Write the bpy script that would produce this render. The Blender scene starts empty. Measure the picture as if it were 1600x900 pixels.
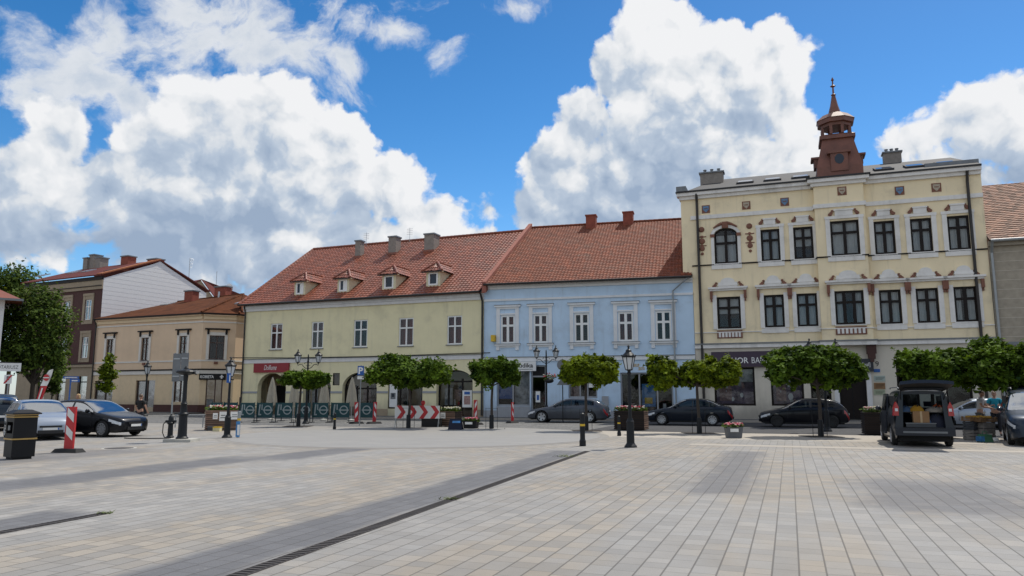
import bpy, math, random
from mathutils import Vector, Matrix, noise
R = math.radians
rnd = random.Random(11)
sc = bpy.context.scene
COL = sc.collection
pi = math.pi

# ------------------------------------------------------------------ camera
FOC = 1155.0; PITCH = R(8.2); EYE = 1.65
CP, SP = math.cos(PITCH), math.sin(PITCH)
def ray(px, py):
    u = (px - 800) / FOC; v = (450 - py) / FOC
    return Vector((u, CP - v * SP, SP + v * CP))
def at(px, py, Y):
    d = ray(px, py); t = Y / d.y
    return Vector((d.x * t, Y, EYE + d.z * t))
def gnd(px, py, z=0.0):
    d = ray(px, py); t = (z - EYE) / d.z
    return Vector((d.x * t, d.y * t, z))
def ghead(px, Y):                      # ground point under picture column px at depth Y
    d = ray(px, 640); t = Y / d.y
    return Vector((d.x * t, Y, 0))
cam_d = bpy.data.cameras.new('camera'); cam = bpy.data.objects.new('camera', cam_d); COL.objects.link(cam)
cam.location = (0, 0, EYE); cam.rotation_euler = (pi / 2 + PITCH, 0, 0)
cam_d.sensor_width = 36; cam_d.lens = 36 * FOC / 1600; cam_d.clip_start = 0.05; cam_d.clip_end = 9000
sc.camera = cam

# ------------------------------------------------------------------ shader helper
class S:
    def __init__(s, nt, o): s.nt = nt; s.o = o
    def _m(s, op, b=None, c=None, clamp=False):
        n = s.nt.nodes.new('ShaderNodeMath'); n.operation = op; n.use_clamp = clamp
        s.nt.links.new(s.o, n.inputs[0])
        for i, x in ((1, b), (2, c)):
            if x is None: continue
            if isinstance(x, S): s.nt.links.new(x.o, n.inputs[i])
            else: n.inputs[i].default_value = x
        return S(s.nt, n.outputs[0])
    def __add__(s, b): return s._m('ADD', b)
    def __sub__(s, b): return s._m('SUBTRACT', b)
    def __mul__(s, b): return s._m('MULTIPLY', b)
    def __truediv__(s, b): return s._m('DIVIDE', b)
    def rsub(s, a): return (s * -1) + a
    def floor(s): return s._m('FLOOR')
    def fract(s): return s._m('FRACT')
    def abs(s): return s._m('ABSOLUTE')
    def max(s, b): return s._m('MAXIMUM', b)
    def min(s, b): return s._m('MINIMUM', b)
    def lt(s, b): return s._m('LESS_THAN', b)
    def gt(s, b): return s._m('GREATER_THAN', b)
    def pow(s, b): return s._m('POWER', b)
    def clamp(s): return s._m('ADD', 0.0, clamp=True)
    def step(s, a, b):
        n = s.nt.nodes.new('ShaderNodeMapRange'); n.interpolation_type = 'SMOOTHSTEP'
        s.nt.links.new(s.o, n.inputs[0]); n.inputs[1].default_value = a; n.inputs[2].default_value = b
        n.inputs[3].default_value = 0; n.inputs[4].default_value = 1
        return S(s.nt, n.outputs[0])
    def lin(s, a, b, c=0.0, d=1.0):
        n = s.nt.nodes.new('ShaderNodeMapRange')
        s.nt.links.new(s.o, n.inputs[0]); n.inputs[1].default_value = a; n.inputs[2].default_value = b
        n.inputs[3].default_value = c; n.inputs[4].default_value = d
        return S(s.nt, n.outputs[0])
def lk(nt, a, sock):
    if isinstance(a, S): nt.links.new(a.o, sock)
    elif hasattr(a, 'links'): nt.links.new(a, sock)
    else: sock.default_value = a
def comb(nt, x, y, z=0.0):
    n = nt.nodes.new('ShaderNodeCombineXYZ')
    for i, v in enumerate((x, y, z)): lk(nt, v, n.inputs[i])
    return S(nt, n.outputs[0])
def sep(nt, v):
    n = nt.nodes.new('ShaderNodeSeparateXYZ'); lk(nt, v, n.inputs[0])
    return [S(nt, n.outputs[i]) for i in range(3)]
def vmath(nt, op, a, b=None, c=None):
    n = nt.nodes.new('ShaderNodeVectorMath'); n.operation = op
    for i, v in enumerate((a, b, c)):
        if v is None: continue
        if op == 'SCALE' and i == 1: lk(nt, v, n.inputs[3])
        else: lk(nt, v, n.inputs[i])
    return S(nt, n.outputs[1 if op in ('LENGTH', 'DISTANCE', 'DOT_PRODUCT') else 0])
def tnoise(nt, vec, scale, detail=3, rough=.5, color=False, dist=0.0):
    n = nt.nodes.new('ShaderNodeTexNoise'); lk(nt, vec, n.inputs['Vector'])
    n.inputs['Scale'].default_value = scale; n.inputs['Detail'].default_value = detail
    n.inputs['Roughness'].default_value = rough; n.inputs['Distortion'].default_value = dist
    return S(nt, n.outputs[1 if color else 0])
def white(nt, vec, color=False):
    n = nt.nodes.new('ShaderNodeTexWhiteNoise'); n.noise_dimensions = '3D'; lk(nt, vec, n.inputs['Vector'])
    return S(nt, n.outputs[1 if color else 0])
def mixc(nt, f, a, b, mode='MIX'):
    n = nt.nodes.new('ShaderNodeMix'); n.data_type = 'RGBA'; n.blend_type = mode
    lk(nt, f, n.inputs[0])
    for v, i in ((a, 6), (b, 7)):
        if isinstance(v, tuple) and len(v) == 3: v = (*v, 1)
        lk(nt, v, n.inputs[i])
    return S(nt, n.outputs[2])
def objco(nt):
    return S(nt, nt.nodes.new('ShaderNodeTexCoord').outputs['Object'])
def bump(nt, h, strength, dist=.02):
    n = nt.nodes.new('ShaderNodeBump'); n.inputs['Strength'].default_value = strength
    n.inputs['Distance'].default_value = dist; lk(nt, h, n.inputs['Height']); return S(nt, n.outputs[0])

MATS = {}
def newmat(name):
    m = bpy.data.materials.new(name); m.use_nodes = True
    nt = m.node_tree; bs = nt.nodes['Principled BSDF']
    MATS[name] = m
    return m, nt, bs
def M(name, col=None, rough=.6, metal=0.0, spec=.5, var=.12, scale=3.0, bmp=0.0, bscale=60.0, coat=0.0, tint=0.0, streak=0.0, base=0.0):
    """cached simple material: colour with uneven tone, optional bump, per-face tint and dirt streaks"""
    if name in MATS: return MATS[name]
    m, nt, bs = newmat(name)
    bs.inputs['Roughness'].default_value = rough; bs.inputs['Metallic'].default_value = metal
    bs.inputs['Specular IOR Level'].default_value = spec; bs.inputs['Coat Weight'].default_value = coat
    bs.inputs['Coat Roughness'].default_value = .05
    co = objco(nt)
    f = tnoise(nt, co, scale, 5, .6).lin(.25, .75, 1 - var, 1 + var)
    if tint:
        a = nt.nodes.new('ShaderNodeAttribute'); a.attribute_name = 'tint'
        f = f * S(nt, a.outputs['Fac']).lin(0, 1, 1 - tint, 1 + tint)
    c = mixc(nt, 1.0, (*col, 1), f, 'MULTIPLY')
    if streak:
        st = tnoise(nt, vmath(nt, 'MULTIPLY', co, (2.2, 2.2, .22)), 1.0, 4, .6).step(.52, .74)
        pt = tnoise(nt, co, .45, 5, .65).step(.5, .68)
        c = mixc(nt, (st * .6 + pt * .6).clamp() * streak, c, (.16, .145, .12))
    if base:                                   # splash zone of dirt along the foot of a wall
        z_ = sep(nt, co)[2]; n_ = tnoise(nt, vmath(nt, 'MULTIPLY', co, (1, 1, .5)), 1.3, 5, .65)
        c = mixc(nt, ((z_ + (n_ - .5) * 1.6).step(.1, 1.5).rsub(1.0)) * base, c, (.17, .16, .145))
    lk(nt, c, bs.inputs['Base Color'])
    if bmp: lk(nt, bump(nt, tnoise(nt, co, bscale, 3, .6), bmp, .01), bs.inputs['Normal'])
    return m

# ------------------------------------------------------------------ mesh builder
class MB:
    def __init__(s): s.v = []; s.f = []; s.mi = []; s.mats = []; s.t = []; s.tint = .5; s.g = []; s.cur = 0
    def _m(s, mat):
        if isinstance(mat, str): mat = MATS[mat]
        if mat not in s.mats: s.mats.append(mat)
        return s.mats.index(mat)
    def face(s, pts, mat):
        i = len(s.v); s.v += [tuple(p) for p in pts]
        s.f.append(tuple(range(i, i + len(pts)))); s.mi.append(s._m(mat)); s.t.append(s.tint)
    def box(s, x0, x1, y0, y1, z0, z1, mat):
        p = [(x0,y0,z0),(x1,y0,z0),(x1,y1,z0),(x0,y1,z0),(x0,y0,z1),(x1,y0,z1),(x1,y1,z1),(x0,y1,z1)]
        s.hexa(p, mat)
    def hexa(s, p, mat):
        i = len(s.v); s.v += [tuple(q) for q in p]; k = s._m(mat)
        for f in ((0,3,2,1),(4,5,6,7),(0,1,5,4),(1,2,6,5),(2,3,7,6),(3,0,4,7)):
            s.f.append(tuple(i + q for q in f)); s.mi.append(k); s.t.append(s.tint)
    def frustum(s, x0, x1, y0, y1, z0, z1, d, mat, d2=None):   # box whose top is inset by d
        d2 = d if d2 is None else d2
        s.hexa([(x0,y0,z0),(x1,y0,z0),(x1,y1,z0),(x0,y1,z0),(x0+d,y0+d2,z1),(x1-d,y0+d2,z1),(x1-d,y1-d2,z1),(x0+d,y1-d2,z1)], mat)
    def grid(s, rows, mat, close=False):
        i = len(s.v); n = len(rows[0]); k = s._m(mat)
        for r in rows: s.v += [tuple(p) for p in r]
        for a in range(len(rows) - 1):
            for b in range(n if close else n - 1):
                c = (b + 1) % n
                s.f.append((i+a*n+b, i+a*n+c, i+(a+1)*n+c, i+(a+1)*n+b)); s.mi.append(k); s.t.append(s.tint)
    def tube(s, pts, r, mat, n=8, cap=True):
        pts = [Vector(p) for p in pts]; rr = r if isinstance(r, (list, tuple)) else [r] * len(pts)
        rows = []; prev = None
        for i, p in enumerate(pts):
            d = (pts[min(i+1, len(pts)-1)] - pts[max(i-1, 0)]).normalized()
            ref = Vector((0,0,1)) if abs(d.z) < .9 else Vector((1,0,0))
            if prev is None: a = d.cross(ref).normalized()
            else: a = (prev - d * prev.dot(d)).normalized()
            prev = a; b = d.cross(a)
            rows.append([p + (a*math.cos(2*pi*j/n) + b*math.sin(2*pi*j/n)) * rr[i] for j in range(n)])
        s.grid(rows, mat, True)
        if cap: s.face(rows[0][::-1], mat); s.face(rows[-1], mat)
    def lathe(s, prof, mat, c=(0,0,0), n=12, sq=False, rot=0.0):
        rows = []
        for r, z in prof:
            rows.append([(c[0]+r*math.cos(2*pi*j/n+rot), c[1]+r*math.sin(2*pi*j/n+rot), c[2]+z) for j in range(n)])
        s.grid(rows, mat, True); s.face(rows[0][::-1], mat); s.face(rows[-1], mat)
    def prism(s, poly, y0, y1, mat):     # polygon in x,z pushed through y
        a = [(x, y0, z) for x, z in poly]; b = [(x, y1, z) for x, z in poly]
        s.face(a, mat); s.face(b[::-1], mat); n = len(poly)
        for i in range(n):
            j = (i+1) % n; s.face([a[i], b[i], b[j], a[j]], mat)
    def sphere(s, c, r, mat, nu=10, nv=7, sc3=(1,1,1)):
        rows = []
        for a in range(nv + 1):
            th = pi * a / nv
            rows.append([(c[0]+r*sc3[0]*math.sin(th)*math.cos(2*pi*b/nu), c[1]+r*sc3[1]*math.sin(th)*math.sin(2*pi*b/nu), c[2]-r*sc3[2]*math.cos(th)) for b in range(nu)])
        s.grid(rows, mat, True)
    def new(s):                              # what follows is a separate piece
        s.g += [s.cur] * (len(s.f) - len(s.g)); s.cur += 1
    def build_each(s, name, parent=None, **kw):
        s.new(); out = []
        for k in sorted(set(s.g)):
            b = MB(); b.mats = s.mats; ids = {}
            for f, m, t, gk in zip(s.f, s.mi, s.t, s.g):
                if gk != k: continue
                for i in f:
                    if i not in ids: ids[i] = len(b.v); b.v.append(s.v[i])
                b.f.append(tuple(ids[i] for i in f)); b.mi.append(m); b.t.append(t)
            out.append(b.build(name, parent, **kw))
        return out
    def build(s, name, parent=None, smooth=False, merge=False, fixn=True):
        me = bpy.data.meshes.new(name); me.from_pydata(s.v, [], s.f)
        for m in s.mats: me.materials.append(m)
        me.polygons.foreach_set('material_index', s.mi)
        at_ = me.attributes.new('tint', 'FLOAT', 'FACE'); at_.data.foreach_set('value', s.t)
        if smooth: me.polygons.foreach_set('use_smooth', [True] * len(me.polygons))
        me.update()
        if merge or fixn:
            import bmesh
            b = bmesh.new(); b.from_mesh(me)
            if merge: bmesh.ops.remove_doubles(b, verts=b.verts, dist=1e-4)
            if fixn and len(b.faces) < 4000: bmesh.ops.recalc_face_normals(b, faces=b.faces)
            b.to_mesh(me); b.free()
        if smooth and hasattr(me, 'set_sharp_from_angle'): me.set_sharp_from_angle(angle=R(38))
        o = bpy.data.objects.new(name, me); COL.objects.link(o)
        if parent: o.parent = parent
        return o
def tag(o, label=None, cat=None, group=None, kind=None):
    if label: o['label'] = label
    if cat: o['category'] = cat
    if group: o['group'] = group
    if kind: o['kind'] = kind
    return o
def thing(name, label, cat, loc=(0,0,0), rz=0.0, group=None):
    o = bpy.data.objects.new(name, None); COL.objects.link(o); o.empty_display_size = .3
    o.location = loc; o.rotation_euler = (0, 0, rz)
    return tag(o, label, cat, group)
def dup(root, loc, rz=0.0, label=None, s=1.0):
    def cp(o, par):
        c = o.copy(); COL.objects.link(c)
        if par is not None: c.parent = par
        for ch in list(o.children): cp(ch, c)
        return c
    r = cp(root, None); r.location = loc; r.rotation_euler = (0, 0, rz); r.scale = (s, s, s)
    if label: r['label'] = label
    return r
def lettering(body, parent, x, y, z, height, mat, width=None, align='CENTER', shear=0.0, name='lettering', depth=.008, bold=0.0, rot=(pi/2,0,0)):
    cu = bpy.data.curves.new(name, 'FONT'); cu.body = body; cu.size = 1.0; cu.align_x = align; cu.align_y = 'CENTER'
    cu.extrude = 0.0; cu.shear = shear; cu.offset = bold; cu.resolution_u = 3
    to = bpy.data.objects.new(name, cu); COL.objects.link(to)
    bpy.context.view_layer.update()
    me = bpy.data.meshes.new_from_object(to.evaluated_get(bpy.context.evaluated_depsgraph_get()))
    bpy.data.objects.remove(to); bpy.data.curves.remove(cu)
    xs = [v.co.x for v in me.vertices]; ys = [v.co.y for v in me.vertices]
    sy = height / max(1e-6, max(ys) - min(ys)); cy = (max(ys) + min(ys)) / 2
    sx = sy if width is None else width / (max(xs) - min(xs)); cx = (max(xs) + min(xs)) / 2 if align == 'CENTER' else min(xs)
    for v in me.vertices: v.co = ((v.co.x - cx) * sx, (v.co.y - cy) * sy, v.co.z)
    me.materials.clear(); me.materials.append(MATS[mat] if isinstance(mat, str) else mat)
    o = bpy.data.objects.new(name, me); COL.objects.link(o); o.parent = parent
    o.location = (x, y, z); o.rotation_euler = rot
    return o

# ------------------------------------------------------------------ common materials
M('poster_tone', (.35, .22, .2), .8, var=.6, scale=6)
M('white_paint', (.74, .74, .73), .55, var=.05); M('dark_metal', (.009, .011, .014), .5, var=.2, spec=.3)
M('black', (.008, .008, .009), .8, var=0); M('steel', (.42, .43, .44), .4, metal=.8, var=.1)
M('grey_metal', (.16, .17, .18), .5, metal=.4, var=.15); M('white_frame', (.78, .78, .77), .4, var=.03)
M('dark_frame', (.012, .008, .007), .5, var=.15, spec=.2); M('trim_white', (.70, .69, .68), .7, var=.08, streak=.15)
M('rust_sheet', (.10, .032, .022), .5, var=.2, scale=2); M('corbel_brown', (.06, .022, .016), .7, var=.2); M('terracotta', (.20, .085, .055), .75, var=.25)
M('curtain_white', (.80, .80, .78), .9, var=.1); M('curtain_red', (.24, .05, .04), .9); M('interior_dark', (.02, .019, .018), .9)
M('lamp_glass', (.55, .58, .6), .25, var=.08); M('paper', (.8, .8, .78), .8, var=.04); M('gold', (.46, .3, .1), .4, metal=.6)
M('red_paint', (.48, .02, .025), .45, var=.1); M('rubber', (.014, .014, .015), .85); M('concrete', (.42, .41, .37), .9, var=.15, bmp=.3)
M('pipe', (.3, .32, .33), .45, metal=.6); M('dark_pipe', (.02, .016, .014), .5); M('red_brick', (.26, .07, .045), .9, var=.25, bmp=.3)
M('zinc', (.18, .19, .2), .5, metal=.5, var=.2); M('wood_dark_and_shade', (.024, .015, .012), .7, tint=.35, spec=.3); M('wood_mid', (.19, .115, .08), .7, var=.25, tint=.35)
M('cardboard', (.25, .145, .07), .85); M('yellow', (.65, .42, .02), .5); M('blue_sign', (.01, .09, .35), .4, var=.04); M('navy_cloth', (.01, .013, .03), .9)
def glass_mat():
    m, nt, bs = newmat('pane_glass')
    nt.nodes.remove(bs); out = nt.nodes['Material Output']
    tr = nt.nodes.new('ShaderNodeBsdfTransparent'); tr.inputs[0].default_value = (.80, .82, .83, 1)
    gl = nt.nodes.new('ShaderNodeBsdfGlossy'); gl.inputs['Roughness'].default_value = .03
    lw = nt.nodes.new('ShaderNodeFresnel'); lw.inputs[0].default_value = 1.52
    co = objco(nt); lk(nt, bump(nt, tnoise(nt, co, 1.6, 2), .10, .05), gl.inputs['Normal'])
    mx = nt.nodes.new('ShaderNodeMixShader')
    lk(nt, (S(nt, lw.outputs[0]) * .55 + .005).clamp(), mx.inputs[0])
    nt.links.new(tr.outputs[0], mx.inputs[1]); nt.links.new(gl.outputs[0], mx.inputs[2]); nt.links.new(mx.outputs[0], out.inputs[0])
glass_mat()
def car_glass_mat():
    m, nt, bs = newmat('car_glass'); nt.nodes.remove(bs); out = nt.nodes['Material Output']
    tr = nt.nodes.new('ShaderNodeBsdfTransparent'); tr.inputs[0].default_value = (.26, .31, .33, 1)
    gl = nt.nodes.new('ShaderNodeBsdfGlossy'); gl.inputs['Roughness'].default_value = .04; fr = nt.nodes.new('ShaderNodeFresnel'); fr.inputs[0].default_value = 1.5
    mx = nt.nodes.new('ShaderNodeMixShader'); lk(nt, (S(nt, fr.outputs[0]) * .6).clamp(), mx.inputs[0])
    nt.links.new(tr.outputs[0], mx.inputs[1]); nt.links.new(gl.outputs[0], mx.inputs[2]); nt.links.new(mx.outputs[0], out.inputs[0])
car_glass_mat()
M('blue_glass', (.015, .026, .045), .12, spec=.4, var=0)

# ------------------------------------------------------------------ light and sky
SUN_EL = R(58); SUN_DIR = Vector((.67 * math.cos(SUN_EL), .742 * math.cos(SUN_EL), math.sin(SUN_EL))).normalized()
sd = bpy.data.lights.new('sun', 'SUN'); so = bpy.data.objects.new('sun', sd); COL.objects.link(so)
sd.energy = 5.0; sd.angle = R(.53); sd.color = (1, .945, .85)
so.rotation_euler = (-SUN_DIR).to_track_quat('-Z', 'Y').to_euler()
def azel(px, py):
    d = ray(px, py); return math.atan2(d.x, d.y), math.atan2(d.z, math.hypot(d.x, d.y))
CUMULUS = [  # centre and size of each billow in the sky of the photograph
 (1025,40,75,62),(975,110,70,60),(1120,95,90,70),(1205,105,72,68),(1228,170,54,80),(1085,180,150,110),(915,185,58,52),(880,260,70,66),(1000,265,140,90),
 (1165,275,125,80),(850,320,55,60),(965,345,140,70),(1120,345,160,60),(1010,-10,45,40),(1240,250,44,60),
 (325,185,90,62),(420,180,110,68),(525,225,85,62),(455,265,150,95),(600,290,85,58),(335,305,150,95),(665,335,75,42),(300,385,150,60),(460,375,210,70),
 (235,225,65,48),(755,335,42,26),(640,390,160,60),
 (85,205,58,56),(55,285,90,70),(160,290,85,58),(225,310,50,40),(20,350,100,52),(90,375,75,36),(5,395,30,18),
 (1400,232,60,24),(1450,215,70,34),(1515,195,95,50),(700,390,120,45),(1080,420,220,60),(850,400,60,50),(300,440,120,40),(1600,185,110,66),(1700,190,120,80),(1540,268,110,22),(1610,262,70,26),(1480,250,90,26),(1760,250,160,50)]
WISPS = [(150,120,90,50),(215,160,90,60),(270,40,110,75),(390,55,110,80),(470,85,70,50),(180,40,60,60),(320,130,120,50),(620,40,85,48),(550,25,70,40),(665,62,48,26),(820,12,34,13),
 (110,170,70,36),(540,90,60,40),(20,30,60,30),(225,190,80,70),(712,60,26,18)]
def build_world():
    w = bpy.data.worlds.new('World'); sc.world = w; w.use_nodes = True
    nt = w.node_tree; nt.nodes.clear()
    out = nt.nodes.new('ShaderNodeOutputWorld'); bg = nt.nodes.new('ShaderNodeBackground')
    sky = nt.nodes.new('ShaderNodeTexSky'); sky.sky_type = 'NISHITA'; sky.sun_disc = False
    sky.sun_elevation = SUN_EL; sky.sun_rotation = math.atan2(SUN_DIR.x, SUN_DIR.y)
    sky.air_density = 1.0; sky.dust_density = .35; sky.ozone_density = 3.0; sky.altitude = 300
    hs = nt.nodes.new('ShaderNodeHueSaturation'); nt.links.new(sky.outputs[0], hs.inputs['Color'])
    hs.inputs['Saturation'].default_value = SKY_SAT; hs.inputs['Value'].default_value = SKY_VAL
    tc = nt.nodes.new('ShaderNodeTexCoord'); d = S(nt, tc.outputs['Generated'])
    x, y, z = sep(nt, d)
    az = x._m('ARCTAN2', y); hl = vmath(nt, 'LENGTH', comb(nt, x, y)); el = z._m('ARCTAN2', hl)
    p0 = comb(nt, az, el)
    # one node group holds the billow field, evaluated at the point and a step towards the sun
    def group(name, blobs, k):
        g = bpy.data.node_groups.new(name, 'ShaderNodeTree')
        g.interface.new_socket('P', in_out='INPUT', socket_type='NodeSocketVector')
        g.interface.new_socket('F', in_out='OUTPUT', socket_type='NodeSocketFloat')
        gi = g.nodes.new('NodeGroupInput'); go = g.nodes.new('NodeGroupOutput'); acc = None
        for (cx, cy, rx, ry) in blobs:
            a, e = azel(cx, cy); ra = rx / FOC * math.cos(a); re = ry / FOC
            v = vmath(g, 'MULTIPLY_ADD', gi.outputs[0], (1/ra, 1/re, 0), (-a/ra, -e/re, 0))
            l = (vmath(g, 'LENGTH', v).rsub(1.0)) * (min(rx, ry) / 60.0)
            acc = l if acc is None else acc._m('SMOOTH_MAX', l, k)
        lk(g, acc, go.inputs[0]); return g
    G1 = group('billow_field', CUMULUS, .25); G2 = group('wisp_field', WISPS, .3)
    def inst(g, v):
        n = nt.nodes.new('ShaderNodeGroup'); n.node_tree = g; lk(nt, v, n.inputs[0]); return S(nt, n.outputs[0])
    def billow(p):                                     # cauliflower noise: rounded cells at several sizes
        n = nt.nodes.new('ShaderNodeTexVoronoi'); n.feature = 'SMOOTH_F1'; n.voronoi_dimensions = '2D'
        n.normalize = True; lk(nt, p, n.inputs['Vector'])
        n.inputs['Scale'].default_value = 17; n.inputs['Detail'].default_value = 3.4; n.inputs['Roughness'].default_value = .50
        n.inputs['Lacunarity'].default_value = 2.1; n.inputs['Smoothness'].default_value = .35
        return S(nt, n.outputs[0]).rsub(1.0)
    def warp(p):
        nz = tnoise(nt, p, 9, 6, .6, True)
        return vmath(nt, 'MULTIPLY_ADD', vmath(nt, 'SUBTRACT', nz, (.5,.5,.5)), (.06,.05,0), p)
    pw = warp(p0)
    nz2 = tnoise(nt, pw, 26, 6, .62)
    b0 = billow(pw)
    f0 = inst(G1, pw); den = f0 * 1.0 + (b0 - .74) * 1.15 + (nz2 - .5) * .55
    soff = (.014, .02, 0)
    pw1 = vmath(nt, 'ADD', pw, soff)
    b1 = billow(pw1); f1 = inst(G1, vmath(nt, 'ADD', pw, (.05, .06, 0)))
    a1 = den.step(-.04, .17)
    edge = den.step(.0, .95).rsub(1.0)
    big = tnoise(nt, p0, 8.5, 3, .5)
    light = (b0 - b1) * 1.6 + (f0 - f1).lin(-.7, .7, -.40, .40) + .49 + edge * .40 + (big - .5) * .5 + (nz2 - .5) * .16 + (b0 - .74) * .7 + el.lin(R(9), R(27), -.20, .15)
    # thinner broken cloud
    n3 = tnoise(nt, vmath(nt, 'MULTIPLY', pw, (1, 1.25, 1)), 7.5, 9, .62, dist=.4)
    fw = inst(G2, pw); dw = fw * .75 + (n3 - .5) * 3.3 - .05
    aw = dw.step(-.05, .55) * .93
    lw = dw.lin(0, 1.1, .95, .62) + (nz2 - .5) * .5
    # sky out of view: noise cloud, cover raised to brighten the shaded facades
    xy = vmath(nt, 'MULTIPLY', d, (1, 1, 2.0)); n4 = tnoise(nt, xy, 2.6, 8, .6)
    outside = (az.abs().step(R(42), R(60))).max(el.step(R(36), R(50)))
    a4 = n4.step(.40, .54) * outside * .97
    l4 = n4.lin(.42, .8, 1.0, .6)
    hz = el.step(R(.5), R(9)).rsub(1.0)                 # pale air low over the horizon
    col_s = vmath(nt, 'SCALE', S(nt, hs.outputs[0]), el.lin(R(8), R(30), 1.04, .84))
    def cloudcol(l):
        r = nt.nodes.new('ShaderNodeValToRGB'); lk(nt, l * .86 + .05, r.inputs[0]); e = r.color_ramp.elements
        k = CLOUD
        e[0].position = .12; e[0].color = (.38*k, .49*k, .66*k, 1); e[1].position = .98; e[1].color = (1.04*k, 1.05*k, 1.07*k, 1)
        m = e.new(.5); m.color = (.57*k, .67*k, .81*k, 1); m2 = e.new(.72); m2.color = (.86*k, .90*k, .95*k, 1)
        return S(nt, r.outputs[0])
    c = mixc(nt, hz * .55, col_s, (.55*CLOUD, .70*CLOUD, .88*CLOUD))
    c = mixc(nt, a4, c, vmath(nt, 'SCALE', cloudcol(l4), 1.0)); c = mixc(nt, aw, c, cloudcol(lw)); c = mixc(nt, a1, c, cloudcol(light))
    lk(nt, c, bg.inputs[0]); bg.inputs[1].default_value = .1
    nt.links.new(bg.outputs[0], out.inputs[0])
    w.cycles.sampling_method = 'MANUAL'; w.cycles.sample_map_resolution = 512
SKY_SAT = 1.36; SKY_VAL = 1.72; CLOUD = 10.3
build_world()
vs = sc.view_settings; vs.view_transform = 'Standard'; vs.look = 'None'; vs.gamma = 1; vs.use_curve_mapping = False; vs.exposure = -0.28
sc.cycles.use_denoising = True; sc.cycles.max_bounces = 8; sc.cycles.transparent_max_bounces = 16
sc.cycles.sample_clamp_indirect = 6.0; sc.cycles.caustics_reflective = False; sc.cycles.caustics_refractive = False
M('poster_purple', (.16, .11, .15), .5, var=.8, scale=2.2); M('pale_poster_and_reflection', (.48, .48, .48), .6, var=.7, scale=2.4); M('blue_paint', (.05, .22, .5), .5, var=.5, scale=3)
M('steel_frame', (.30, .31, .33), .5, metal=.3); M('terracotta_wall', (.30, .11, .08), .85, var=.2); M('wood_frame', (.07, .032, .022), .5)
# ------------------------------------------------------------------ ground
GRID = R(20.4)
def grid_uv(p): return (p.x * math.cos(GRID) - p.y * math.sin(GRID), p.x * math.sin(GRID) + p.y * math.cos(GRID))
def paver_material():
    m, nt, bs = newmat('granite_pavers')
    co = objco(nt); x, y, z = sep(nt, co)
    W = .24; row = (x / W).floor(); fx = (x / W).fract()
    r1 = white(nt, comb(nt, row, 3.0, 1.0))
    LN = .58; yy = y / LN + r1 * 7.0; cell = yy.floor(); fy = yy.fract()
    sp = white(nt, comb(nt, row, cell, 5.0)).lin(0, 1, .36, .64)
    second = fy.gt(sp); sid = second * 1.0
    stone = white(nt, comb(nt, row, cell * 2.0 + sid, 9.0)); stone2 = white(nt, comb(nt, row, cell * 2.0 + sid, 17.0))
    dx = fx.min(fx.rsub(1.0)) * W
    dy = (fy.min(fy.rsub(1.0))).min((fy - sp).abs()) * LN
    joint = (dx.step(.004, .012)).min(dy.step(.001, .006))       # 0 in the joint
    # big zones of tone: whiter left of the channel, beige and grey patches
    zone = tnoise(nt, comb(nt, x * .09, y * .16, 0.0), 1.0, 3, .55); zone2 = tnoise(nt, comb(nt, x * .5, y * .16, 4.0), 1.0, 3, .6)
    base = mixc(nt, stone2.step(.25, .8), (.246, .231, .210), (.284, .253, .213))
    base = mixc(nt, zone2.step(.42, .62) * .75, base, (.255, .252, .247))
    tone = stone.lin(0, 1, .91, 1.09) * zone.lin(.3, .7, .90, 1.10)
    left = x.step(-9.5, -7.4).rsub(1.0) * y.step(9.0, 15.0).rsub(1.0)
    tone = tone * (left * stone2.step(.15, .5) * .16 + 1.0)
    fine = tnoise(nt, co, 130, 3, .7).lin(.3, .7, .80, 1.20)
    blot = tnoise(nt, co, 2.3, 5, .65).lin(.3, .7, .94, 1.05)
    c = mixc(nt, 1.0, base, tone * fine * blot, 'MULTIPLY')
    # darker granite inlays with worn, uneven edges
    wob = tnoise(nt, co, .9, 5, .65) - .5; wob2 = tnoise(nt, comb(nt, x * 3.0, y * .8, 2.0), 1.0, 4, .6) - .5
    def rect(x0, x1, y0, y1, sx, sy, wv=1.2, sh=0.0):
        xa = x + (y - y1) * sh + wob2 * wv; ya = y + wob * wv * 1.4
        a = xa.step(x0 - sx, x0 + sx) * xa.step(x1 - sx, x1 + sx).rsub(1.0)
        return a * ya.step(y0 - sy, y0 + sy) * ya.step(y1 - sy, y1 + sy).rsub(1.0)
    mask = None
    for (x0, x1, y0, y1, sx, sy, wv, k, *sh) in INLAY:
        q = rect(x0, x1, y0, y1, sx, sy, wv, *sh) * k
        mask = q if mask is None else mask.max(q)
    g = tnoise(nt, co, 60, 3, .7).lin(.3, .7, .82, 1.2) * (stone * .16 + .92)
    dark = mixc(nt, 1.0, (.125, .126, .134), g, 'MULTIPLY')
    c = mixc(nt, mask.clamp(), c, dark)
    spots = tnoise(nt, co, 5.0, 2, .5).step(.70, .73) * .35 + tnoise(nt, co, .35, 6, .7).step(.52, .68) * .22
    c = mixc(nt, spots.clamp(), c, (.22, .215, .21))
    far = y.step(7.0, 24.0)
    c = mixc(nt, (joint.rsub(1.0)) * (far * -.25 + .68), c, (.055, .050, .045))
    lk(nt, c, bs.inputs['Base Color'])
    bs.inputs['Roughness'].default_value = .78; bs.inputs['Specular IOR Level'].default_value = .35
    h = joint * .7 + tnoise(nt, co, 260, 2, .6) * .22 + stone * .12
    lk(nt, bump(nt, h, .55, .008), bs.inputs['Normal'])
    return m
def gq(px, py): return grid_uv(gnd(px, py))
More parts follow.
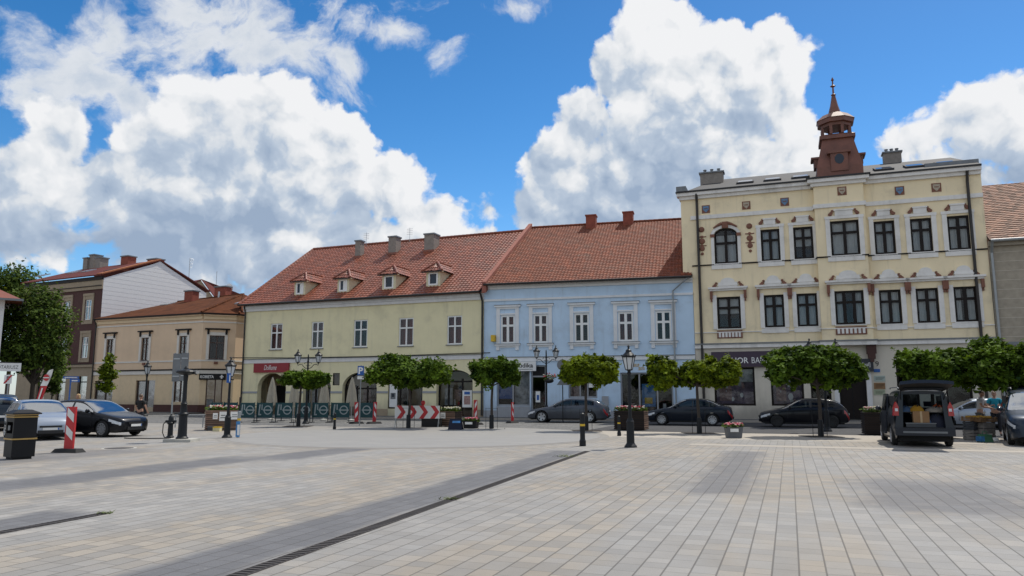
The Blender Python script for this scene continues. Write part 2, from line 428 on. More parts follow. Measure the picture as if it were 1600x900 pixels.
# inlay rectangles: x0,x1,y0,y1 (grid metres), edge softness, wobble, strength
d0 = gq(918, 705); d1 = gq(370, 900); d2 = gq(165, 802); d3 = gq(0, 833)
i1 = gq(1072, 770); i2 = gq(1190, 706); i3 = gq(1495, 790); i4 = gq(480, 712); i5 = gq(700, 694); i6 = gq(0, 764); i7 = gq(350, 712)
DX = d0[0]; DX2 = d2[0]; SH = (d1[0] - d0[0]) / (d0[1] - d1[1])
INLAY = [(DX - 1.05, DX - .1, 3.0, d0[1], .16, .3, .5, 1.0, SH), (DX2 - .95, DX2 - .1, 2.0, d2[1], .14, .3, .5, .95, SH),
         (gq(1072, 766)[0], gq(1168, 766)[0], i1[1], i2[1], .3, .4, .9, .8), (i3[0] - 1.2, i3[0] + 1.2, i3[1] - 1.0, i3[1] + 3.5, .5, .8, 1.2, .8),
         (i4[0] - 1.0, i4[0] + .4, i4[1] - 1.5, i5[1] + 1.0, .25, 1.0, .8, .95), (i6[0] - 1.1, i6[0] + .4, i6[1] - 4, i7[1], .3, 1.0, .8, .95),
         (i6[0] - 6.5, i6[0] - 4.5, i6[1], i7[1] + 1, .5, 1.0, 1.0, .6)]
paver_material()
M('asphalt', (.042, .042, .046), .9, var=.2, scale=1.2, bmp=.3, bscale=90); M('ground_stone', (.235, .222, .205), .9, var=.12, scale=.8, bmp=.2)
M('sidewalk', (.11, .108, .106), .9, var=.12, scale=2); M('pale_granite', (.36, .325, .28), .85, var=.08, scale=3, bmp=.2)
def basin_material():
    m, nt, bs = newmat('fountain_granite'); co = objco(nt)
    n = tnoise(nt, vmath(nt, 'MULTIPLY', co, (.4, 1.4, 1)), 1.5, 5, .6)
    c = mixc(nt, n.step(.35, .65), (.242, .234, .222), (.276, .266, .25)); lk(nt, c, bs.inputs['Base Color']); bs.inputs['Roughness'].default_value = .55
basin_material()
def setts_material():
    m, nt, bs = newmat('road_setts'); co = objco(nt)
    n = nt.nodes.new('ShaderNodeTexVoronoi'); n.feature = 'F1'; lk(nt, co, n.inputs['Vector']); n.inputs['Scale'].default_value = 8
    c = mixc(nt, S(nt, n.outputs['Distance']).lin(.1, .6, 0, 1), (.21, .205, .195), (.09, .09, .09))
    c = mixc(nt, 1.0, c, tnoise(nt, co, .5, 4, .6).lin(.3, .7, .85, 1.15), 'MULTIPLY')
    lk(nt, c, bs.inputs['Base Color']); bs.inputs['Roughness'].default_value = .8
setts_material()
def sheet(name, pts, z, mat, rz=0.0, kind='structure'):
    b = MB(); b.face([(x, y, 0) for x, y in pts], mat); o = b.build(name, fixn=False); o.location = (0, 0, z); o.rotation_euler = (0, 0, rz)
    return tag(o, kind=kind)
sheet('ground', [(-3000, -3000), (3000, -3000), (3000, 3000), (-3000, 3000)], -.012, 'ground_stone')
def G(u, v): return (u, v)
sheet('plaza_paving', [(-60, -40), (40, -40), (40, 29.3), (-60, 29.3)], 0, 'granite_pavers', -GRID)
sheet('plaza_border', [(-3.2, 25.35), (40, 25.35), (40, 26.1), (-3.2, 26.1)], .004, 'pale_granite', -GRID)
sheet('road', [(-9, 33.9), (60, 33.9), (60, 47.5), (-9, 47.5)], -.006, 'asphalt', -GRID)
sheet('sett_road', [(-70, 33.9), (-9, 33.9), (-9, 62), (-70, 62)], -.007, 'road_setts', -GRID)
sheet('tree_strip', [(-14, 29.3), (60, 29.3), (60, 33.88), (-14, 33.88)], -.004, 'pale_granite', -GRID)
fc = at(655, 680, 31.0); b = MB()
b.face([(7.4 * math.cos(a * pi / 32), 7.4 * math.sin(a * pi / 32), 0) for a in range(64)], 'fountain_granite')
fo = b.build('fountain_paving', fixn=False); fo.location = (fc.x, 30.9, .008); tag(fo, kind='structure')
b = MB(); b.face([(7.75 * math.cos(a * pi / 32), 7.75 * math.sin(a * pi / 32), 0) for a in range(64)], 'ground_stone')
fo = b.build('fountain_border_paving', fixn=False); fo.location = (fc.x, 30.9, .004); tag(fo, kind='structure')
# pavement in front of the houses, a real kerb step
def pavement(A, B, w, name='pavement'):
    A = Vector((A[0], A[1], 0)); B = Vector((B[0], B[1], 0)); d = (B - A).normalized(); n = Vector((d.y, -d.x, 0))
    p = [A, B, B + n * w, A + n * w]; b = MB()
    q = [A + n * (w + .14), B + n * (w + .14)]
    b.hexa([(*p[3].xy, -.02), (*p[2].xy, -.02), (*p[1].xy, -.02), (*p[0].xy, -.02), (*p[3].xy, .11), (*p[2].xy, .11), (*p[1].xy, .11), (*p[0].xy, .11)], 'sidewalk')
    b.hexa([(*q[0].xy, -.02), (*q[1].xy, -.02), (*p[2].xy, -.02), (*p[3].xy, -.02), (*q[0].xy, .12), (*q[1].xy, .12), (*p[2].xy, .12), (*p[3].xy, .12)], 'pale_granite')
    return tag(b.build(name), kind='structure')
# drain channels let into the paving
pD, pE = gnd(918, 705), gnd(370, 900); DRA = math.atan2(pD.x - pE.x, pD.y - pE.y)
def drain(u, v0, v1, label):
    e_ = Vector((u * math.cos(GRID) + v1 * math.sin(GRID), -u * math.sin(GRID) + v1 * math.cos(GRID), 0)); t = thing('drain_channel', label, 'drain', e_, -DRA, 'drain channels in the plaza'); v0 -= v1; v1 = 0.0; u = 0.0
    b = MB(); b.box(u - .085, u + .085, v0, v1, -.01, .003, 'black'); b.build('channel', t)
    b = MB(); b.box(u - .088, u - .075, v0, v1, -.01, .008, 'drain_iron'); b.box(u + .075, u + .088, v0, v1, -.01, .008, 'drain_iron')
    v = v0
    while v < v1:
        b.box(u - .073, u + .073, v, v + .035, 0, .009, 'drain_iron'); v += .085
    b.build('grate', t)
M('drain_iron', (.045, .038, .036), .75, var=.3)
drain(DX, 2.0, d0[1], 'long iron drain channel running across the plaza to the lamp')
drain(DX2, 1.0, d2[1], 'short iron drain channel at the left edge of the plaza')
def weed(p, s, label):
    b = MB(); r = random.Random(int(p.x * 100))
    for _ in range(40):
        a = r.random() * 6.28; l = s * (.4 + r.random()); x = p.x + r.gauss(0, s); y = p.y + r.gauss(0, s * .5)
        b.tint = r.random()
        b.face([(x, y, .01), (x + .02, y, .01), (x + l * math.cos(a), y + l * math.sin(a), l * .5)], 'weed_leaf')
    tag(b.build('weed_tuft', fixn=False), label, 'weed', 'weeds in the drain channel')
M('weed_leaf', (.10, .13, .03), .7, tint=.5)
weed(gnd(703, 781), .09, 'green weed tuft halfway along the long drain channel'); weed(gnd(880, 714), .12, 'green weed tuft near the far end of the long drain')
weed(gnd(164, 803), .07, 'green weed tuft at the end of the short left drain')

# ------------------------------------------------------------------ buildings
class Bld:
    def __init__(s, name, label, cat, A, B, group=None):
        s.A = Vector((A[0], A[1], 0)); s.B = Vector((B[0], B[1], 0)); dv = s.B - s.A
        s.L = dv.length; s.th = math.atan2(dv.y, dv.x)
        s.d = dv.normalized(); s.n = Vector((-s.d.y, s.d.x, 0))
        s.root = thing(name, label, cat, s.A, s.th, group); s.op = []
    def fx(s, px, py, y=0.0):                  # where the sight line meets the plane y (local) -> x, z
        d = ray(px, py); o = Vector((0, 0, EYE)); P = s.A + s.n * y
        t = (P - o).dot(s.n) / d.dot(s.n); q = o + d * t
        return (q - s.A).dot(s.d), q.z
    def rect(s, x0, y0, x1, y1, y=0.0):        # picture rectangle -> local x0,x1,z0,z1
        a = s.fx(x0, (y0 + y1) / 2, y); b = s.fx(x1, (y0 + y1) / 2, y); xm = (x0 + x1) / 2
        return a[0], b[0], s.fx(xm, y1, y)[1], s.fx(xm, y0, y)[1]
    def plane(s, px, py, p0, nrm):             # sight line against any local plane -> local point
        d = ray(px, py); dl = Vector((d.dot(s.d), d.dot(s.n), d.z)); o = Vector((0, 0, EYE)) - s.A
        ol = Vector((o.dot(s.d), o.dot(s.n), EYE)); p0 = Vector(p0); nrm = Vector(nrm)
        return ol + dl * ((p0 - ol).dot(nrm) / dl.dot(nrm))
    def w(s, x, y, z): return s.A + s.d * x + s.n * y + Vector((0, 0, z))
def wall(mb, x0, x1, z0, z1, ops, mat, y=0.0, depth=.2, rmat=None):
    rmat = rmat or mat
    ops = [o for o in ops if o[1] > x0 and o[0] < x1 and o[3] > z0 and o[2] < z1]
    xs = sorted({x0, x1, *[min(max(v, x0), x1) for o in ops for v in o[:2]]}); zs = sorted({z0, z1, *[min(max(v, z0), z1) for o in ops for v in o[2:4]]})
    for i in range(len(xs) - 1):
        j = 0
        while j < len(zs) - 1:
            cx = (xs[i] + xs[i+1]) / 2
            hit = lambda k: any(o[0] < cx < o[1] and o[2] < (zs[k] + zs[k+1]) / 2 < o[3] for o in ops)
            if hit(j): j += 1; continue
            k = j
            while k + 1 < len(zs) - 1 and not hit(k + 1): k += 1
            mb.face([(xs[i], y, zs[j]), (xs[i+1], y, zs[j]), (xs[i+1], y, zs[k+1]), (xs[i], y, zs[k+1])], mat); j = k + 1
    for o in ops:
        a, b_, c, d = max(o[0], x0), min(o[1], x1), max(o[2], z0), min(o[3], z1); Y = y + (o[4] if len(o) > 4 else depth)
        mb.face([(a, y, c), (a, y, d), (a, Y, d), (a, Y, c)], rmat); mb.face([(b_, y, c), (b_, Y, c), (b_, Y, d), (b_, y, d)], rmat)
        mb.face([(a, y, d), (b_, y, d), (b_, Y, d), (a, Y, d)], rmat); mb.face([(a, y, c), (a, Y, c), (b_, Y, c), (b_, y, c)], rmat)
def arc(xc, zc, rx, rz, n=14, a0=0.0, a1=pi):
    return [(xc + rx * math.cos(a0 + (a1 - a0) * i / n), zc + rz * math.sin(a0 + (a1 - a0) * i / n)) for i in range(n + 1)]
def curtain(parent, x0, x1, z0, z1, y, mat, r):
    b = MB(); n = 16
    def strip(a, c):
        rows = []
        for z in (z1, z0):
            rows.append([(a + (c - a) * i / n, y + .025 * math.sin(i * 2.3 + r.random()), z) for i in range(n + 1)])
        b.grid(rows, mat)
    k = r.random(); w = x1 - x0
    if k > .82:                                 # a roller blind drawn part way
        zb_ = z0 + (z1 - z0) * (.35 + .35 * r.random()); b.face([(x0, y, zb_), (x1, y, zb_), (x1, y, z1), (x0, y, z1)], mat)
    elif k < .45: strip(x0, x1)
    else: strip(x0, x0 + w * (.25 + .2 * r.random())); strip(x1 - w * (.25 + .2 * r.random()), x1)
    return b.build('curtain', parent, smooth=True, fixn=False)
def window(bl, x0, x1, z0, z1, y=0.0, fm='white_frame', cols=2, tr=.36, depth=.16, cur=None, fw=.075, arch=0.0, open_=True, sill='trim_white', rng=rnd, mw=None, blank=None):
    """a pane (the part) with frame, curtain and sill as sub-parts; registers its opening in the wall"""
    bl.op.append((x0, x1, z0, z1)); yy = y + depth - .05; mw = mw or fw
    g = MB()
    if arch:
        ap = arc((x0+x1)/2, z1 - arch, (x1-x0)/2, arch); g.prism([(x0, z0), (x1, z0)] + ap, yy, yy + .012, 'pane_glass')
    else: g.box(x0, x1, yy, yy + .012, z0, z1, 'pane_glass')
    p = g.build('window', bl.root)
    f = MB(); ya, yb = yy - .035, yy + .03
    zt = z1 - (z1 - z0) * tr if tr else None
    ztop = z1 - arch * .98 if arch else z1
    f.box(x0, x0 + fw, ya, yb, z0, ztop, fm); f.box(x1 - fw, x1, ya, yb, z0, ztop, fm); f.box(x0 + fw, x1 - fw, ya, yb, z0, z0 + fw, fm)
    if arch:
        o = arc((x0+x1)/2, z1 - arch, (x1-x0)/2, arch); q = arc((x0+x1)/2, z1 - arch, (x1-x0)/2 - fw, arch - fw)
        for i in range(len(o) - 1): f.prism([o[i], o[i+1], q[i+1], q[i]], ya, yb, fm)
    else: f.box(x0 + fw, x1 - fw, ya, yb, z1 - fw, z1, fm)
    for c in range(1, cols):
        xc = x0 + (x1 - x0) * c / cols; f.box(xc - mw * .6, xc + mw * .6, ya - .012, yb, z0 + fw, z1 - fw, fm)
    if zt:
        e = [x0 + fw] + [x0 + (x1 - x0) * c / cols for c in range(1, cols)] + [x1 - fw]
        for i in range(len(e) - 1):
            f.box(e[i] + (mw * .6 if i else 0), e[i+1] - (mw * .6 if i < len(e) - 2 else 0), ya - .006, yb, zt - mw * .5, zt + mw * .5, fm)
    f.build('frame', p)
    if sill:
        s_ = MB(); s_.box(x0 - .06, x1 + .06, y - .09, y + .02, z0 - .06, z0 - .002, sill); s_.build('sill', p)
    if cur: curtain(p, x0 + .02, x1 - .02, z0 + .03, ztop - .02, yy + .16, cur, rng)
    return p
def tile_roof(name, parent, o, ux, vs, L, Sl, mat, tw=.3, ch=.36, amp=.05, lo=None, hi=None, seed=1, step=.035):
    o = Vector(o); ux = Vector(ux).normalized(); vs = Vector(vs).normalized(); nr = ux.cross(vs).normalized()
    if nr.z < 0: nr = -nr
    b = MB(); r = random.Random(seed); sub = 4; nc = int(L / tw) + 1; nr_ = int(Sl / ch) + 1
    for j in range(nr_):
        s0 = j * ch; s1 = min(Sl, s0 + ch)
        if s1 - s0 < .02: continue
        a = lo(s0 + ch / 2) if lo else 0.0; c = hi(s0 + ch / 2) if hi else L
        for i in range(nc):
            x = i * tw
            if x + tw * .5 < a or x + tw * .5 > c: continue
            b.tint = r.random(); rows = []
            for (s, up) in ((s0 - .02, step - .05), (s0 - .02, step), (s1, 0.0)):
                rows.append([o + ux * (x + tw * q / sub) + vs * s + nr * (up + amp * (.5 + .5 * math.cos(2 * pi * q / sub))) for q in range(sub + 1)])
            b.grid(rows, mat)
    me = b.build(name, parent, smooth=False, fixn=False); return me
def ridge_caps(b, p0, p1, r, mat, seg=.38):
    p0 = Vector(p0); p1 = Vector(p1); n = max(2, int((p1 - p0).length / seg)); d = (p1 - p0) / n
    for i in range(n):
        b.tint = random.Random(i).random(); b.tube([p0 + d * i, p0 + d * (i + 1.08)], [r, r * .86], mat, 8, True)
def roofing(name, col, var=.18, rough=.62, tint=.3): return M(name, col, rough, var=var, scale=1.1, tint=tint, spec=.5, streak=.3)
roofing('red_tile', (.225, .064, .033), .18, .42, .24); roofing('orange_tile', (.19, .047, .018), .2, .8, .24); roofing('brown_tile', (.30, .17, .12), .25, .8, .45)
M('rust_tile', (.095, .032, .013), .95, var=.45, scale=1.3, tint=.3, spec=.15); M('orange_brick', (.33, .115, .045), .9, var=.25)
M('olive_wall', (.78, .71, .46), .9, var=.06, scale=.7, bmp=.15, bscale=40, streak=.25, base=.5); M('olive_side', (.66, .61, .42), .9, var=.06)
M('blue_wall', (.53, .68, .84), .9, var=.07, scale=.8, bmp=.12, bscale=40, streak=.3, base=.45)
M('blue_trim', (.74, .75, .76), .85, var=.06, streak=.15); M('grey_base', (.33, .34, .36), .85, var=.1)
M('yellow_wall', (.86, .73, .495), .9, var=.07, scale=.6, bmp=.15, bscale=35, streak=.38); M('stucco_grey', (.62, .57, .48), .9, var=.08, scale=.8, streak=.22, base=.6)
M('yellow_trim', (.76, .74, .71), .85, var=.08, streak=.3); M('beige_wall', (.75, .56, .385), .9, var=.06, scale=.8, streak=.1); M('cream_wall', (.74, .58, .38), .9, var=.06, streak=.15, base=.5)
M('beige_trim', (.72, .68, .62), .8, var=.06); M('brown_wall', (.075, .030, .026), .85, var=.12); M('sand_wall', (.34, .27, .19), .9, var=.1, streak=.2)
M('white_siding', (.72, .72, .72), .6, var=.03); M('maroon_sheet', (.115, .030, .026), .85, var=.2, scale=.8, spec=.2); M('grey_block', (.36, .315, .25), .95, var=.2, bmp=.4, bscale=12, streak=.3)
M('roof_felt', (.032, .032, .035), .8, var=.2); M('plum_sign', (.042, .022, .045), .5, var=.05); M('chimney_grey', (.25, .225, .2), .9, var=.2, scale=4)

YG0, YG1, YB1, YY1 = 60.3, 52.3, 48.6, 42.7
gA = at(381, 550, YG0); gB = at(755.5, 550, YG1); bB = at(1086, 550, YB1); yB = at(1556.5, 530, YY1)

# ---- green house with arcade
g = Bld('townhouse', 'olive green townhouse with red tiled roof, four dormers and arcade arches', 'building', gA, gB, 'old houses along the far side of the square')
EZ = (g.fx(757, 455)[1] + g.fx(383, 481)[1]) / 2
wins = [(422.2,506.3,441,547),(486.4,503,505,545),(552.5,499.5,574,542.5),(623,496,646,540),(698.5,492.3,722,537)]
zz = [g.rect(*q) for q in wins]; za = sum(q[2] for q in zz) / 5; zb = sum(q[3] for q in zz) / 5
r5 = random.Random(3)
for i, q in enumerate(zz):
    p = window(g, q[0], q[1], za, zb, fm='white_frame', tr=.36, depth=.15, cur='curtain_red' if i != 2 else None, fw=.1, sill='zinc', rng=r5)
arches = []
for (xa, xb, top, spring) in ((402.5, 447, 583, 606), (474, 517, 583, 606), (535, 589, 582, 607), (682, 738.5, 578, 596)):
    x0, _ = g.fx(xa, 600); x1, _ = g.fx(xb, 600); zt = g.fx((xa + xb) / 2, top)[1]; zs = g.fx((xa + xb) / 2, spring)[1]
    arches.append((x0, x1, zs, zt))
smallw = [g.rect(520, 583, 530.6, 602), g.rect(455, 579, 464, 586)]
shop = g.rect(606, 598, 660, 637)
bw = MB(); ops = list(g.op)
for a in arches: ops.append((a[0], a[1], .0, a[3], .45))
for q in smallw: window(g, *q, tr=0, cols=1, fm='dark_frame', fw=.05, sill=None, depth=.12); ops.append((*q, .12))
g.op = []
sx0, sx1, sz0, sz1 = shop; sz0 = .62
ops.append((sx0, sx1, sz0, sz1, .2))
wall(bw, 0, g.L, 0, EZ, ops, 'olive_wall', depth=.15)
for (x0, x1, zs, zt) in arches:            # masonry left above each arch curve
    c = arc((x0+x1)/2, zs, (x1-x0)/2, zt - zs, 16)
    for i in range(16):
        (xa, z_a), (xb, z_b) = c[i], c[i+1]
        if zt - min(z_a, z_b) > .001:
            bw.prism([(xb, zt), (xb, z_b), (xa, z_a), (xa, zt)], .0005, .45, 'olive_wall')
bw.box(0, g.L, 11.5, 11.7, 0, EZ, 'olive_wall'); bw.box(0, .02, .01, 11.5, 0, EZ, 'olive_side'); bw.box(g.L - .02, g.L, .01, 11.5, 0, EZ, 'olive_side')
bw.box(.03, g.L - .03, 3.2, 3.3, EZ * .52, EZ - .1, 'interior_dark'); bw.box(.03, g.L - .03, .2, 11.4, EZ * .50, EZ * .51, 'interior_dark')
bw.build('wall', g.root, fixn=False)
b = MB(); b.box(.03, g.L - .03, 3.0, 3.1, 0, EZ * .49, 'cream_wall')
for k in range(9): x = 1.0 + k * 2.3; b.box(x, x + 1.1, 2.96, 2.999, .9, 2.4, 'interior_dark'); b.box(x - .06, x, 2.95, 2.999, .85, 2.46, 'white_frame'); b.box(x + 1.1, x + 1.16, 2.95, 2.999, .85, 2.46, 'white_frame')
b.build('arcade_inner_wall', g.root)
b = MB(); b.box(-.12, g.L + .05, -.22, -.001, EZ - .26, EZ - .02, 'trim_white'); b.box(-.12, g.L + .05, -.14, -.001, EZ - .48, EZ - .262, 'trim_white'); b.build('cornice', g.root)
zl = (g.fx(388, 566)[1] + g.fx(750, 556)[1]) / 2
b = MB(); b.box(-.03, g.L, -.06, -.001, zl - .17, zl + .13, 'trim_white'); b.box(-.03, g.L, -.085, -.001, zl + .132, zl + .18, 'zinc'); b.build('string_course', g.root)
b = MB()
edges = [0.0] + [v for a in sorted(arches + [(sx0, sx1, 0, 0)]) for v in (a[0], a[1])] + [g.L]
for i in range(0, len(edges), 2):
    if edges[i+1] - edges[i] > .15: b.new(); b.box(edges[i] + .003, edges[i+1] - .003, -.05, -.001, 0, .6, 'sand_wall'); b.new(); b.box(edges[i] + .003, edges[i+1] - .003, -.04, -.001, 1.75, 1.9, 'grey_base')
b.build_each('plinth', g.root)
for k, (x0, x1, zs, zt) in enumerate(arches):                   # glazing inside the arches, and one open arch
    if k == 0: continue
    yy = .4; gl = MB(); ap = arc((x0+x1)/2, zs, (x1-x0)/2, zt - zs); gl.prism([(x0, .1), (x1, .1)] + ap, yy, yy + .01, 'pane_glass'); p = gl.build('shop_window', g.root)
    f = MB(); q = arc((x0+x1)/2, zs, (x1-x0)/2 - .09, zt - zs - .09)
    for i in range(len(ap) - 1): f.prism([ap[i], ap[i+1], q[i+1], q[i]], yy - .05, yy + .05, 'dark_frame')
    f.box(x0, x0 + .09, yy - .05, yy + .05, .1, zs, 'dark_frame'); f.box(x1 - .09, x1, yy - .05, yy + .05, .1, zs, 'dark_frame')
    xs = [x0 + (x1 - x0) * c for c in ((.36, .66) if k < 3 else (.28, .66))]
    for xc in xs: f.box(xc - .05, xc + .05, yy - .06, yy + .045, .1, zs + .2, 'dark_frame')
    f.box(x0 + .09, x1 - .09, yy - .055, yy + .04, zs - .06, zs + .06, 'dark_frame')
    f.build('frame', p)
    d = MB(); d.box(x0 + .3, x0 + (x1-x0)*.33, yy + .35, yy + .36, .9, 2.1, 'pale_poster_and_reflection'); d.box(xs[0] + .15, xs[1] - .15, yy + .6, yy + .62, 1.2, 2.0, 'poster_tone'); d.build('reflection_panel', p)  # panels added behind the glass to paint in its reflections
    if k == 3:
        d = MB(); d.box(x0 + .1, x1 - .1, yy + .5, yy + 1.0, .1, .9, 'wood_mid')
        for i in range(14):
            xx = x0 + .3 + i * (x1 - x0 - .7) / 14; h = .2 + .35 * r5.random(); d.tint = r5.random()
            d.box(xx, xx + .13, yy + .6, yy + .8, .9, .9 + h, ('white_paint', 'cardboard', 'red_paint', 'black')[i % 4])
        d.build('display_goods', p)
        d = MB(); d.box(x1 - .95, x1 - .2, yy - .07, yy - .062, .75, 1.95, 'paper'); d.box(x1 - .82, x1 - .34, yy - .078, yy - .071, .95, 1.55, 'poster_tone'); d.box(x1 - .8, x1 - .36, yy - .078, yy - .071, 1.65, 1.85, 'blue_sign'); d.build('poster', p)

# rectangular shop front with cash machine
gl = MB(); gl.box(sx0, sx1, .15, .16, sz0, sz1, 'pane_glass'); p = gl.build('shop_window', g.root); f = MB()
for xc in (sx0 + .03, sx0 + (sx1-sx0)*.34, sx0 + (sx1-sx0)*.64, sx1 - .03): f.box(xc - .05, xc + .05, .1, .18, sz0, sz1, 'dark_frame')
f.box(sx0 + .09, sx1 - .09, .105, .175, sz1 - .12, sz1, 'dark_frame'); f.box(sx0 + .09, sx1 - .09, .105, .175, sz0, sz0 + .1, 'dark_frame'); f.build('frame', p)
f = MB(); f.box(sx0 + .1, sx0 + .74, .06, .14, sz0 + .12, sz1 - .1, 'white_paint'); f.box(sx0 + .2, sx0 + .62, .05, .059, sz0 + .7, sz0 + 1.15, 'grey_metal'); f.box(sx0 + .3, sx0 + .5, .04, .049, sz0 + .85, sz0 + 1.1, 'blue_glass'); f.build('cash_machine', p)
# roof
PZ = .5; y_r = 9.2
ex0, ex1 = -.35, g.L - .12
rzd = g.fx(640, 377, y_r)[1]; rx0 = g.fx(490, 389.5, y_r)[0]
e0 = EZ + .06; sl = Vector((0, y_r + PZ, rzd - e0)); SL = sl.length
gp0 = Vector((ex0, -PZ, e0)); gnv = Vector((1, 0, 0)).cross(sl).normalized()
lo = lambda s: ex0 * 0 + (rx0 - ex0) * s / SL
tile_roof('roof', g.root, gp0, (1, 0, 0), sl, ex1 - ex0, SL, 'red_tile', .30, .37, .045, lo=lo, seed=5)
b = MB(); ridge_caps(b, (rx0, y_r, rzd + .06), (g.L - .1, y_r, rzd + .06), .13, 'red_tile'); ridge_caps(b, (ex0, -PZ, e0 + .08), (rx0, y_r, rzd + .06), .12, 'red_tile')
b.build('ridge', g.root, fixn=False)
b = MB(); b.face([(ex0, -PZ, e0 - .01), (rx0, y_r, rzd), (ex0, 2 * y_r + PZ, e0 - .01)], 'red_tile'); b.face([(rx0, y_r, rzd - .02), (g.L, y_r, rzd - .02), (g.L, 2*y_r+PZ, e0), (ex0, 2*y_r+PZ, e0)], 'red_tile')
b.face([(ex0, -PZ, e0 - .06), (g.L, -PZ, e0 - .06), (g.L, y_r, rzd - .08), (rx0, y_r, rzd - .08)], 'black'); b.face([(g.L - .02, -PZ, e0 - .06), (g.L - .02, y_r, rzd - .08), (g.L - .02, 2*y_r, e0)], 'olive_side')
b.build('roof_back', g.root)
b = MB(); b.tube([(ex0, -PZ - .08, e0 - .02), (ex1, -PZ - .08, e0 - .02)], .085, 'dark_pipe', 8); b.build('gutter', g.root); b = MB()
b.tube([(.06, -.3, e0 - .1), (.06, -.12, EZ - .6), (.06, -.12, .2)], .06, 'dark_pipe', 8); b.new(); b.tube([(g.L - .06, -.5, e0 - .1), (g.L - .06, -.12, EZ - .6), (g.L - .06, -.12, .2)], .075, 'dark_pipe', 8); b.build_each('downpipe', g.root)
def roofpt(bl, px, py, p0=None, nv=None): return bl.plane(px, py, p0, nv)
for (x0, y0, x1, y1) in ((554.4,375,565.6,403),(606.5,368.4,622.8,398),(662.5,364,683.4,394)):
    p0 = g.plane(x0, y1, gp0, gnv); q = g.plane(x1, y1, gp0, gnv); d_ = ray((x0+x1)/2, y0)
    zt = g.fx((x0+x1)/2, y0, p0.y)[1]; b = MB(); w_ = max(.55, (g.fx(x1, y1, p0.y)[0] - p0.x) * .72)
    b.box(p0.x, p0.x + w_, p0.y, p0.y + w_ * 1.1, p0.z - .8, zt - .12, 'chimney_grey'); c = b.build('chimney', g.root)
    b = MB(); b.box(p0.x - .07, p0.x + w_ + .07, p0.y - .07, p0.y + w_*1.1 + .07, zt - .12, zt, 'zinc'); b.build('cap', c)
    b = MB(); b.box(p0.x - .1, p0.x + w_ + .1, p0.y - .1, p0.y + w_*1.1 + .1, p0.z - .5, p0.z + .16, 'red_tile'); b.build('flashing', c)
def dormer(x0, y0, x1, y1, i):
    # front face in the picture; sits on the roof plane
    base = g.plane((x0+x1)/2, y1, gp0, gnv); yy = base.y
    X0 = g.fx(x0, y1, yy)[0]; X1 = g.fx(x1, y1, yy)[0]; Z1 = g.fx((x0+x1)/2, y0, yy)[1]; Z0 = base.z
    k = sl.z / sl.y; back = lambda z: (z - e0) / k - PZ
    b = MB(); w = X1 - X0
    ops = [(X0 + w*.22, X1 - w*.22, Z0 + .18, Z1 - .16, .1)]
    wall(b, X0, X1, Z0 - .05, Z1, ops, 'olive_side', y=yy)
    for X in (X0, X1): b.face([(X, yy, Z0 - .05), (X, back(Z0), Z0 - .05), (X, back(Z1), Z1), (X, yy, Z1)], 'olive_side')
    dm = b.build('dormer', g.root)
    o = ops[0]; b = MB(); b.box(o[0], o[1], yy + .05, yy + .06, o[2], o[3], 'blue_glass'); 
    for (a_, b_, c_, d_) in ((o[0]-.07, o[0]+.05, o[2]-.07, o[3]+.07), (o[1]-.05, o[1]+.07, o[2]-.07, o[3]+.07), (o[0]+.052, o[1]-.052, o[3]-.04, o[3]+.07), (o[0]+.052, o[1]-.052, o[2]-.07, o[2]+.05)): b.box(a_, b_, yy - .03, yy + .08, c_, d_, 'white_frame')
    if i < 2: b.box(o[0] + .06, o[0] + (o[1]-o[0])*.45, yy + .062, yy + .07, o[2]+.06, o[3]-.05, 'black'); b.box(o[0]+(o[1]-o[0])*.45, o[1]-.05, yy+.03, yy+.045, o[2]+.05, o[3]-.04, 'white_frame')
    b.build('dormer_window', dm)
    ov = .28; Zr = Z1 + .78; xm = (X0+X1)/2; yf = yy - ov; ze = Z1 - .02
    b = MB(); r = random.Random(i)
    A_ = Vector((X0-ov, yf, ze)); B_ = Vector((X1+ov, yf, ze)); C_ = Vector((xm, yf + .95, Zr)); D_ = Vector((xm, back(Zr), Zr)); E1 = Vector((X1+ov, back(ze), ze)); E0 = Vector((X0-ov, back(ze), ze))
    def face_tiles(P, Q, T1, T0, n, m):
        for a in range(n):
            for c in range(m):
                f = lambda u, v: (P.lerp(Q, u)).lerp(T0.lerp(T1, u), v)
                b.tint = r.random(); lift = Vector((0, 0, .035)); rows = []
                for v, up in ((c/m, .04), ((c+1)/m, 0)):
                    rows.append([f((a + q/4)/n, v) + Vector((0, 0, up + .04*(.5+.5*math.cos(2*pi*q/4)))) for q in range(5)])
                b.grid(rows, 'red_tile')
    face_tiles(A_, B_, C_, C_, 6, 3); face_tiles(B_, E1, D_, C_, 8, 3); face_tiles(E0, A_, C_, D_, 8, 3)
    ridge_caps(b, C_ + Vector((0,0,.05)), D_ + Vector((0,0,.05)), .1, 'red_tile'); ridge_caps(b, A_ + Vector((0,0,.05)), C_ + Vector((0,0,.05)), .09, 'red_tile'); ridge_caps(b, B_ + Vector((0,0,.05)), C_ + Vector((0,0,.05)), .09, 'red_tile')
    b.build('dormer_roof', dm, fixn=False)
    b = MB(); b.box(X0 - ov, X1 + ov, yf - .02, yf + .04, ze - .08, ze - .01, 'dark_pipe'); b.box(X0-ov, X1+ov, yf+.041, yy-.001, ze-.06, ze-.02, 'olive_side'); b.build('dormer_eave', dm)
for i, q in enumerate(((459.7,439.7,476.6,462),(527,435,545,457.5),(597,429,618,453),(666,424,687.5,448))): dormer(*q, i)
b = MB()
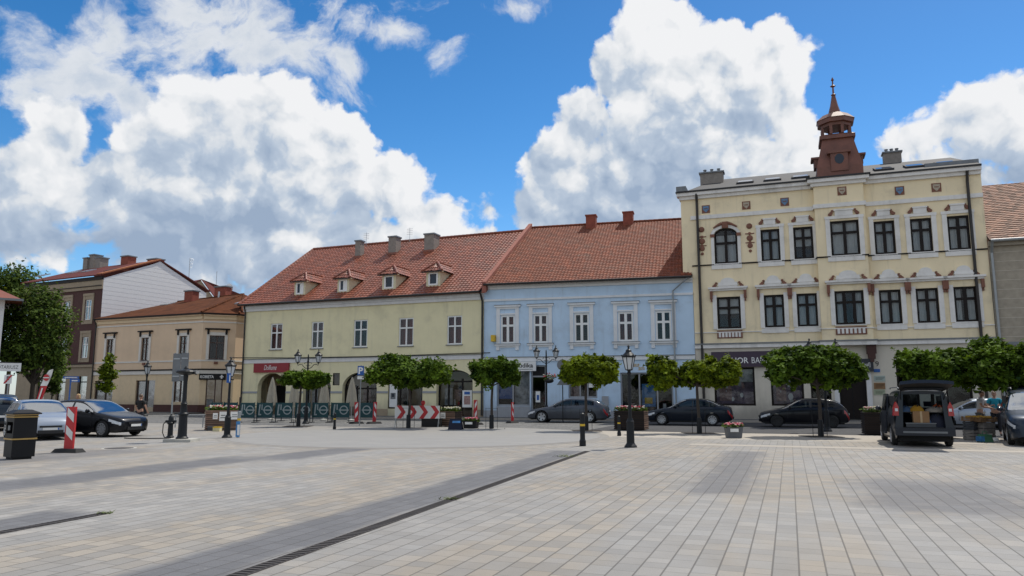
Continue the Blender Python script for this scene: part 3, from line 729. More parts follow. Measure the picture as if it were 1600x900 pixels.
for px in (572, 640): 
    p = g.plane(px, 385 if px < 600 else 378, gp0, gnv); b.new(); b.tube([p, p + Vector((0, 0, 1.3))], .02, 'steel', 5)
    for k in range(4): b.tube([p + Vector((-.3, 0, .7 + k*.16)), p + Vector((.3, 0, .7 + k*.16))], .012, 'steel', 4)
b.build_each('aerial', g.root)
# sign and cable on the green house (things of their own)
def sign_board(name, label, bl, rct, mat, y=-.12, t=.08, edge=None):
    x0, x1, z0, z1 = rct; c = bl.w((x0+x1)/2, 0, z0)
    r = thing(name, label, 'sign', c, bl.th); b = MB(); w = (x1-x0)/2
    b.box(-w, w, y, y + t, 0, z1 - z0, mat)
    b.build('panel', r)
    b = MB()
    for x in (-w * .7, w * .7): b.new(); b.box(x - .03, x + .03, y + t, -.002, (z1-z0)*.4, (z1-z0)*.6, 'grey_metal')
    b.build_each('bracket', r)
    return r, w * 2, z1 - z0
r_, w_, h_ = sign_board('shop_sign', 'red shop sign with white script lettering above the first arch', g, g.rect(398.3, 567.5, 452.8, 582), 'red_sign' if 'red_sign' in MATS else M('red_sign', (.27, .018, .028), .5, var=.06), -.16, .12)
lettering('Dolfiume', r_, -.05, -.165, h_ * .53, h_ * .52, 'white_paint', w_ * .36, shear=.35)
ct = tag(None or (lambda b: (b.tube([g.w(-1.2, -.25, zl + .32), g.w(5, -.2, zl + .2), g.w(12, -.2, zl + .17), g.w(g.L + .6, -.2, zl + .25)], .035, 'black', 6), b.build('overhead_cable'))[1])(MB()), 'black cable strung along the green house above the arches', 'cable')
# ---- blue house
bl = Bld('townhouse', 'pale blue townhouse with plain orange tiled roof and two brick chimneys', 'building', gB + (bB - gB).normalized() * .02, bB, 'old houses along the far side of the square')
BZ = (bl.fx(760, 447)[1] + bl.fx(1078, 434)[1]) / 2
zz = [bl.rect(*q) for q in ((782.3,491.8,804.5,536.6),(833.3,491.8,856,536.6),(897,489,920.8,535.4),(965.6,487.3,990,533.7),(1024.4,484.8,1049,531.7))]
za = sum(q[2] for q in zz)/5; zb = sum(q[3] for q in zz)/5
zs_ = (bl.fx(780, 560)[1] + bl.fx(1070, 555)[1]) / 2
for i, q in enumerate(zz):
    c = (q[0] + q[1]) / 2; q = (c - .52, c + .52)
    p = window(bl, q[0], q[1], za, zb, cols=2, tr=.37, depth=.13, cur='curtain_red' if i in (0, 1, 3) else None, fw=.13, sill=None, rng=r5, mw=.15)
    b = MB(); x0, x1 = q
    for s, t in ((x0 - .30, x0 - .04), (x1 + .04, x1 + .30)): b.box(s, t, -.07, -.001, za - .04, zb + .42, 'blue_trim')
    b.box(x0 - .04, x1 + .04, -.05, -.001, zb + .02, zb + .12, 'blue_trim'); b.box(x0 - .30, x1 + .30, -.075, -.001, zb + .421, zb + .56, 'blue_trim'); b.box(x0 - .42, x1 + .42, -.17, -.001, zb + .561, zb + .68, 'blue_trim')
    b.box(x0 - .44, x1 + .44, -.19, -.001, zb + .681, zb + .72, 'zinc'); b.box(x0 - .4, x1 + .4, -.16, -.001, za - .15, za - .041, 'blue_trim'); b.box(x0 - .43, x1 + .43, -.19, -.001, za - .039, za - .005, 'zinc')
    for s in (x0 - .3, x1 + .06): b.box(s, s + .24, -.1, -.001, za - .46, za - .151, 'blue_trim')
    b.box(x0 - .05, x1 + .05, -.05, -.001, za - .28, za - .152, 'blue_trim'); b.build('surround', p)
ops = list(bl.op)
sw = [bl.rect(776, 571, 828, 637.6), bl.rect(829.5, 571, 853, 655), bl.rect(888, 590, 933, 622), bl.rect(969.7, 582, 1052, 641)]
sw[0] = (sw[0][0], sw[0][1], .85, sw[0][3]); sw[1] = (sw[1][0], sw[1][1], .12, sw[0][3]); sw[3] = (sw[3][0], sw[3][1], .35, sw[3][3])
for q in sw: ops.append((*q, .3))
b = MB(); wall(b, 0, bl.L, 0, BZ, ops, 'blue_wall', depth=.13)
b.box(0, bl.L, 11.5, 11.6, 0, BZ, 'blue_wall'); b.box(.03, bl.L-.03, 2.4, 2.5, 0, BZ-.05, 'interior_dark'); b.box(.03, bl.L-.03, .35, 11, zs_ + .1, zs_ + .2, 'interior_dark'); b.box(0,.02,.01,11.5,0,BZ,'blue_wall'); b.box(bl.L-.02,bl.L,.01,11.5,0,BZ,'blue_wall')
b.build('wall', bl.root, fixn=False)
b = MB(); b.box(0, bl.L, -.10, -.001, zs_ - .24, zs_ + .02, 'blue_trim'); b.box(0, bl.L, -.14, -.001, zs_ + .021, zs_ + .07, 'zinc'); b.build('string_course', bl.root)
zf = (bl.fx(764.6, 470)[1] + bl.fx(1060, 459.7)[1]) / 2
b = MB(); b.box(0, bl.L, -.08, -.001, zf - .06, zf + .09, 'blue_trim'); b.box(0, bl.L, -.2, -.001, BZ - .14, BZ, 'trim_white'); b.box(0, bl.L, -.11, -.001, BZ - .30, BZ - .141, 'trim_white'); b.build('cornice', bl.root)
b = MB(); ed = [0, sw[0][0], sw[1][1], sw[2][0]-.9, sw[2][1]+.9, sw[3][0], sw[3][1], bl.L]
for i in range(0, 8, 2):
    if ed[i+1]-ed[i] > .1: b.new(); b.box(ed[i] + .003, ed[i+1] - .003, -.04, -.001, 0, .55, 'grey_base')
b.new(); b.box(sw[0][0], sw[0][1], -.04, -.001, 0, .84, 'grey_base'); b.build_each('plinth', bl.root)
for k, q in enumerate(sw):
    x0, x1, z0, z1 = q; yy = .22; gl = MB(); gl.box(x0, x1, yy, yy + .01, z0, z1, 'pane_glass'); p = gl.build('shop_door' if k == 1 else 'shop_window', bl.root); f = MB(); fr = 'steel_frame'
    M('steel_frame', (.30, .31, .33), .5, metal=.3)
    xs = {0: (0, .48, 1), 1: (0, 1), 2: (0, .4, .66, 1), 3: (0, .36, .70, 1)}[k]
    for t in xs: xc = x0 + (x1-x0)*t + (.05 if t == 0 else -.05 if t == 1 else 0); f.box(xc-.05, xc+.05, yy-.05, yy+.05, z0, z1, fr)
    f.box(x0+.1, x1-.1, yy-.045, yy+.045, z1-.1, z1, fr); f.box(x0+.1, x1-.1, yy-.045, yy+.045, z0, z0+.12, fr)
    if k == 1: f.box(x0+.1, x1-.1, yy-.045, yy+.045, z1-.82, z1-.72, fr); f.box(x0+.1, x1-.1, yy-.04, yy+.03, z1-.72, z1-.1, 'black')
    f.build('frame', p)
    d = MB()
    if k == 0: d.box(x0+.1, x0+(x1-x0)*.46, yy+.06, yy+.065, z0+.5, z1-.1, 'blue_sign'); [d.box(x0+.25, x0+.25+w, yy+.05, yy+.059, z, z+.07, 'paper') for z, w in ((z1-.7,.5),(z1-.85,.4),(z1-1.0,.55))]; d.box(x0+(x1-x0)*.5, x1-.1, yy+.25, yy+.26, z0+.1, z1-.1, 'pale_poster_and_reflection')
    elif k == 1: d.box(x0+.3, x0+.62, yy-.06, yy-.055, z0+1.0, z0+1.75, 'paper'); d.box(x0+.38, x0+.54, yy-.07, yy-.062, z0+1.15, z0+1.5, 'blue_sign')
    elif k == 3:
        d.box(x0+(x1-x0)*.40, x0+(x1-x0)*.66, yy+.1, yy+.11, z0+.5, z0+2.0, 'blue_paint'); d.box(x0+(x1-x0)*.45, x0+(x1-x0)*.6, yy+.085, yy+.095, z0+.7, z0+1.1, 'yellow')
        for i in range(9): xx = x0+.2+i*.42; d.box(xx, xx+.2, yy+.4, yy+.6, z0+.1, z0+.3+.5*r5.random(), ('paper','poster_tone','cardboard')[i%3])
    else:
        d.box(x0+(x1-x0)*.7, x1-.15, yy-.06, yy-.055, z0+.7, z0+1.2, 'paper'); d.box(x0+.1,x0+(x1-x0)*.38,yy+.3,yy+.31,z0+.1,z0+1.4,'poster_tone')
    d.build('display_goods', p)
# roof
y_r = 9.3; rzd = bl.fx(945, 350, y_r)[1]; e0 = BZ + .04; PZ = .45; sl = Vector((0, y_r + PZ, rzd - e0)); SL = sl.length
bp0 = Vector((.1, -PZ, e0)); bnv = Vector((1,0,0)).cross(sl).normalized()
xr = bl.fx(828, 353, y_r)[0]
lo = lambda s: (xr - .1) * s / SL
tile_roof('roof', bl.root, bp0, (1,0,0), sl, bl.L - .15, SL, 'orange_tile', .235, .30, .032, lo=lo, seed=9, step=.03)
b = MB(); ridge_caps(b, (xr, y_r, rzd+.06), (bl.L, y_r, rzd+.06), .11, 'orange_tile'); b.build('ridge', bl.root, fixn=False)
b = MB(); b.face([(.1,-PZ,e0-.05),(bl.L,-PZ,e0-.05),(bl.L,y_r,rzd-.06),(xr,y_r,rzd-.06)], 'black'); b.face([(xr,y_r,rzd-.03),(bl.L,y_r,rzd-.03),(bl.L,2*y_r,e0),(0,2*y_r,e0)], 'orange_tile'); b.build('roof_back', bl.root)
b = MB(); pa = Vector((-.02,-PZ-.05,e0-.02)); pb = Vector((xr-.1,y_r,rzd+.28)); up = Vector((0,0,.42))
b.hexa([pa-up*1.4, pa-up*1.4+Vector((.3,0,0)), pb-up*2+Vector((.3,0,0)), pb-up*2, pa+up*.5, pa+up*.5+Vector((.3,0,0)), pb+up*.3+Vector((.3,0,0)), pb+up*.3], 'terracotta_wall')
M('terracotta_wall', (.30, .11, .08), .85, var=.2) if 'terracotta_wall' not in MATS else 0
b.build('party_wall', bl.root)
b = MB(); b.tube([(.1,-PZ-.07,e0-.02),(bl.L-.05,-PZ-.07,e0-.02)], .08, 'dark_pipe', 8); b.build('gutter', bl.root); b = MB(); b.tube([(bl.L-.3,-.5,e0-.1),(bl.L-1.3,-.14,BZ-.85),(bl.L-1.3,-.14,.2)], .055, 'pipe', 8); b.build('downpipe', bl.root)
for (x0,y0,x1,y1) in ((915.5,335,933.5,357),(973.5,330,991,352)):
    p0 = bl.plane(x0, y1, bp0, bnv); zt = bl.fx((x0+x1)/2, y0, p0.y)[1]; w_ = .8; b = MB()
    b.box(p0.x, p0.x+w_, p0.y, p0.y+w_, p0.z-.8, zt-.1, 'red_brick'); c = b.build('chimney', bl.root); b = MB(); b.box(p0.x-.06, p0.x+w_+.06, p0.y-.06, p0.y+w_+.06, zt-.1, zt, 'red_brick'); b.build('cap', c)
b = MB(); q = bl.rect(769, 524, 775, 534); b.box(q[0], q[1], -.35, -.002, q[2], q[3], 'yellow'); b.build('light_box', bl.root)
b = MB(); q = bl.rect(941, 619, 951, 633); b.box(q[0], q[1], -.12, -.002, q[2], q[3], 'grey_base'); b.build('meter_box', bl.root)
r_, w_, h_ = sign_board('shop_sign', 'white hearing shop sign with black lettering on the blue house', bl, bl.rect(776, 565, 838.4, 580), 'white_paint', -.22, .1)
lettering('audika', r_, w_*.22, -.224, h_*.58, h_*.46, 'black', w_*.42, bold=.02); b = MB(); b.box(w_*.08, w_*.42, -.226, -.221, h_*.16, h_*.21, 'black'); b.build('underline', r_)
q = bl.rect(988, 567, 1026, 579); r_ = thing('shop_sign', 'gold lettering and round gold emblem on the blue wall beside the lamp', 'sign', bl.w((q[0]+q[1])/2, 0, q[2]), bl.th); h_ = q[3]-q[2]; w_ = q[1]-q[0]
lettering('SKUP', r_, -w_*.33, -.03, h_*.7, h_*.4, 'gold', w_*.24, bold=.03); lettering('ZŁOTA', r_, -w_*.12, -.03, h_*.28, h_*.4, 'gold', w_*.26, bold=.03)
b = MB(); cz = h_*.52; ring = arc(w_*.33, cz, h_*.5, h_*.5, 20, 0, 2*pi); rin = arc(w_*.33, cz, h_*.36, h_*.36, 20, 0, 2*pi)
for i in range(20): b.prism([ring[i], ring[i+1], rin[i+1], rin[i]], -.05, -.001, 'gold')
b.prism(arc(w_*.33, cz, h_*.22, h_*.22, 14, 0, 2*pi)[:-1], -.05, -.001, 'gold'); b.build('emblem', r_)

# ---- yellow corner tenement with turret
y = Bld('tenement', 'three storey pale yellow tenement with white window trims and rust red turret', 'building', bB + (yB - bB).normalized() * .02, yB, 'old houses along the far side of the square')
YZ = (y.fx(1068, 302)[1] + y.fx(1550, 262)[1]) / 2
bay0 = y.fx(1279.5, 440, -.45)[0]; bay1 = y.fx(1359, 440, -.45)[0]; BY = -.45
up3 = [(1116,358.3,1152.7,412),(1189.4,359,1218.7,408.5),(1240.3,355.3,1271,405.2),(1299.3,342,1341.4,396),(1365.3,344.8,1399.8,396.9),(1422,340,1457.7,392.5),(1480.4,335.6,1516.4,390)]
up2 = [(1119.4,463.5,1159,516.2),(1194.9,461,1225,511.5),(1245,458,1278,509.3),(1305.5,451.5,1349.9,504.3),(1374,452.6,1409.3,505.8),(1432,450,1467.6,503.2),(1491.4,447.5,1527.7,501.8)]
def avg(l, k): return sum(q[k] for q in l) / len(l)
R3 = [y.rect(*q, BY if i == 3 else 0) for i, q in enumerate(up3)]; R2 = [y.rect(*q, BY if i == 3 else 0) for i, q in enumerate(up2)]
n3 = [q for i, q in enumerate(R3) if i not in (0, 3)]; z3a, z3b = avg(n3, 2), avg(n3, 3); n2 = [q for i, q in enumerate(R2) if i != 3]; z2a, z2b = avg(n2, 2), avg(n2, 3)
ry = random.Random(8); opw = []; opb = []
zst = (y.fx(1087.5, 416)[1] + y.fx(1540, 388)[1]) / 2
def scroll(b, x, z, s, yb):                                    # terracotta scroll beside a pediment
    for k, (dx, dz, r) in enumerate(((0, 0, .12), (.12*s, .09, .1), (.24*s, .22, .08))): b.prism(arc(x+dx, z+dz, r, r*.8, 8, 0, 2*pi)[:-1], yb - .1 - .004*k, yb - .001, 'terracotta')
for fl, rr in ((3, R3), (2, R2)):
    for i, q in enumerate(rr):
        Y0 = BY if i == 3 else 0.0
        za, zb = (z3a, z3b) if fl == 3 else (z2a, z2b)
        if i == 3 and fl == 3: zb = zb + .12
        xc = (q[0]+q[1])/2; hw = (.58 if i not in (0, 3) else .74 if i == 0 else .82)
        if fl == 2 and i not in (0, 3): hw = .60
        x0, x1 = xc - hw, xc + hw; y.op = []; arch = 0
        if fl == 3 and i == 0: zb = zb + .30; arch = .45
        p = window(y, x0, x1, za, zb, y=Y0, fm='dark_frame', cols=3 if (i == 3 and fl == 2) else 2, tr=.34 if not arch else .42, depth=.2, cur='curtain_white', fw=.13, sill='yellow_trim', rng=ry, arch=arch, mw=.15)
        (opb if i == 3 else opw).append(y.op[0]); b = MB(); t = MB(); yb = Y0
        T = 'yellow_trim'; w = .2
        if arch:
            o = arc(xc, zb-arch, hw+w, arch+w, 14); n_ = arc(xc, zb-arch, hw, arch, 14)
            for k in range(14): b.prism([o[k], o[k+1], n_[k+1], n_[k]], yb-.07, yb-.001, T)
            for k in range(14):
                if zb - min(n_[k][1], n_[k+1][1]) > .002: b.prism([(n_[k][0], zb), n_[k], n_[k+1], (n_[k+1][0], zb)], yb + .0005, yb + .2, 'yellow_wall')
            for s in (-1, 1): b.box(xc+s*(hw+w/2)-w/2, xc+s*(hw+w/2)+w/2, yb-.07, yb-.001, za-.05, zb-arch, T); t.box(xc+s*(hw+w/2)-w*.7, xc+s*(hw+w/2)+w*.7, yb-.12, yb-.072, zb-arch-.14, zb-arch+.06, 'terracotta')
            t.box(xc-.2, xc+.2, yb-.16, yb-.072, zb-.02, zb+.4, 'terracotta')
            for s in (-1, 1): t.tube([(xc+s*.2, yb-.1, zb+.3), (xc+s*.45, yb-.1, zb+.2), (xc+s*.75, yb-.09, zb+.02)], [.11, .08, .05], 'terracotta', 7)
            for s in (-1, 1):                                   # hanging garland either side
                t.new(); xg = xc + s*(hw+.78)
                for k, (dz, r) in enumerate(((.15, .19), (-.35, .1), (-.65, .2), (-.95, .1), (-1.15, .17), (-1.5, .1))): t.sphere((xg, yb-.04, zb-.15+dz), r, 'terracotta', 8, 6, (1, .45, 1))
                for dz in (-.35, -.95): t.box(xg-.28, xg+.28, yb-.05, yb-.001, zb-.15+dz-.03, zb-.15+dz+.03, 'terracotta')
        else:
            for s in (-1, 1): b.box(xc+s*(hw+.13)-.13, xc+s*(hw+.13)+.13, yb-.07, yb-.001, za-.02, zb+.12, T)
            if fl == 3:
                b.box(xc-hw-.3, xc+hw+.3, yb-.09, yb-.001, zb+.121, zb+.3, T); b.box(xc-hw*.62, xc+hw*.62, yb-.11, yb-.001, zb+.301, zb+.62, T); b.box(xc-hw*.7, xc+hw*.7, yb-.15, yb-.001, zb+.621, zb+.72, T)
                for s in (-1, 1): t.new(); scroll(t, xc+s*(hw*.95), zb+.42, -s*.55, yb)
        if fl == 2:
            b.box(xc-hw-.5, xc+hw+.5, yb-.26, yb-.001, zb+.52, zb+.64, T); b.box(xc-hw-.42, xc+hw+.42, yb-.15, yb-.001, zb+.40, zb+.519, T)
            pd = [(xc-hw*.8, zb+.641), (xc+hw*.8, zb+.641), (xc+hw*.8, zb+.95)] + arc(xc, zb+.95, hw*.62, .30, 8)[0:] + [(xc-hw*.8, zb+.95)]
            b.prism(pd, yb-.12, yb-.001, T); b.box(xc-hw*.86, xc+hw*.86, yb-.17, yb-.122, zb+.72, zb+.80, T)
            for s in (-1, 1):
                t.new(); xx = xc+s*(hw+.32); t.box(xx-.085, xx+.085, yb-.2, yb-.001, zb-.12, zb+.398, 'terracotta'); t.box(xx-.055, xx+.055, yb-.12, yb-.001, zb-.3, zb-.121, 'terracotta'); scroll(t, xc+s*(hw*1.18), zb+.70, -s*.6, yb)
        b.box(xc-hw-.22, xc+hw+.22, yb-.07, yb-.001, za-.36, za-.062, T) if not (fl == 2 and i in (0, 3)) else None
        b.build('surround', p); t.build_each('terracotta_ornament', p)
        if fl == 2 and i in (0, 3):                             # balustrade panel under the sill
            b = MB(); b.box(xc-hw-.05, xc+hw+.05, yb-.05, yb-.001, za-.62, za-.12, 'terracotta')
            for k in range(7): xx = xc-hw+.12+k*(2*hw-.24)/6; b.box(xx-.07, xx+.07, yb-.075, yb-.052, za-.55, za-.2, T)
            b.build('balustrade_panel', p)
GZ = (y.fx(1100, 545)[1] + y.fx(1540, 534)[1]) / 2             # top of the ground floor
opg = []
gw = [y.rect(1116, 574, 1180, 640), y.rect(1204.6, 574, 1256, 636), y.rect(1312, 578, 1355, 657), y.rect(1402, 572, 1436, 636), y.rect(1478, 572, 1520, 640), y.rect(1268, 600, 1300, 655)]
gw = [(q[0], q[1], (.95 if k not in (2, 5) else .12), q[3]) for k, q in enumerate(gw)]
b = MB(); segs = [(0, bay0), (bay0, bay1), (bay1, y.L)]
wall(b, 0, bay0, GZ, YZ, opw, 'yellow_wall', depth=.2); wall(b, bay1, y.L, GZ, YZ, opw, 'yellow_wall', depth=.2); wall(b, bay0, bay1, GZ, YZ, opb, 'yellow_wall', y=BY, depth=.2)
for X in (bay0, bay1): b.face([(X, BY, GZ), (X, 0, GZ), (X, 0, YZ), (X, BY, YZ)], 'yellow_wall')
b.face([(bay0, BY, GZ), (bay1, BY, GZ), (bay1, 0, GZ), (bay0, 0, GZ)], 'yellow_wall')
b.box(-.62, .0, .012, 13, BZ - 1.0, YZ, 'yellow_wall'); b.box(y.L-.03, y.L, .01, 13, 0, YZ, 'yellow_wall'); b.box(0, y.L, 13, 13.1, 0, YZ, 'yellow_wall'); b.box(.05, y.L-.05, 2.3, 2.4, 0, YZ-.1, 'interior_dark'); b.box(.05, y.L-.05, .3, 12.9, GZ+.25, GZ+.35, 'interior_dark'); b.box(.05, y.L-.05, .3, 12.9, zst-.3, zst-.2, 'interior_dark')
b.build('wall', y.root, fixn=False)
b = MB(); wall(b, 0, y.L, 0, GZ, [(*q, .3) for q in gw], 'stucco_grey'); b.build('ground_floor_wall', y.root, fixn=False)
b = MB()
def course(z0, z1, out, mat, top=None):
    for (a, c, yb) in ((0, bay0-out*0, 0.0), (bay0, bay1, BY), (bay1, y.L, 0.0)):
        if yb: b.box(a - out, c + out, yb - out, -.001 if False else yb + .45 - .001, z0, z1, mat)
        else: b.box(a, c if c < y.L - .1 else y.L, -out, -.001, z0, z1, mat) if a < bay0 - .1 else b.box(a + out + .002, c, -out, -.001, z0, z1, mat)
course(GZ - .02, GZ + .22, .16, 'yellow_trim'); course(GZ + .222, GZ + .3, .22, 'zinc')
b2 = b; b2.build('lower_cornice', y.root); b = MB(); course(zst - .05, zst + .03, .07, 'dark_frame'); b.build('string_course', y.root); b = MB(); course(GZ + .98, GZ + 1.04, .06, 'yellow_trim'); b.build('string_course', y.root)
zfr = (y.fx(1084, 343)[1] + y.fx(1535, 304)[1]) / 2
b = MB(); course(zfr - .1, zfr + .16, .09, 'yellow_trim'); b.build('frieze_band', y.root)
b = MB(); b.box(-.70, -.002, -.14, .3, YZ - .42, YZ - .2, 'yellow_trim'); b.box(-.85, -.002, -.32, .3, YZ - .198, YZ + .02, 'yellow_trim'); b.box(-.9, -.002, -.4, 13, YZ + .022, YZ + .12, 'roof_felt'); course(YZ - .42, YZ - .2, .16, 'yellow_trim'); course(YZ - .198, YZ + .02, .34, 'yellow_trim'); course(YZ + .022, YZ + .12, .42, 'roof_felt'); b.build('cornice', y.root)
b = MB(); xc = y.fx(1362, 552, -.2)[0]
for k, (r, z0, z1) in enumerate(((.26, GZ-.55, GZ-.03), (.2, GZ-.85, GZ-.552), (.1, GZ-1.05, GZ-.852))): b.box(bay1-.15-r, bay1-.15+r, -.40, -.002, z0, z1, 'corbel_brown')
b.build('corbel', y.root); b = MB()
for k, (r, z0, z1) in enumerate(((.26, GZ-.55, GZ-.03), (.2, GZ-.85, GZ-.552), (.1, GZ-1.05, GZ-.852))): b.box(bay0+.15-r, bay0+.15+r, -.40, -.002, z0, z1, 'corbel_brown')
b.build('corbel', y.root)
def crest(px, py, col):
    Y0 = BY if 1280 < px < 1356 else 0; x, z = y.fx(px, py, Y0); b = MB(); b.box(x-.26, x+.26, Y0-.03, Y0-.001, z-.27, z+.27, 'terracotta')
    sh = [(x-.19, z+.2), (x-.19, z-.02), (x, z-.24), (x+.19, z-.02), (x+.19, z+.2)]; b.prism(sh[::-1], Y0-.06, Y0-.032, col); b.box(x-.12, x+.12, Y0-.075, Y0-.062, z+.0, z+.05, 'terracotta'); b.build('crest', y.root)
M('crest_blue', (.12, .22, .36), .7, var=.3, scale=12); M('crest_pale', (.42, .36, .28), .8, var=.3, scale=12)
for px, py, c in ((1103,327,'crest_blue'),(1166,321,'crest_pale'),(1226,315.5,'crest_blue'),(1315.5,298.5,'crest_pale'),(1405.5,298,'crest_blue'),(1463,293,'crest_pale')): crest(px, py, c)
M('stain', (.40, .33, .2), .95, var=.4, scale=6)
b = MB(); b.tube([(.45, -.3, YZ-.1), (.45, -.12, YZ-.7), (.45, -.12, .2)], .085, 'dark_pipe', 8); b.new(); b.tube([(y.L-.75, -.3, YZ-.2), (y.L-.75, -.12, YZ-.8), (y.L-.75, -.12, .2)], .085, 'dark_pipe', 8); b.build_each('downpipe', y.root)
# low roof behind the cornice
b = MB(); zr = YZ + 2.5
b.face([(-.1,-.4,YZ+.125),(y.L,-.4,YZ+.125),(y.L-.3,6,zr),(1.2,6,zr)], 'roof_felt'); b.face([(1.2,6,zr),(y.L-.3,6,zr),(y.L,13,YZ+.1),(0,13,YZ+.1)], 'roof_felt'); b.face([(-.1,-.4,YZ+.125),(1.2,6,zr),(0,13,YZ+.1)], 'roof_felt'); b.face([(y.L,-.4,YZ+.125),(y.L,13,YZ+.1),(y.L-.3,6,zr)], 'roof_felt')
b.box(-.85,-.2,-.42,4.5,YZ+.122,YZ+.46,'zinc'); b.box(y.L-2.8,y.L+.1,.6,2.2,YZ+.2,YZ+.72,'zinc'); b.build('roof', y.root)
for k in range(6):
    x = 3.0 + k * 1.75 + (3.2 if k > 2 else 0); sk = MB(); nn = (zr-YZ-.125)/6.4; z = lambda yy: YZ+.125+(yy+.4)*nn
    sk.hexa([(x,.8,z(.8)-.02),(x+1.1,.8,z(.8)-.02),(x+1.1,2.0,z(2.0)-.02),(x,2.0,z(2.0)-.02),(x,.8,z(.8)+.14),(x+1.1,.8,z(.8)+.14),(x+1.1,2.0,z(2.0)+.14),(x,2.0,z(2.0)+.14)], 'roof_felt'); s_ = sk.build('skylight', y.root)
    sk = MB(); sk.face([(x+.1,.9,z(.9)+.145),(x+1.0,.9,z(.9)+.145),(x+1.0,1.9,z(1.9)+.145),(x+.1,1.9,z(1.9)+.145)], 'blue_glass'); sk.build('pane', s_)
for (x0,y0,x1,y1,yy) in ((1094,268,1130,290,3.4),(1381,236,1409,262,6.0)):
    q = y.rect(x0,y0,x1,y1,yy); b = MB(); b.box(q[0],q[1],yy,yy+.7,q[2]-1.2,q[3]-.1,'chimney_grey'); c = b.build('chimney', y.root); b = MB(); b.box(q[0]-.08,q[1]+.08,yy-.08,yy+.78,q[3]-.1,q[3],'zinc')
    for k in range(3): xx = q[0]+(q[1]-q[0])*(.2+.3*k); b.lathe([(.1,0),(.1,.2),(.13,.22),(.13,.26)],'zinc',(xx,yy+.35,q[3]),8)
    b.build('cap', c)
# turret
TY = .9; tx, tz0 = y.fx(1310.5, 277, TY); pz = lambda py: y.fx(1308, py, TY)[1]; k_ = y.fx(1320, 240, TY)[0] - y.fx(1319, 240, TY)[0]
M('turret_sheet', (.165, .064, .042), .5, var=.3, scale=1.6); M('turret_pale', (.20, .095, .065), .5, var=.3, scale=2)
def sq(r, z): return [(tx - r, TY - r, z), (tx + r, TY - r, z), (tx + r, TY + r, z), (tx - r, TY + r, z)]
def oct_(r, z, n=8): return [(tx + r*math.cos(2*pi*j/n + pi/n), TY + r*math.sin(2*pi*j/n + pi/n), z) for j in range(n)]
zb_ = YZ - .3; z1 = pz(246); z2 = pz(223); z3 = pz(218)
tw = MB(); r0 = 35.5*k_; r1_ = 29.5*k_; r2 = 24*k_
for a, c in ((sq(r0, zb_), sq(r0, pz(268))), (sq(r0, pz(268)), sq(r1_, z1)), (sq(r1_, z1), sq(r2, z2))):
    tw.hexa(a + c, 'turret_sheet')
tur = tw.build('turret', y.root)
tw = MB(); tw.hexa(sq(r2*1.16, z2) + sq(r2*1.16, z3), 'turret_sheet'); tw.hexa(sq(r2*1.16, z3+.002) + sq(r2*.95, z3+.12), 'turret_sheet'); tw.build('turret_cornice', tur)
tw = MB(); z4 = pz(206); z5 = pz(196); ro = 25*k_
tw.lathe([(ro*.95, z3+.1), (ro*.95, pz(214.5))], 'turret_sheet', (tx, TY, 0), 8, rot=pi/8)
for p in oct_(ro*.93, 0): tw.box(p[0]-.085, p[0]+.085, p[1]-.085, p[1]+.085, pz(214.4), pz(201), 'turret_sheet')
tw.lathe([(ro*1.0, pz(201)), (ro*1.02, pz(197)), (ro*1.22, pz(196.5)), (ro*1.24, pz(190))], 'turret_sheet', (tx, TY, 0), 8, rot=pi/8); tw.build('belfry', tur, fixn=True)
tw = MB(); tw.lathe([(ro*1.3, pz(190)), (ro*.85, pz(181)), (ro*.42, pz(177)), (ro*.36, pz(175))], 'turret_pale', (tx, TY, 0), 8, rot=pi/8); tw.build('belfry_roof', tur)
tw = MB(); tw.lathe([(ro*.40, pz(176)), (ro*.25, pz(164)), (ro*.13, pz(150)), (ro*.1, pz(149))], 'turret_sheet', (tx, TY, 0), 8); 
tw.lathe([(.13, pz(149)), (.16, pz(147.5)), (.06, pz(146)), (.05, pz(136)), (.18, pz(134)), (.05, pz(132)), (.04, pz(126)), (.1, pz(124.5)), (.02, pz(120))], 'turret_sheet', (tx, TY, 0), 8); tw.build('spire', tur)
for s in (-1, 1):                                              # side gablets and the front dormer with its round window
    tw = MB(); xs = tx + s*r1_*1.0; tw.box(xs-.34 if s<0 else xs-.02, xs+.02 if s<0 else xs+.34, TY-.45, TY+.45, pz(262), pz(249), 'turret_sheet'); tw.box(xs-.5 if s<0 else xs-.1, xs+.1 if s<0 else xs+.5, TY-.55, TY+.55, pz(249)+.002, pz(246), 'turret_sheet'); tw.build('gablet', tur)
tw = MB(); fr_ = TY - r0; tw.box(tx-.5, tx+.5, fr_-.08, fr_+.5, pz(276), pz(249), 'turret_sheet'); tw.box(tx-.68, tx+.68, fr_-.16, fr_+.5, pz(249)+.002, pz(245.5), 'turret_sheet'); gd = tw.build('dormer', tur)
tw = MB(); tw.prism(arc(tx, pz(258), .27, .32, 16, 0, 2*pi)[:-1], fr_-.10, fr_-.081, 'blue_glass'); tw.build('round_window', gd)
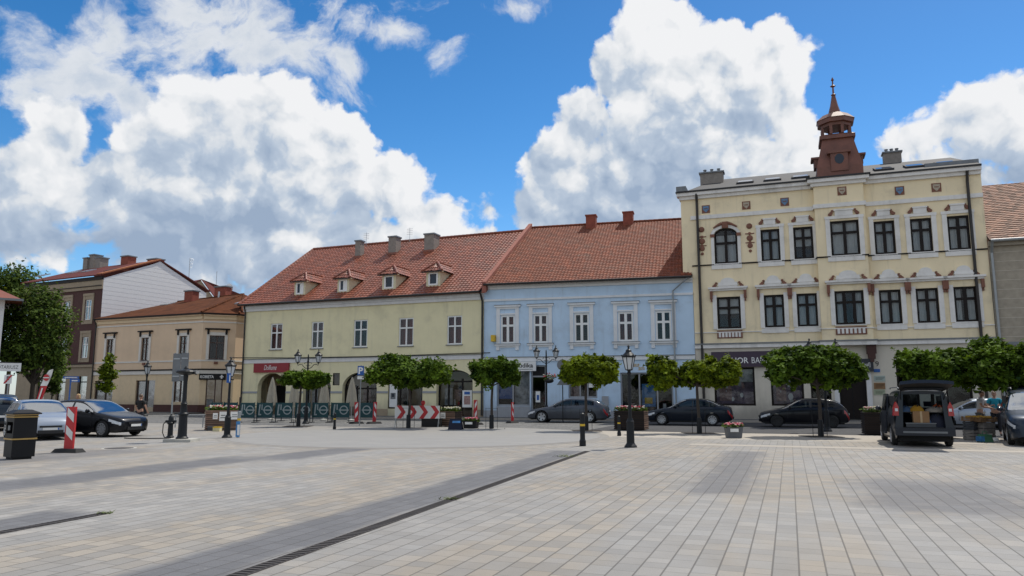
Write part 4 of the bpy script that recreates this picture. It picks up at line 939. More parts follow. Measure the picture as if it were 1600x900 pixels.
# ground floor fittings
M('poster_purple', (.13, .085, .12), .5, var=.7, scale=2.2); M('pale_poster_and_reflection', (.38, .38, .38), .6, var=.5, scale=1.6); M('blue_paint', (.05, .22, .5), .5, var=.5, scale=3)
for k, q in enumerate(gw):
    x0, x1, z0, z1 = q; yy = .24
    if k == 2:
        d = MB(); d.box(x0, x1, yy, yy+.05, z0, z1, 'black'); p = d.build('door', y.root); d = MB(); d.box(x0+.08, x0+(x1-x0)*.46, yy-.03, yy-.001, z0+.1, z1-.6, 'dark_frame'); d.box(x0+(x1-x0)*.5, x1-.08, yy-.03, yy-.001, z0+.1, z1-.6, 'dark_frame'); d.build('door_leaf', p)
        d = MB(); d.box(x0-.28, x0-.002, -.1, -.001, .1, z1+.25, 'trim_white'); d.box(x1+.002, x1+.28, -.1, -.001, .1, z1+.25, 'trim_white'); d.box(x0-.4, x1+.4, -.18, -.001, z1+.252, z1+.42, 'trim_white'); d.build('door_surround', p); continue
    gl = MB(); gl.box(x0, x1, yy, yy+.01, z0, z1, 'pane_glass'); p = gl.build('shop_window', y.root); f = MB()
    for xc in (x0+.06, x1-.06) + (((x0+x1)/2,) if k == 3 else ()): f.box(xc-.06, xc+.06, yy-.05, yy+.05, z0, z1, 'dark_frame')
    f.box(x0+.12, x1-.12, yy-.045, yy+.045, z0, z0+.12, 'dark_frame'); f.box(x0+.12, x1-.12, yy-.045, yy+.045, z1-.12, z1, 'dark_frame'); f.build('frame', p)
    if k < 2:
        d = MB(); d.box(x0+.12, x1-.12, yy+.03, yy+.035, z0+.1, z0+(z1-z0)*.62, 'poster_purple'); d.box(x0+.3, x0+.3+(x1-x0)*.3, yy+.02, yy+.028, z0+.3, z0+1.5, 'poster_tone'); d.box(x0+.12, x1-.12, yy+.05, yy+.055, z0+(z1-z0)*.62, z1-.1, 'pale_poster_and_reflection')
        rr = random.Random(k)
        for i in range(9): xx = x0+.25+rr.random()*(x1-x0-.7); zz_ = z0+.3+rr.random()*1.2; d.sphere((xx, yy+.03, zz_), .06+.1*rr.random(), ('poster_tone','pale_poster_and_reflection','paper')[i%3], 8, 6, (1,.12,1.4))
        d.build('poster', p)
q = y.rect(1112, 553, 1262, 573); q = (q[0], q[1], gw[0][3] + .02, gw[0][3] + 1.0)
r_, w_, h_ = sign_board('shop_sign', 'long plum coloured bank sign over the windows of the yellow tenement', y, q, 'plum_sign', -.22, .2)
xo = lambda px: y.fx(px, 563, -.22)[0] - (q[0]+q[1])/2
xa, xb = xo(1134), xo(1169.5); lettering('ALIOR', r_, (xa+xb)/2, -.226, h_*.42, h_*.38, 'white_paint', xb-xa, bold=.012)
xa, xb = xo(1174.5), xo(1203.5); lettering('BANK', r_, (xa+xb)/2, -.226, h_*.42, h_*.38, 'white_paint', xb-xa)
q = y.rect(1318, 561, 1364, 581); r_, w_, h_ = sign_board('shop_sign', 'dark square sign with white bracketed letters above the black doorway', y, q, 'navy_sign' if 'navy_sign' in MATS else M('navy_sign', (.012, .014, .022), .4), -.32, .2)
lettering('[pul]', r_, w_*.26, -.325, h_*.52, h_*.36, 'white_paint', w_*.26)
q = y.rect(1368, 564.5, 1373, 572.5); r_ = thing('house_number', 'black house number 9 on the yellow tenement beside its doorway', 'house number', y.w((q[0]+q[1])/2, 0, q[2]), y.th); lettering('9', r_, 0, -.01, (q[3]-q[2])/2, q[3]-q[2], 'black')
for (py0, py1, m_, lab) in ((587, 596, M('plaque_sage', (.36,.42,.38),.5), 'pale sage green plaque, topmost beside the doorway'), (598, 608, 'cardboard', 'brown plaque between two pale green ones beside the doorway'), (608.8, 617, M('plaque_moss', (.34,.38,.26),.5), 'pale moss green plaque, lowest beside the doorway')):
    q = y.rect(1365.5, py0, 1383, py1); r_ = thing('wall_plaque', lab, 'plaque', y.w((q[0]+q[1])/2, 0, q[2]), y.th, 'plaques beside the doorway'); b = MB(); b.box(-(q[1]-q[0])/2, (q[1]-q[0])/2, -.04, -.001, 0, q[3]-q[2], m_); b.build('panel', r_)
    b = MB(); [b.box(-.22, .16+.06*j, -.046, -.041, (q[3]-q[2])*(.3+.2*j), (q[3]-q[2])*(.36+.2*j), 'dark_frame') for j in range(3)]; b.build('lettering', r_)
q = y.rect(1365, 576.5, 1375, 581.5); r_ = thing('street_sign', 'small dark street name plate under the house number', 'sign', y.w((q[0]+q[1])/2, 0, q[2]), y.th); b = MB(); b.box(-(q[1]-q[0])/2, (q[1]-q[0])/2, -.03, -.001, 0, q[3]-q[2], 'blue_sign'); b.build('panel', r_)

# ---- grey house at the right edge
h = Bld('townhouse', 'grey block walled house with brown tiled roof beyond the yellow tenement', 'building', yB + (yB - bB).normalized() * .03, yB + (yB - bB).normalized() * 9)
HZ = h.fx(1575, 376)[1]; b = MB(); wall(b, 0, h.L, 0, HZ, [(3.4, 4.8, 5.2, 7.4, .2)], 'grey_block'); b.box(h.L-.05, h.L, .01, 10, 0, HZ, 'grey_block'); b.box(0, h.L, 10, 10.1, 0, HZ, 'grey_block'); b.build('wall', h.root, fixn=False)
b = MB()
for k in range(int(HZ/.55)): b.box(.02, h.L, -.012, -.001, k*.55+.53, k*.55+.55, 'stucco_grey')
b.box(0, h.L, -.25, -.013, HZ-.3, HZ, 'grey_block'); b.box(0, h.L, -.12, -.013, GZ-.2, GZ, 'zinc'); b.build('coursing', h.root)
h.op = []; window(h, 3.4, 4.8, 5.2, 7.4, fm='white_frame')
yr = 7.5; zr = h.fx(1580, 287, yr)[1]; sl = Vector((0, yr+.4, zr-HZ)); tile_roof('roof', h.root, (0,-.4,HZ+.02), (1,0,0), sl, h.L, sl.length, 'brown_tile', .26, .30, .015, seed=21, step=.05)
b = MB(); b.face([(0,-.4,HZ-.04),(h.L,-.4,HZ-.04),(h.L,yr,zr-.06),(0,yr,zr-.06)], 'black'); b.face([(0,yr,zr),(h.L,yr,zr),(h.L,2*yr,HZ),(0,2*yr,HZ)], 'brown_tile'); b.build('roof_back', h.root)
b = MB(); b.tube([(.05,-.5,HZ-.02),(h.L,-.5,HZ-.02)], .09, 'pipe', 8); b.tube([(.12,-.45,HZ-.1),(.12,-.12,HZ-.7),(.12,-.12,.2)], .08, 'pipe', 8); b.build('gutter', h.root)

# ---- beige corner house
cA = at(148, 550, 71.0); cB = at(315, 550, 65.4)
c_ = Bld('corner_house', 'two storey beige corner house with chamfered shop corner and rusty brown roof', 'building', cA, cB)
CZ = (c_.fx(150, 499)[1] + c_.fx(312, 490)[1]) / 2
zz = [c_.rect(*q) for q in ((165.5,529,178,565),(219.9,528,233.5,564),(279.6,526,293,561))]; za = avg(zz,2); zb = avg(zz,3)
zs1 = (c_.fx(150, 567)[1] + c_.fx(310, 564)[1])/2; zs2 = (c_.fx(150, 580)[1] + c_.fx(310, 577.5)[1])/2
gz = [c_.rect(147,595,176,626), c_.rect(211,596,241,642), c_.rect(270,596,287,631)]
gz = [(gz[0][0],gz[0][1],1.0,gz[0][3]),(gz[1][0],gz[1][1],.5,gz[0][3]),(gz[2][0],gz[2][1],1.0,gz[0][3])]
def beige_face(bd, x0w, upper, lower, L):
    ops = []
    for q in upper:
        bd.op = []; xc = (q[0]+q[1])/2; hw = q[4] if len(q) > 4 else .48
        p = window(bd, xc-hw, xc+hw, za, zb, fm='wood_frame', cols=2, tr=.3, depth=.15, cur='interior_dark', fw=.07, sill='zinc'); ops += bd.op
        b = MB()
        for s in (-1, 1): b.box(xc+s*(hw+.13)-.12, xc+s*(hw+.13)+.12, -.08, -.001, za-.02, zb+.3, 'beige_trim'); b.box(xc+s*(hw+.13)-.09, xc+s*(hw+.13)+.09, -.16, -.081, zb+.1, zb+.52, 'dark_frame')
        b.box(xc-hw-.01, xc+hw+.01, -.06, -.001, zb+.01, zb+.3, 'beige_trim'); b.box(xc-hw-.25, xc+hw+.25, -.08, -.001, zb+.302, zb+.5, 'beige_wall'); b.box(xc-hw-.42, xc+hw+.42, -.22, -.001, zb+.522, zb+.64, 'dark_frame'); b.box(xc-.16, xc+.16, -.1, -.001, za-.42, za-.2, 'terracotta'); b.build('surround', p)
    lo_ = []
    for q in lower: lo_.append((*q[:4], .25))
    b = MB(); wall(b, 0, L, zs2, CZ, ops, 'beige_wall', depth=.15); wall(b, 0, L, 0, zs2, lo_, 'cream_wall'); b.build('wall', bd.root, fixn=False)
    b = MB(); b.box(0, L, -.05, -.001, zs1-.06, zs1+.08, 'beige_trim'); b.new(); b.box(0, L, -.14, -.001, zs2-.05, zs2+.07, 'dark_frame'); b.box(0, L, -.09, -.001, zs2-.38, zs2-.052, 'beige_trim'); b.build_each('string_course', bd.root)
    b = MB(); b.box(0, L, -.3, -.001, CZ-.22, CZ, 'beige_wall'); b.box(0, L, -.14, -.001, CZ-.52, CZ-.221, 'cream_wall'); b.box(0, L, -.06, -.001, CZ-.82, CZ-.70, 'beige_trim'); b.build('cornice', bd.root)
    b = MB(); ed = [0] + [v for q in sorted(lower) if q[2] < .7 for v in q[:2]] + [L]
    for i in range(0, len(ed), 2): b.new(); b.box(ed[i]+.003, ed[i+1]-.003, -.05, -.001, 0, .75, 'brown_wall')
    b.build_each('plinth', bd.root)
    for k, q in enumerate(lower):
        gl = MB(); gl.box(q[0], q[1], .18, .19, q[2], q[3], 'pane_glass'); p = gl.build('shop_window', bd.root); f = MB(); x0, x1 = q[:2]
        for xc in (x0+.05, x0+(x1-x0)*.55, x1-.05): f.box(xc-.05, xc+.05, .12, .22, q[2], q[3], 'wood_frame')
        f.box(x0+.1, x0+(x1-x0)*.5, .125, .215, q[3]-.1, q[3], 'wood_frame'); f.build('frame', p)
        f = MB(); f.box(x0+.12, x0+(x1-x0)*.48, .23, .24, q[2]+.1, q[2]+1.1, 'pale_poster_and_reflection'); f.build('poster', p)
M('wood_frame', (.07, .032, .022), .5)
beige_face(c_, 0, zz, gz, c_.L)
cC = cB + Vector((math.cos(c_.th + R(45)), math.sin(c_.th + R(45)), 0)) * 2.75
def absorb(bd, host):                          # hand the faces of an angled wall over to the house they belong to
    m = (Matrix.Translation(host.A) @ Matrix.Rotation(host.th, 4, 'Z')).inverted() @ (Matrix.Translation(bd.A) @ Matrix.Rotation(bd.th, 4, 'Z'))
    for ch in list(bd.root.children): ch.parent = host.root; ch.matrix_basis = m @ ch.matrix_basis
    bpy.data.objects.remove(bd.root)
k2 = Bld('corner', 'corner', 'corner', cB, cC)
q4 = k2.rect(327,525.4,350,562); dq = k2.rect(321,595,347,640)
beige_face(k2, 0, [(q4[0],q4[1],za,zb,.62)], [(dq[0],dq[1],.15,gz[0][3]+.1)], k2.L)
absorb(k2, c_)
k3 = Bld('corner', 'corner', 'corner', cC, cC + Vector((math.cos(c_.th+R(90)), math.sin(c_.th+R(90)), 0)) * 12)
beige_face(k3, 0, [(6, 7, za, zb)], [], k3.L); absorb(k3, c_)
s_lk = sign_k = None
kk = Bld('corner', 'corner', 'corner', cB, cC); q = kk.rect(311,584,353,593.5)
r_, w_, h_ = sign_board('shop_sign', 'black shop sign with white letters and a white cross on the beige corner', kk, (q[0],q[1],q[2],q[3]), 'black', -.2, .12)
lettering('KOBIETA', r_, -w_*.2, -.205, h_*.5, h_*.48, 'white_paint', w_*.5, bold=.03); b = MB(); b.box(w_*.27, w_*.41, -.206, -.201, h_*.42, h_*.6, 'white_paint'); b.box(w_*.31, w_*.37, -.2075, -.2065, h_*.2, h_*.82, 'white_paint'); b.build('cross', r_)
bpy.data.objects.remove(kk.root)
# roof of the beige house: hipped, rusty
def loc_(bd, p): q = p - bd.A; return Vector((q.dot(bd.d), q.dot(bd.n), 0))
k1 = loc_(c_, cB); k2l = loc_(c_, cC); L = c_.L; ov = .4
pk = Vector((L - 1.5, 6.2, 0)); pk.z = c_.fx(345, 462, 6.2)[1]; pl = Vector((3.5, 6.2, pk.z - .3))
E = CZ + .03
P = [Vector((-.1, -ov, E)), Vector((L + .12, -ov, E)), k2l + Vector((.38, -.1, E)), Vector((k2l.x + .4, 13, E)), Vector((-.1, 13, E))]
b = MB()
def rquad(pts):
    b.face(pts, 'rust_tile')
rquad([P[0], P[1], pk, pl]); rquad([P[1], P[2], pk]); rquad([P[2], P[3], pk]); rquad([P[3], P[4], pl, pk]); rquad([P[4], P[0], pl]); b.build('roof', c_.root)
b = MB()
dz = Vector((0, 0, -.16))
for i in range(3): b.face([P[i], P[i+1], P[i+1] + dz, P[i] + dz], 'dark_frame')
b.face([p + dz for p in P], 'beige_wall'); b.build('eave', c_.root)
b = MB(); ridge_caps(b, P[1] + Vector((0, 0, .05)), pk, .1, 'rust_tile'); ridge_caps(b, P[2] + Vector((0, 0, .05)), pk, .1, 'rust_tile'); ridge_caps(b, pl, pk, .1, 'rust_tile'); b.build('ridge', c_.root, fixn=False)
b = MB(); b.tube([P[0] + Vector((.2, -.05, 0)), P[0] + Vector((.2, .25, -.6)), Vector((.1, -.12, .2))], .07, 'dark_pipe', 7); b.build('downpipe', c_.root)
for (x0, y0, x1, y1, yy, m_) in ((288, 453.5, 301, 470, 5.0, 'red_brick'), (335, 447, 352, 472, 6.6, 'red_brick')):
    q = c_.rect(x0, y0, x1, y1, yy); b = MB(); b.box(q[0], q[1], yy, yy + .8, q[2] - .8, q[3] - .12, m_); ch = b.build('chimney', c_.root); b = MB(); b.box(q[0]-.08, q[1]+.08, yy-.08, yy+.88, q[3]-.12, q[3], 'zinc'); b.build('cap', ch)
b = MB(); x, z = c_.fx(343, 462, 6.0); b.tube([(x, 5.9, z - .8), (x, 5.9, z + .4)], .09, 'steel', 7); b.build('flue', c_.root)
n0 = (P[1] - P[0]).cross(pl - P[0]).normalized()
for px, py in ((250, 478), (298, 474), (366, 476)):
    a = c_.plane(px, py, P[0], n0); u = Vector((1, 0, 0)); v = n0.cross(u).normalized(); v = v if v.z > 0 else -v; b = MB()
    p = [a, a + u * 1.1, a + u * 1.1 + v * 1.0, a + v * 1.0]; b.hexa([q for q in p] + [q + n0 * .12 for q in p], 'steel'); s_ = b.build('skylight', c_.root)
    if px > 360: s_.hide_render = False
x, z = c_.fx(361, 449, 8); di = thing('satellite_dish', 'white satellite dish on the beige corner house roof', 'satellite dish', c_.w(x, 8, z - .9), c_.th)
b = MB(); b.tube([(0, 0, -2.0), (0, 0, .6)], .03, 'steel', 6); b.build('mast', di)
b = MB(); rows = [[(.5 * k / 4 * math.cos(2*pi*j/16) , -.25 + .12 * (k/4)**2 - .12, .75 + .5 * k / 4 * math.sin(2*pi*j/16)) for j in range(16)] for k in range(1, 5)]; b.grid(rows, 'white_paint', True); b.face(rows[0], 'white_paint'); b.build('dish', di)

# ---- brown three storey house with the white boarded gable
bA = at(30, 550, 77.0); bB2 = at(153, 550, 71.4)
n_ = Bld('tenement', 'dark brown three storey tenement with maroon roof and white boarded gable', 'building', bA, bB2)
NZ = (n_.fx(60, 441)[1] + n_.fx(152, 434)[1]) / 2
def nrow(qs): r = [n_.rect(*q) for q in qs]; return r, avg(r, 2), avg(r, 3)
ra, z0a, z1a = nrow(((97.5,470,112.6,502),(130,469,145.5,500))); rb, z0b, z1b = nrow(((124.7,526.6,140.5,559.5),))
stp = (ra[1][0] + ra[1][1] - ra[0][0] - ra[0][1]) / 2; xc0 = (ra[1][0] + ra[1][1]) / 2; ops = []
for k in range(4):
    for (a, c) in ((z0a, z1a), (z0b, z1b)):
        xc = xc0 - k * stp
        if xc < .8: continue
        n_.op = []; p = window(n_, xc-.5, xc+.5, a, c, fm='white_frame', tr=.35, cur='curtain_white', fw=.1, sill='sand_wall', depth=.15); ops += n_.op; b = MB()
        for s in (-1, 1): b.box(xc+s*.66-.15, xc+s*.66+.15, -.07, -.001, a-.4, c+.35, 'sand_wall')
        b.box(xc-.81, xc+.81, -.1, -.001, c+.352, c+.6, 'sand_wall'); b.box(xc-.5, xc+.5, -.05, -.001, c+.01, c+.35, 'sand_wall'); b.box(xc-.5, xc+.5, -.05, -.001, a-.4, a-.062, 'sand_wall'); b.build('surround', p)
zg = n_.fx(120, 572)[1]
b = MB(); wall(b, 0, n_.L, zg, NZ, ops, 'brown_wall', depth=.15); lo_ = []
for k in range(4): xc = xc0 - k * stp; lo_.append((xc - .7, xc + .7, .3 if k != 0 else .05, zg - 1.0, .3)) if xc > .9 else 0
wall(b, 0, n_.L, 0, zg, lo_, 'sand_wall'); b.build('wall', n_.root, fixn=False)
b = MB()
for q in lo_: b.box(q[0], q[1], .25, .26, q[2], q[3], 'pane_glass'); b.box(q[0], q[0]+.1, .2, .28, q[2], q[3], 'dark_frame'); b.box(q[1]-.1, q[1], .2, .28, q[2], q[3], 'dark_frame'); b.box(q[0]+.1, q[1]-.1, .2, .28, q[3]-.6, q[3]-.5, 'dark_frame')
b.build('shop_window', n_.root)
b = MB(); b.box(0, n_.L, -.2, -.001, NZ-.35, NZ, 'dark_frame'); b.box(0, n_.L, -.12, -.001, NZ-1.25, NZ-.352, 'sand_wall'); b.box(0, n_.L, -.2, -.121, NZ-.95, NZ-.88, 'dark_frame'); b.new(); b.box(0, n_.L, -.18, -.001, zg-.12, zg+.12, 'sand_wall'); b.box(0, n_.L, -.22, -.001, zg+.122, zg+.18, 'dark_frame')
for k in range(6): b.box(0, n_.L, -.03, -.001, .4+k*.6, .4+k*.6+.52, 'sand_wall') if False else None
b.build_each('cornice', n_.root)
wr = 6.2; zr = n_.fx(238, 409.5, wr)[1]; LL = n_.L
b = MB(); b.box(LL-.25, LL-.02, .01, 2*wr, 0, NZ-.2, 'white_siding'); b.prism([(0,0),(1,0),(1,1)], 0, .01, 'white_siding') if False else None
b.face([(LL-.02, 0, NZ-.2), (LL-.02, 2*wr, NZ-.2), (LL-.02, wr, zr-.1)], 'white_siding')
zz_ = 4.0
while zz_ < zr - .3:
    w1 = wr * max(0, (zr - .1 - max(zz_, NZ-.2))) / (zr - .1 - NZ + .2); w2 = wr * max(0, (zr - .1 - max(zz_+.42, NZ-.2))) / (zr - .1 - NZ + .2); b.hexa([(LL-.019,wr-w1,zz_),(LL+.001,wr-w1,zz_),(LL+.001,wr+w1,zz_),(LL-.019,wr+w1,zz_),(LL-.019,wr-w2,zz_+.42),(LL-.004,wr-w2,zz_+.42),(LL-.004,wr+w2,zz_+.42),(LL-.019,wr+w2,zz_+.42)], 'white_siding'); zz_ += .43
b.build('gable_wall', n_.root)
b = MB()
for s in (0, 1):
    b.new(); f = lambda yy, z, x: (x, yy if not s else 2*wr-yy, z); b.hexa([f(-.4,NZ+.02,-.2), f(-.4,NZ+.02,LL+.1), f(wr,zr,LL+.1), f(wr,zr,-.2), f(-.4,NZ+.14,-.2), f(-.4,NZ+.14,LL+.1), f(wr,zr+.12,LL+.1), f(wr,zr+.12,-.2)], 'maroon_sheet')
b.build('roof', n_.root)
b = MB(); b.hexa([(LL-.7,-.3,NZ+.14),(LL+.12,-.3,NZ+.14),(LL+.12,wr,zr+.13),(LL-.7,wr,zr+.13),(LL-.7,-.3,NZ+.26),(LL+.12,-.3,NZ+.26),(LL+.12,wr,zr+.26),(LL-.7,wr,zr+.26)], 'orange_brick'); b.build('parapet', n_.root)
for (x0,y0,x1,y1,yy) in ((234,404.5,248,415,wr),(134,403,140.5,412,wr-.4),(143.5,398,151,412,wr-.2),(154,402,160.5,412,wr-.4),(193,400,204,408,wr)):
    q = n_.rect(x0,y0,x1,y1,yy); b = MB(); b.box(q[0],q[1],yy-.3,yy+.7,q[2]-1,q[3]-.12,'red_brick' if x0 > 170 else 'chimney_grey'); ch = b.build('chimney', n_.root); b = MB(); b.box(q[0]-.08,q[1]+.08,yy-.38,yy+.78,q[3]-.12,q[3],'zinc'); b.build('cap', ch)
pr0 = Vector((0,-.4,NZ+.14)); prn = Vector((1,0,0)).cross(Vector((0,wr+.4,zr-NZ-.02))).normalized()
for px, py, mm in ((55,433,'steel'),(104,428,'steel'),(126,426,'steel'),(162,425,'black')):
    a = n_.plane(px, py, pr0, prn); u = Vector((1,0,0)); v = prn.cross(u).normalized(); v = v if v.z > 0 else -v; v_ = v * 1.2; b = MB(); p = [a, a+u*.95, a+u*.95+v_, a+v_]; b.hexa(p + [q + prn*.1 for q in p], mm); b.build('skylight', n_.root)

# ---- gabled house further back in the gap, with its aerials
fA = at(312, 470, 96.0); fB = at(420, 470, 104.0)
f_ = Bld('house', 'distant house with brown roof and grey gable seen between the beige and green houses', 'building', fA, fB)
FZ = f_.fx(330, 470)[1]; zr = f_.fx(318, 437, 0)[1]
b = MB(); b.box(-6, f_.L+5, .1, 9, 0, FZ-1.5, 'sand_wall'); b.face([(-3.2,0,FZ-1.5),(3.6,0,FZ-3.0),(3.6,0,FZ-1.4),(0,0,zr-.15),(-3.2,0,zr-1.7)], 'sand_wall'); b.build('wall', f_.root)
b = MB(); zq = zr - 1.0
b.hexa([(0,-.2,zr-.12),(3.8,-.2,FZ-1.6),(f_.L+6,7,FZ-2.0),(f_.L+6,7,zq-.9),(0,-.2,zr),(3.8,-.2,FZ-1.45),(f_.L+6,7,FZ-1.85),(f_.L+6,7,zq-.75)], 'maroon_sheet'); b.hexa([(0,-.2,zr-.12),(-3.4,-.2,zr-1.9),(-3.4,9,zr-1.9),(0,9,zr-.12),(0,-.2,zr),(-3.4,-.2,zr-1.76),(-3.4,9,zr-1.76),(0,9,zr)], 'maroon_sheet'); b.build('roof', f_.root)
for px, py in ((297, 403), (339, 424)):
    x, z = f_.fx(px, py, 2.0); r_ = thing('roof_aerial', 'tall thin television aerial left of the brown gable roof' if px < 300 else 'short thin aerial behind the brick chimney of the beige house', 'aerial', f_.w(x, 2.0, z - 5), f_.th); b = MB(); b.tube([(0,0,0),(0,0,5)], .04, 'steel', 5); b.build('mast', r_)
    if px < 300:
        b = MB()
        for k in range(7): b.tube([(-.05,0,4.9-.2*k),(.55-.04*k,0,4.9-.2*k)], .02, 'steel', 4)
        b.build('aerial_rod', r_)

# ---- small white house with red roof cut by the left edge
lB = at(3, 520, 50.5); _d = ray(3, 520); _d = Vector((_d.y, -_d.x, 0)).normalized(); lA = lB - _d * 9.0
l_ = Bld('house', 'white walled house with red tiled roof at the left edge of the square', 'building', lA, lB)
z0 = l_.fx(3, 466)[1]; l_.op = []
for k in range(2): window(l_, 2.0 + 3.2*k, 3.1 + 3.2*k, 2.9, 4.4, fm='white_frame', cur='curtain_white')
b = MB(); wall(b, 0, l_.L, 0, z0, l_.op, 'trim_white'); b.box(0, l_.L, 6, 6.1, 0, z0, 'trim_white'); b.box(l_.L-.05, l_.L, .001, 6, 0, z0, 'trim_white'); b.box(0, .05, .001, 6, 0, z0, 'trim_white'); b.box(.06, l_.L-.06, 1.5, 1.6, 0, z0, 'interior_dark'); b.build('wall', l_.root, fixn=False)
b = MB(); pz1 = l_.fx(2, 452, 1.0)[1]
b.hexa([(-.5,-.8,z0-.1),(l_.L+1.0,-.8,z0-.1),(l_.L+1.0,6.5,z0-.1),(-.5,6.5,z0-.1),(0,2.5,z0+1.6),(l_.L-2.0,2.5,z0+1.6),(l_.L-2.0,3.5,z0+1.6),(0,3.5,z0+1.6)], 'red_tile'); b.build('roof', l_.root)
b = MB(); b.box(-.55,l_.L+1.05,-.86,-.78,z0-.2,z0-.05,'zinc'); b.box(l_.L+1.0,l_.L+1.06,-.78,6.5,z0-.2,z0-.05,'zinc'); b.build('gutter', l_.root)
q = l_.rect(-14, 567, 33, 580, -1.4); r_ = thing('notary_sign', 'white notary sign with dark letters hanging under the leaves at left edge', 'sign', l_.w(q[0], -1.4, q[2]), l_.th); hh = q[3]-q[2]; ww = q[1]-q[0]
b = MB(); b.box(0, ww, -.05, .05, 0, hh, 'white_paint'); b.box(0, ww, -.06, .06, hh, hh+.06, 'dark_metal'); b.build('panel', r_); b = MB(); b.box(.2, .26, -.03, .03, hh+.06, hh+.7, 'dark_metal'); b.box(.2,.26,.05,1.39,hh+.3,hh+.36,'dark_metal'); b.build('bracket', r_)
lettering('NOTARIUSZ', r_, ww*.5, -.055, hh*.5, hh*.42, 'grey_metal', ww*.82, bold=.01)

# pavements along the fronts
pavement(gA - g.d * 0.2, gB, 3.0); pavement(gB, bB, 2.6); pavement(bB, yB + y.d * 9, 2.6); pavement(cA - c_.d * 26, cB + c_.d * .5, 3.0)
# ------------------------------------------------------------------ trees
def leaf_mat(name, col, col2, tr):
    m, nt, bs = newmat(name); nt.nodes.remove(bs); out = nt.nodes['Material Output']
    a = nt.nodes.new('ShaderNodeAttribute'); a.attribute_name = 'tint'
    c = mixc(nt, S(nt, a.outputs['Fac']), col, col2)
    d = nt.nodes.new('ShaderNodeBsdfPrincipled'); lk(nt, c, d.inputs['Base Color']); d.inputs['Roughness'].default_value = .75; d.inputs['Specular IOR Level'].default_value = .12
    t = nt.nodes.new('ShaderNodeBsdfTranslucent'); lk(nt, mixc(nt, 1.0, c, tr, 'MULTIPLY'), t.inputs[0])
    mx = nt.nodes.new('ShaderNodeMixShader'); mx.inputs[0].default_value = .15
    nt.links.new(d.outputs[0], mx.inputs[1]); nt.links.new(t.outputs[0], mx.inputs[2]); nt.links.new(mx.outputs[0], out.inputs[0])
leaf_mat('leaf_maple', (.010, .030, .006), (.125, .205, .016), (2.1, 1.9, .9)); leaf_mat('leaf_maple_gold', (.014, .034, .006), (.22, .29, .012), (2.1, 1.8, .8)); leaf_mat('leaf_dark', (.018, .042, .010), (.12, .175, .028), (1.7, 1.7, .9))
M('foot_shade', (.035, .028, .022), .95, var=.4, scale=12, bmp=.4)
M('bark', (.05, .04, .032), .9, var=.3, scale=8, bmp=.5, bscale=30)
def crown(lobes, n, size, seed, mat, gap=.10, up=.5, edge=.35):
    r = random.Random(seed); vol = [l[3]*l[4]*l[5] for l in lobes]; V = []; Fc = []; T = []
    cnt = 0; tries = 0; off = Vector((seed*3.7, seed*1.3, 0))
    while cnt < n and tries < n * 6:
        tries += 1
        cx, cy, cz, rx, ry, rz = r.choices(lobes, vol)[0]
        u = Vector((r.gauss(0,1), r.gauss(0,1), r.gauss(0,1))).normalized(); k = edge + (1 - edge) * r.random() ** .6
        p = Vector((cx + u.x*rx*k, cy + u.y*ry*k, cz + u.z*rz*k))
        nz = noise.noise(p * 1.7 + off) + .5 * noise.noise(p * 4.3 + off)
        if k > .72 and nz < gap - .25: continue
        p += u * (.46 * noise.noise(p * 2.1 - off) * min(rx, rz));  p += u * max(0, noise.noise(u * 3.3 + off) - .18) * .9 * min(rx, rz)
        nn = (Vector((r.gauss(0,.6), r.gauss(0,.6), r.gauss(0,.6))) + u * .5 + Vector((0, 0, up + .35))).normalized()
        a = nn.orthogonal().normalized(); a.rotate(Matrix.Rotation(r.random()*6.28, 3, nn)); b = nn.cross(a); s = size * (.6 + .8*r.random())
        i = len(V); V += [p + a*s, p + b*s*.55 - nn*s*.12, p - a*s*.8, p - b*s*.55 - nn*s*.12]; Fc.append((i, i+1, i+2, i+3))
        T.append(min(1, max(0, .42 + .6*nz + .35*r.gauss(0, .5)))); cnt += 1
    me = bpy.data.meshes.new('crown'); me.from_pydata([tuple(v) for v in V], [], Fc); me.materials.append(MATS[mat])
    at_ = me.attributes.new('tint', 'FLOAT', 'FACE'); at_.data.foreach_set('value', T); me.update()
    o = bpy.data.objects.new('crown', me); COL.objects.link(o); return o
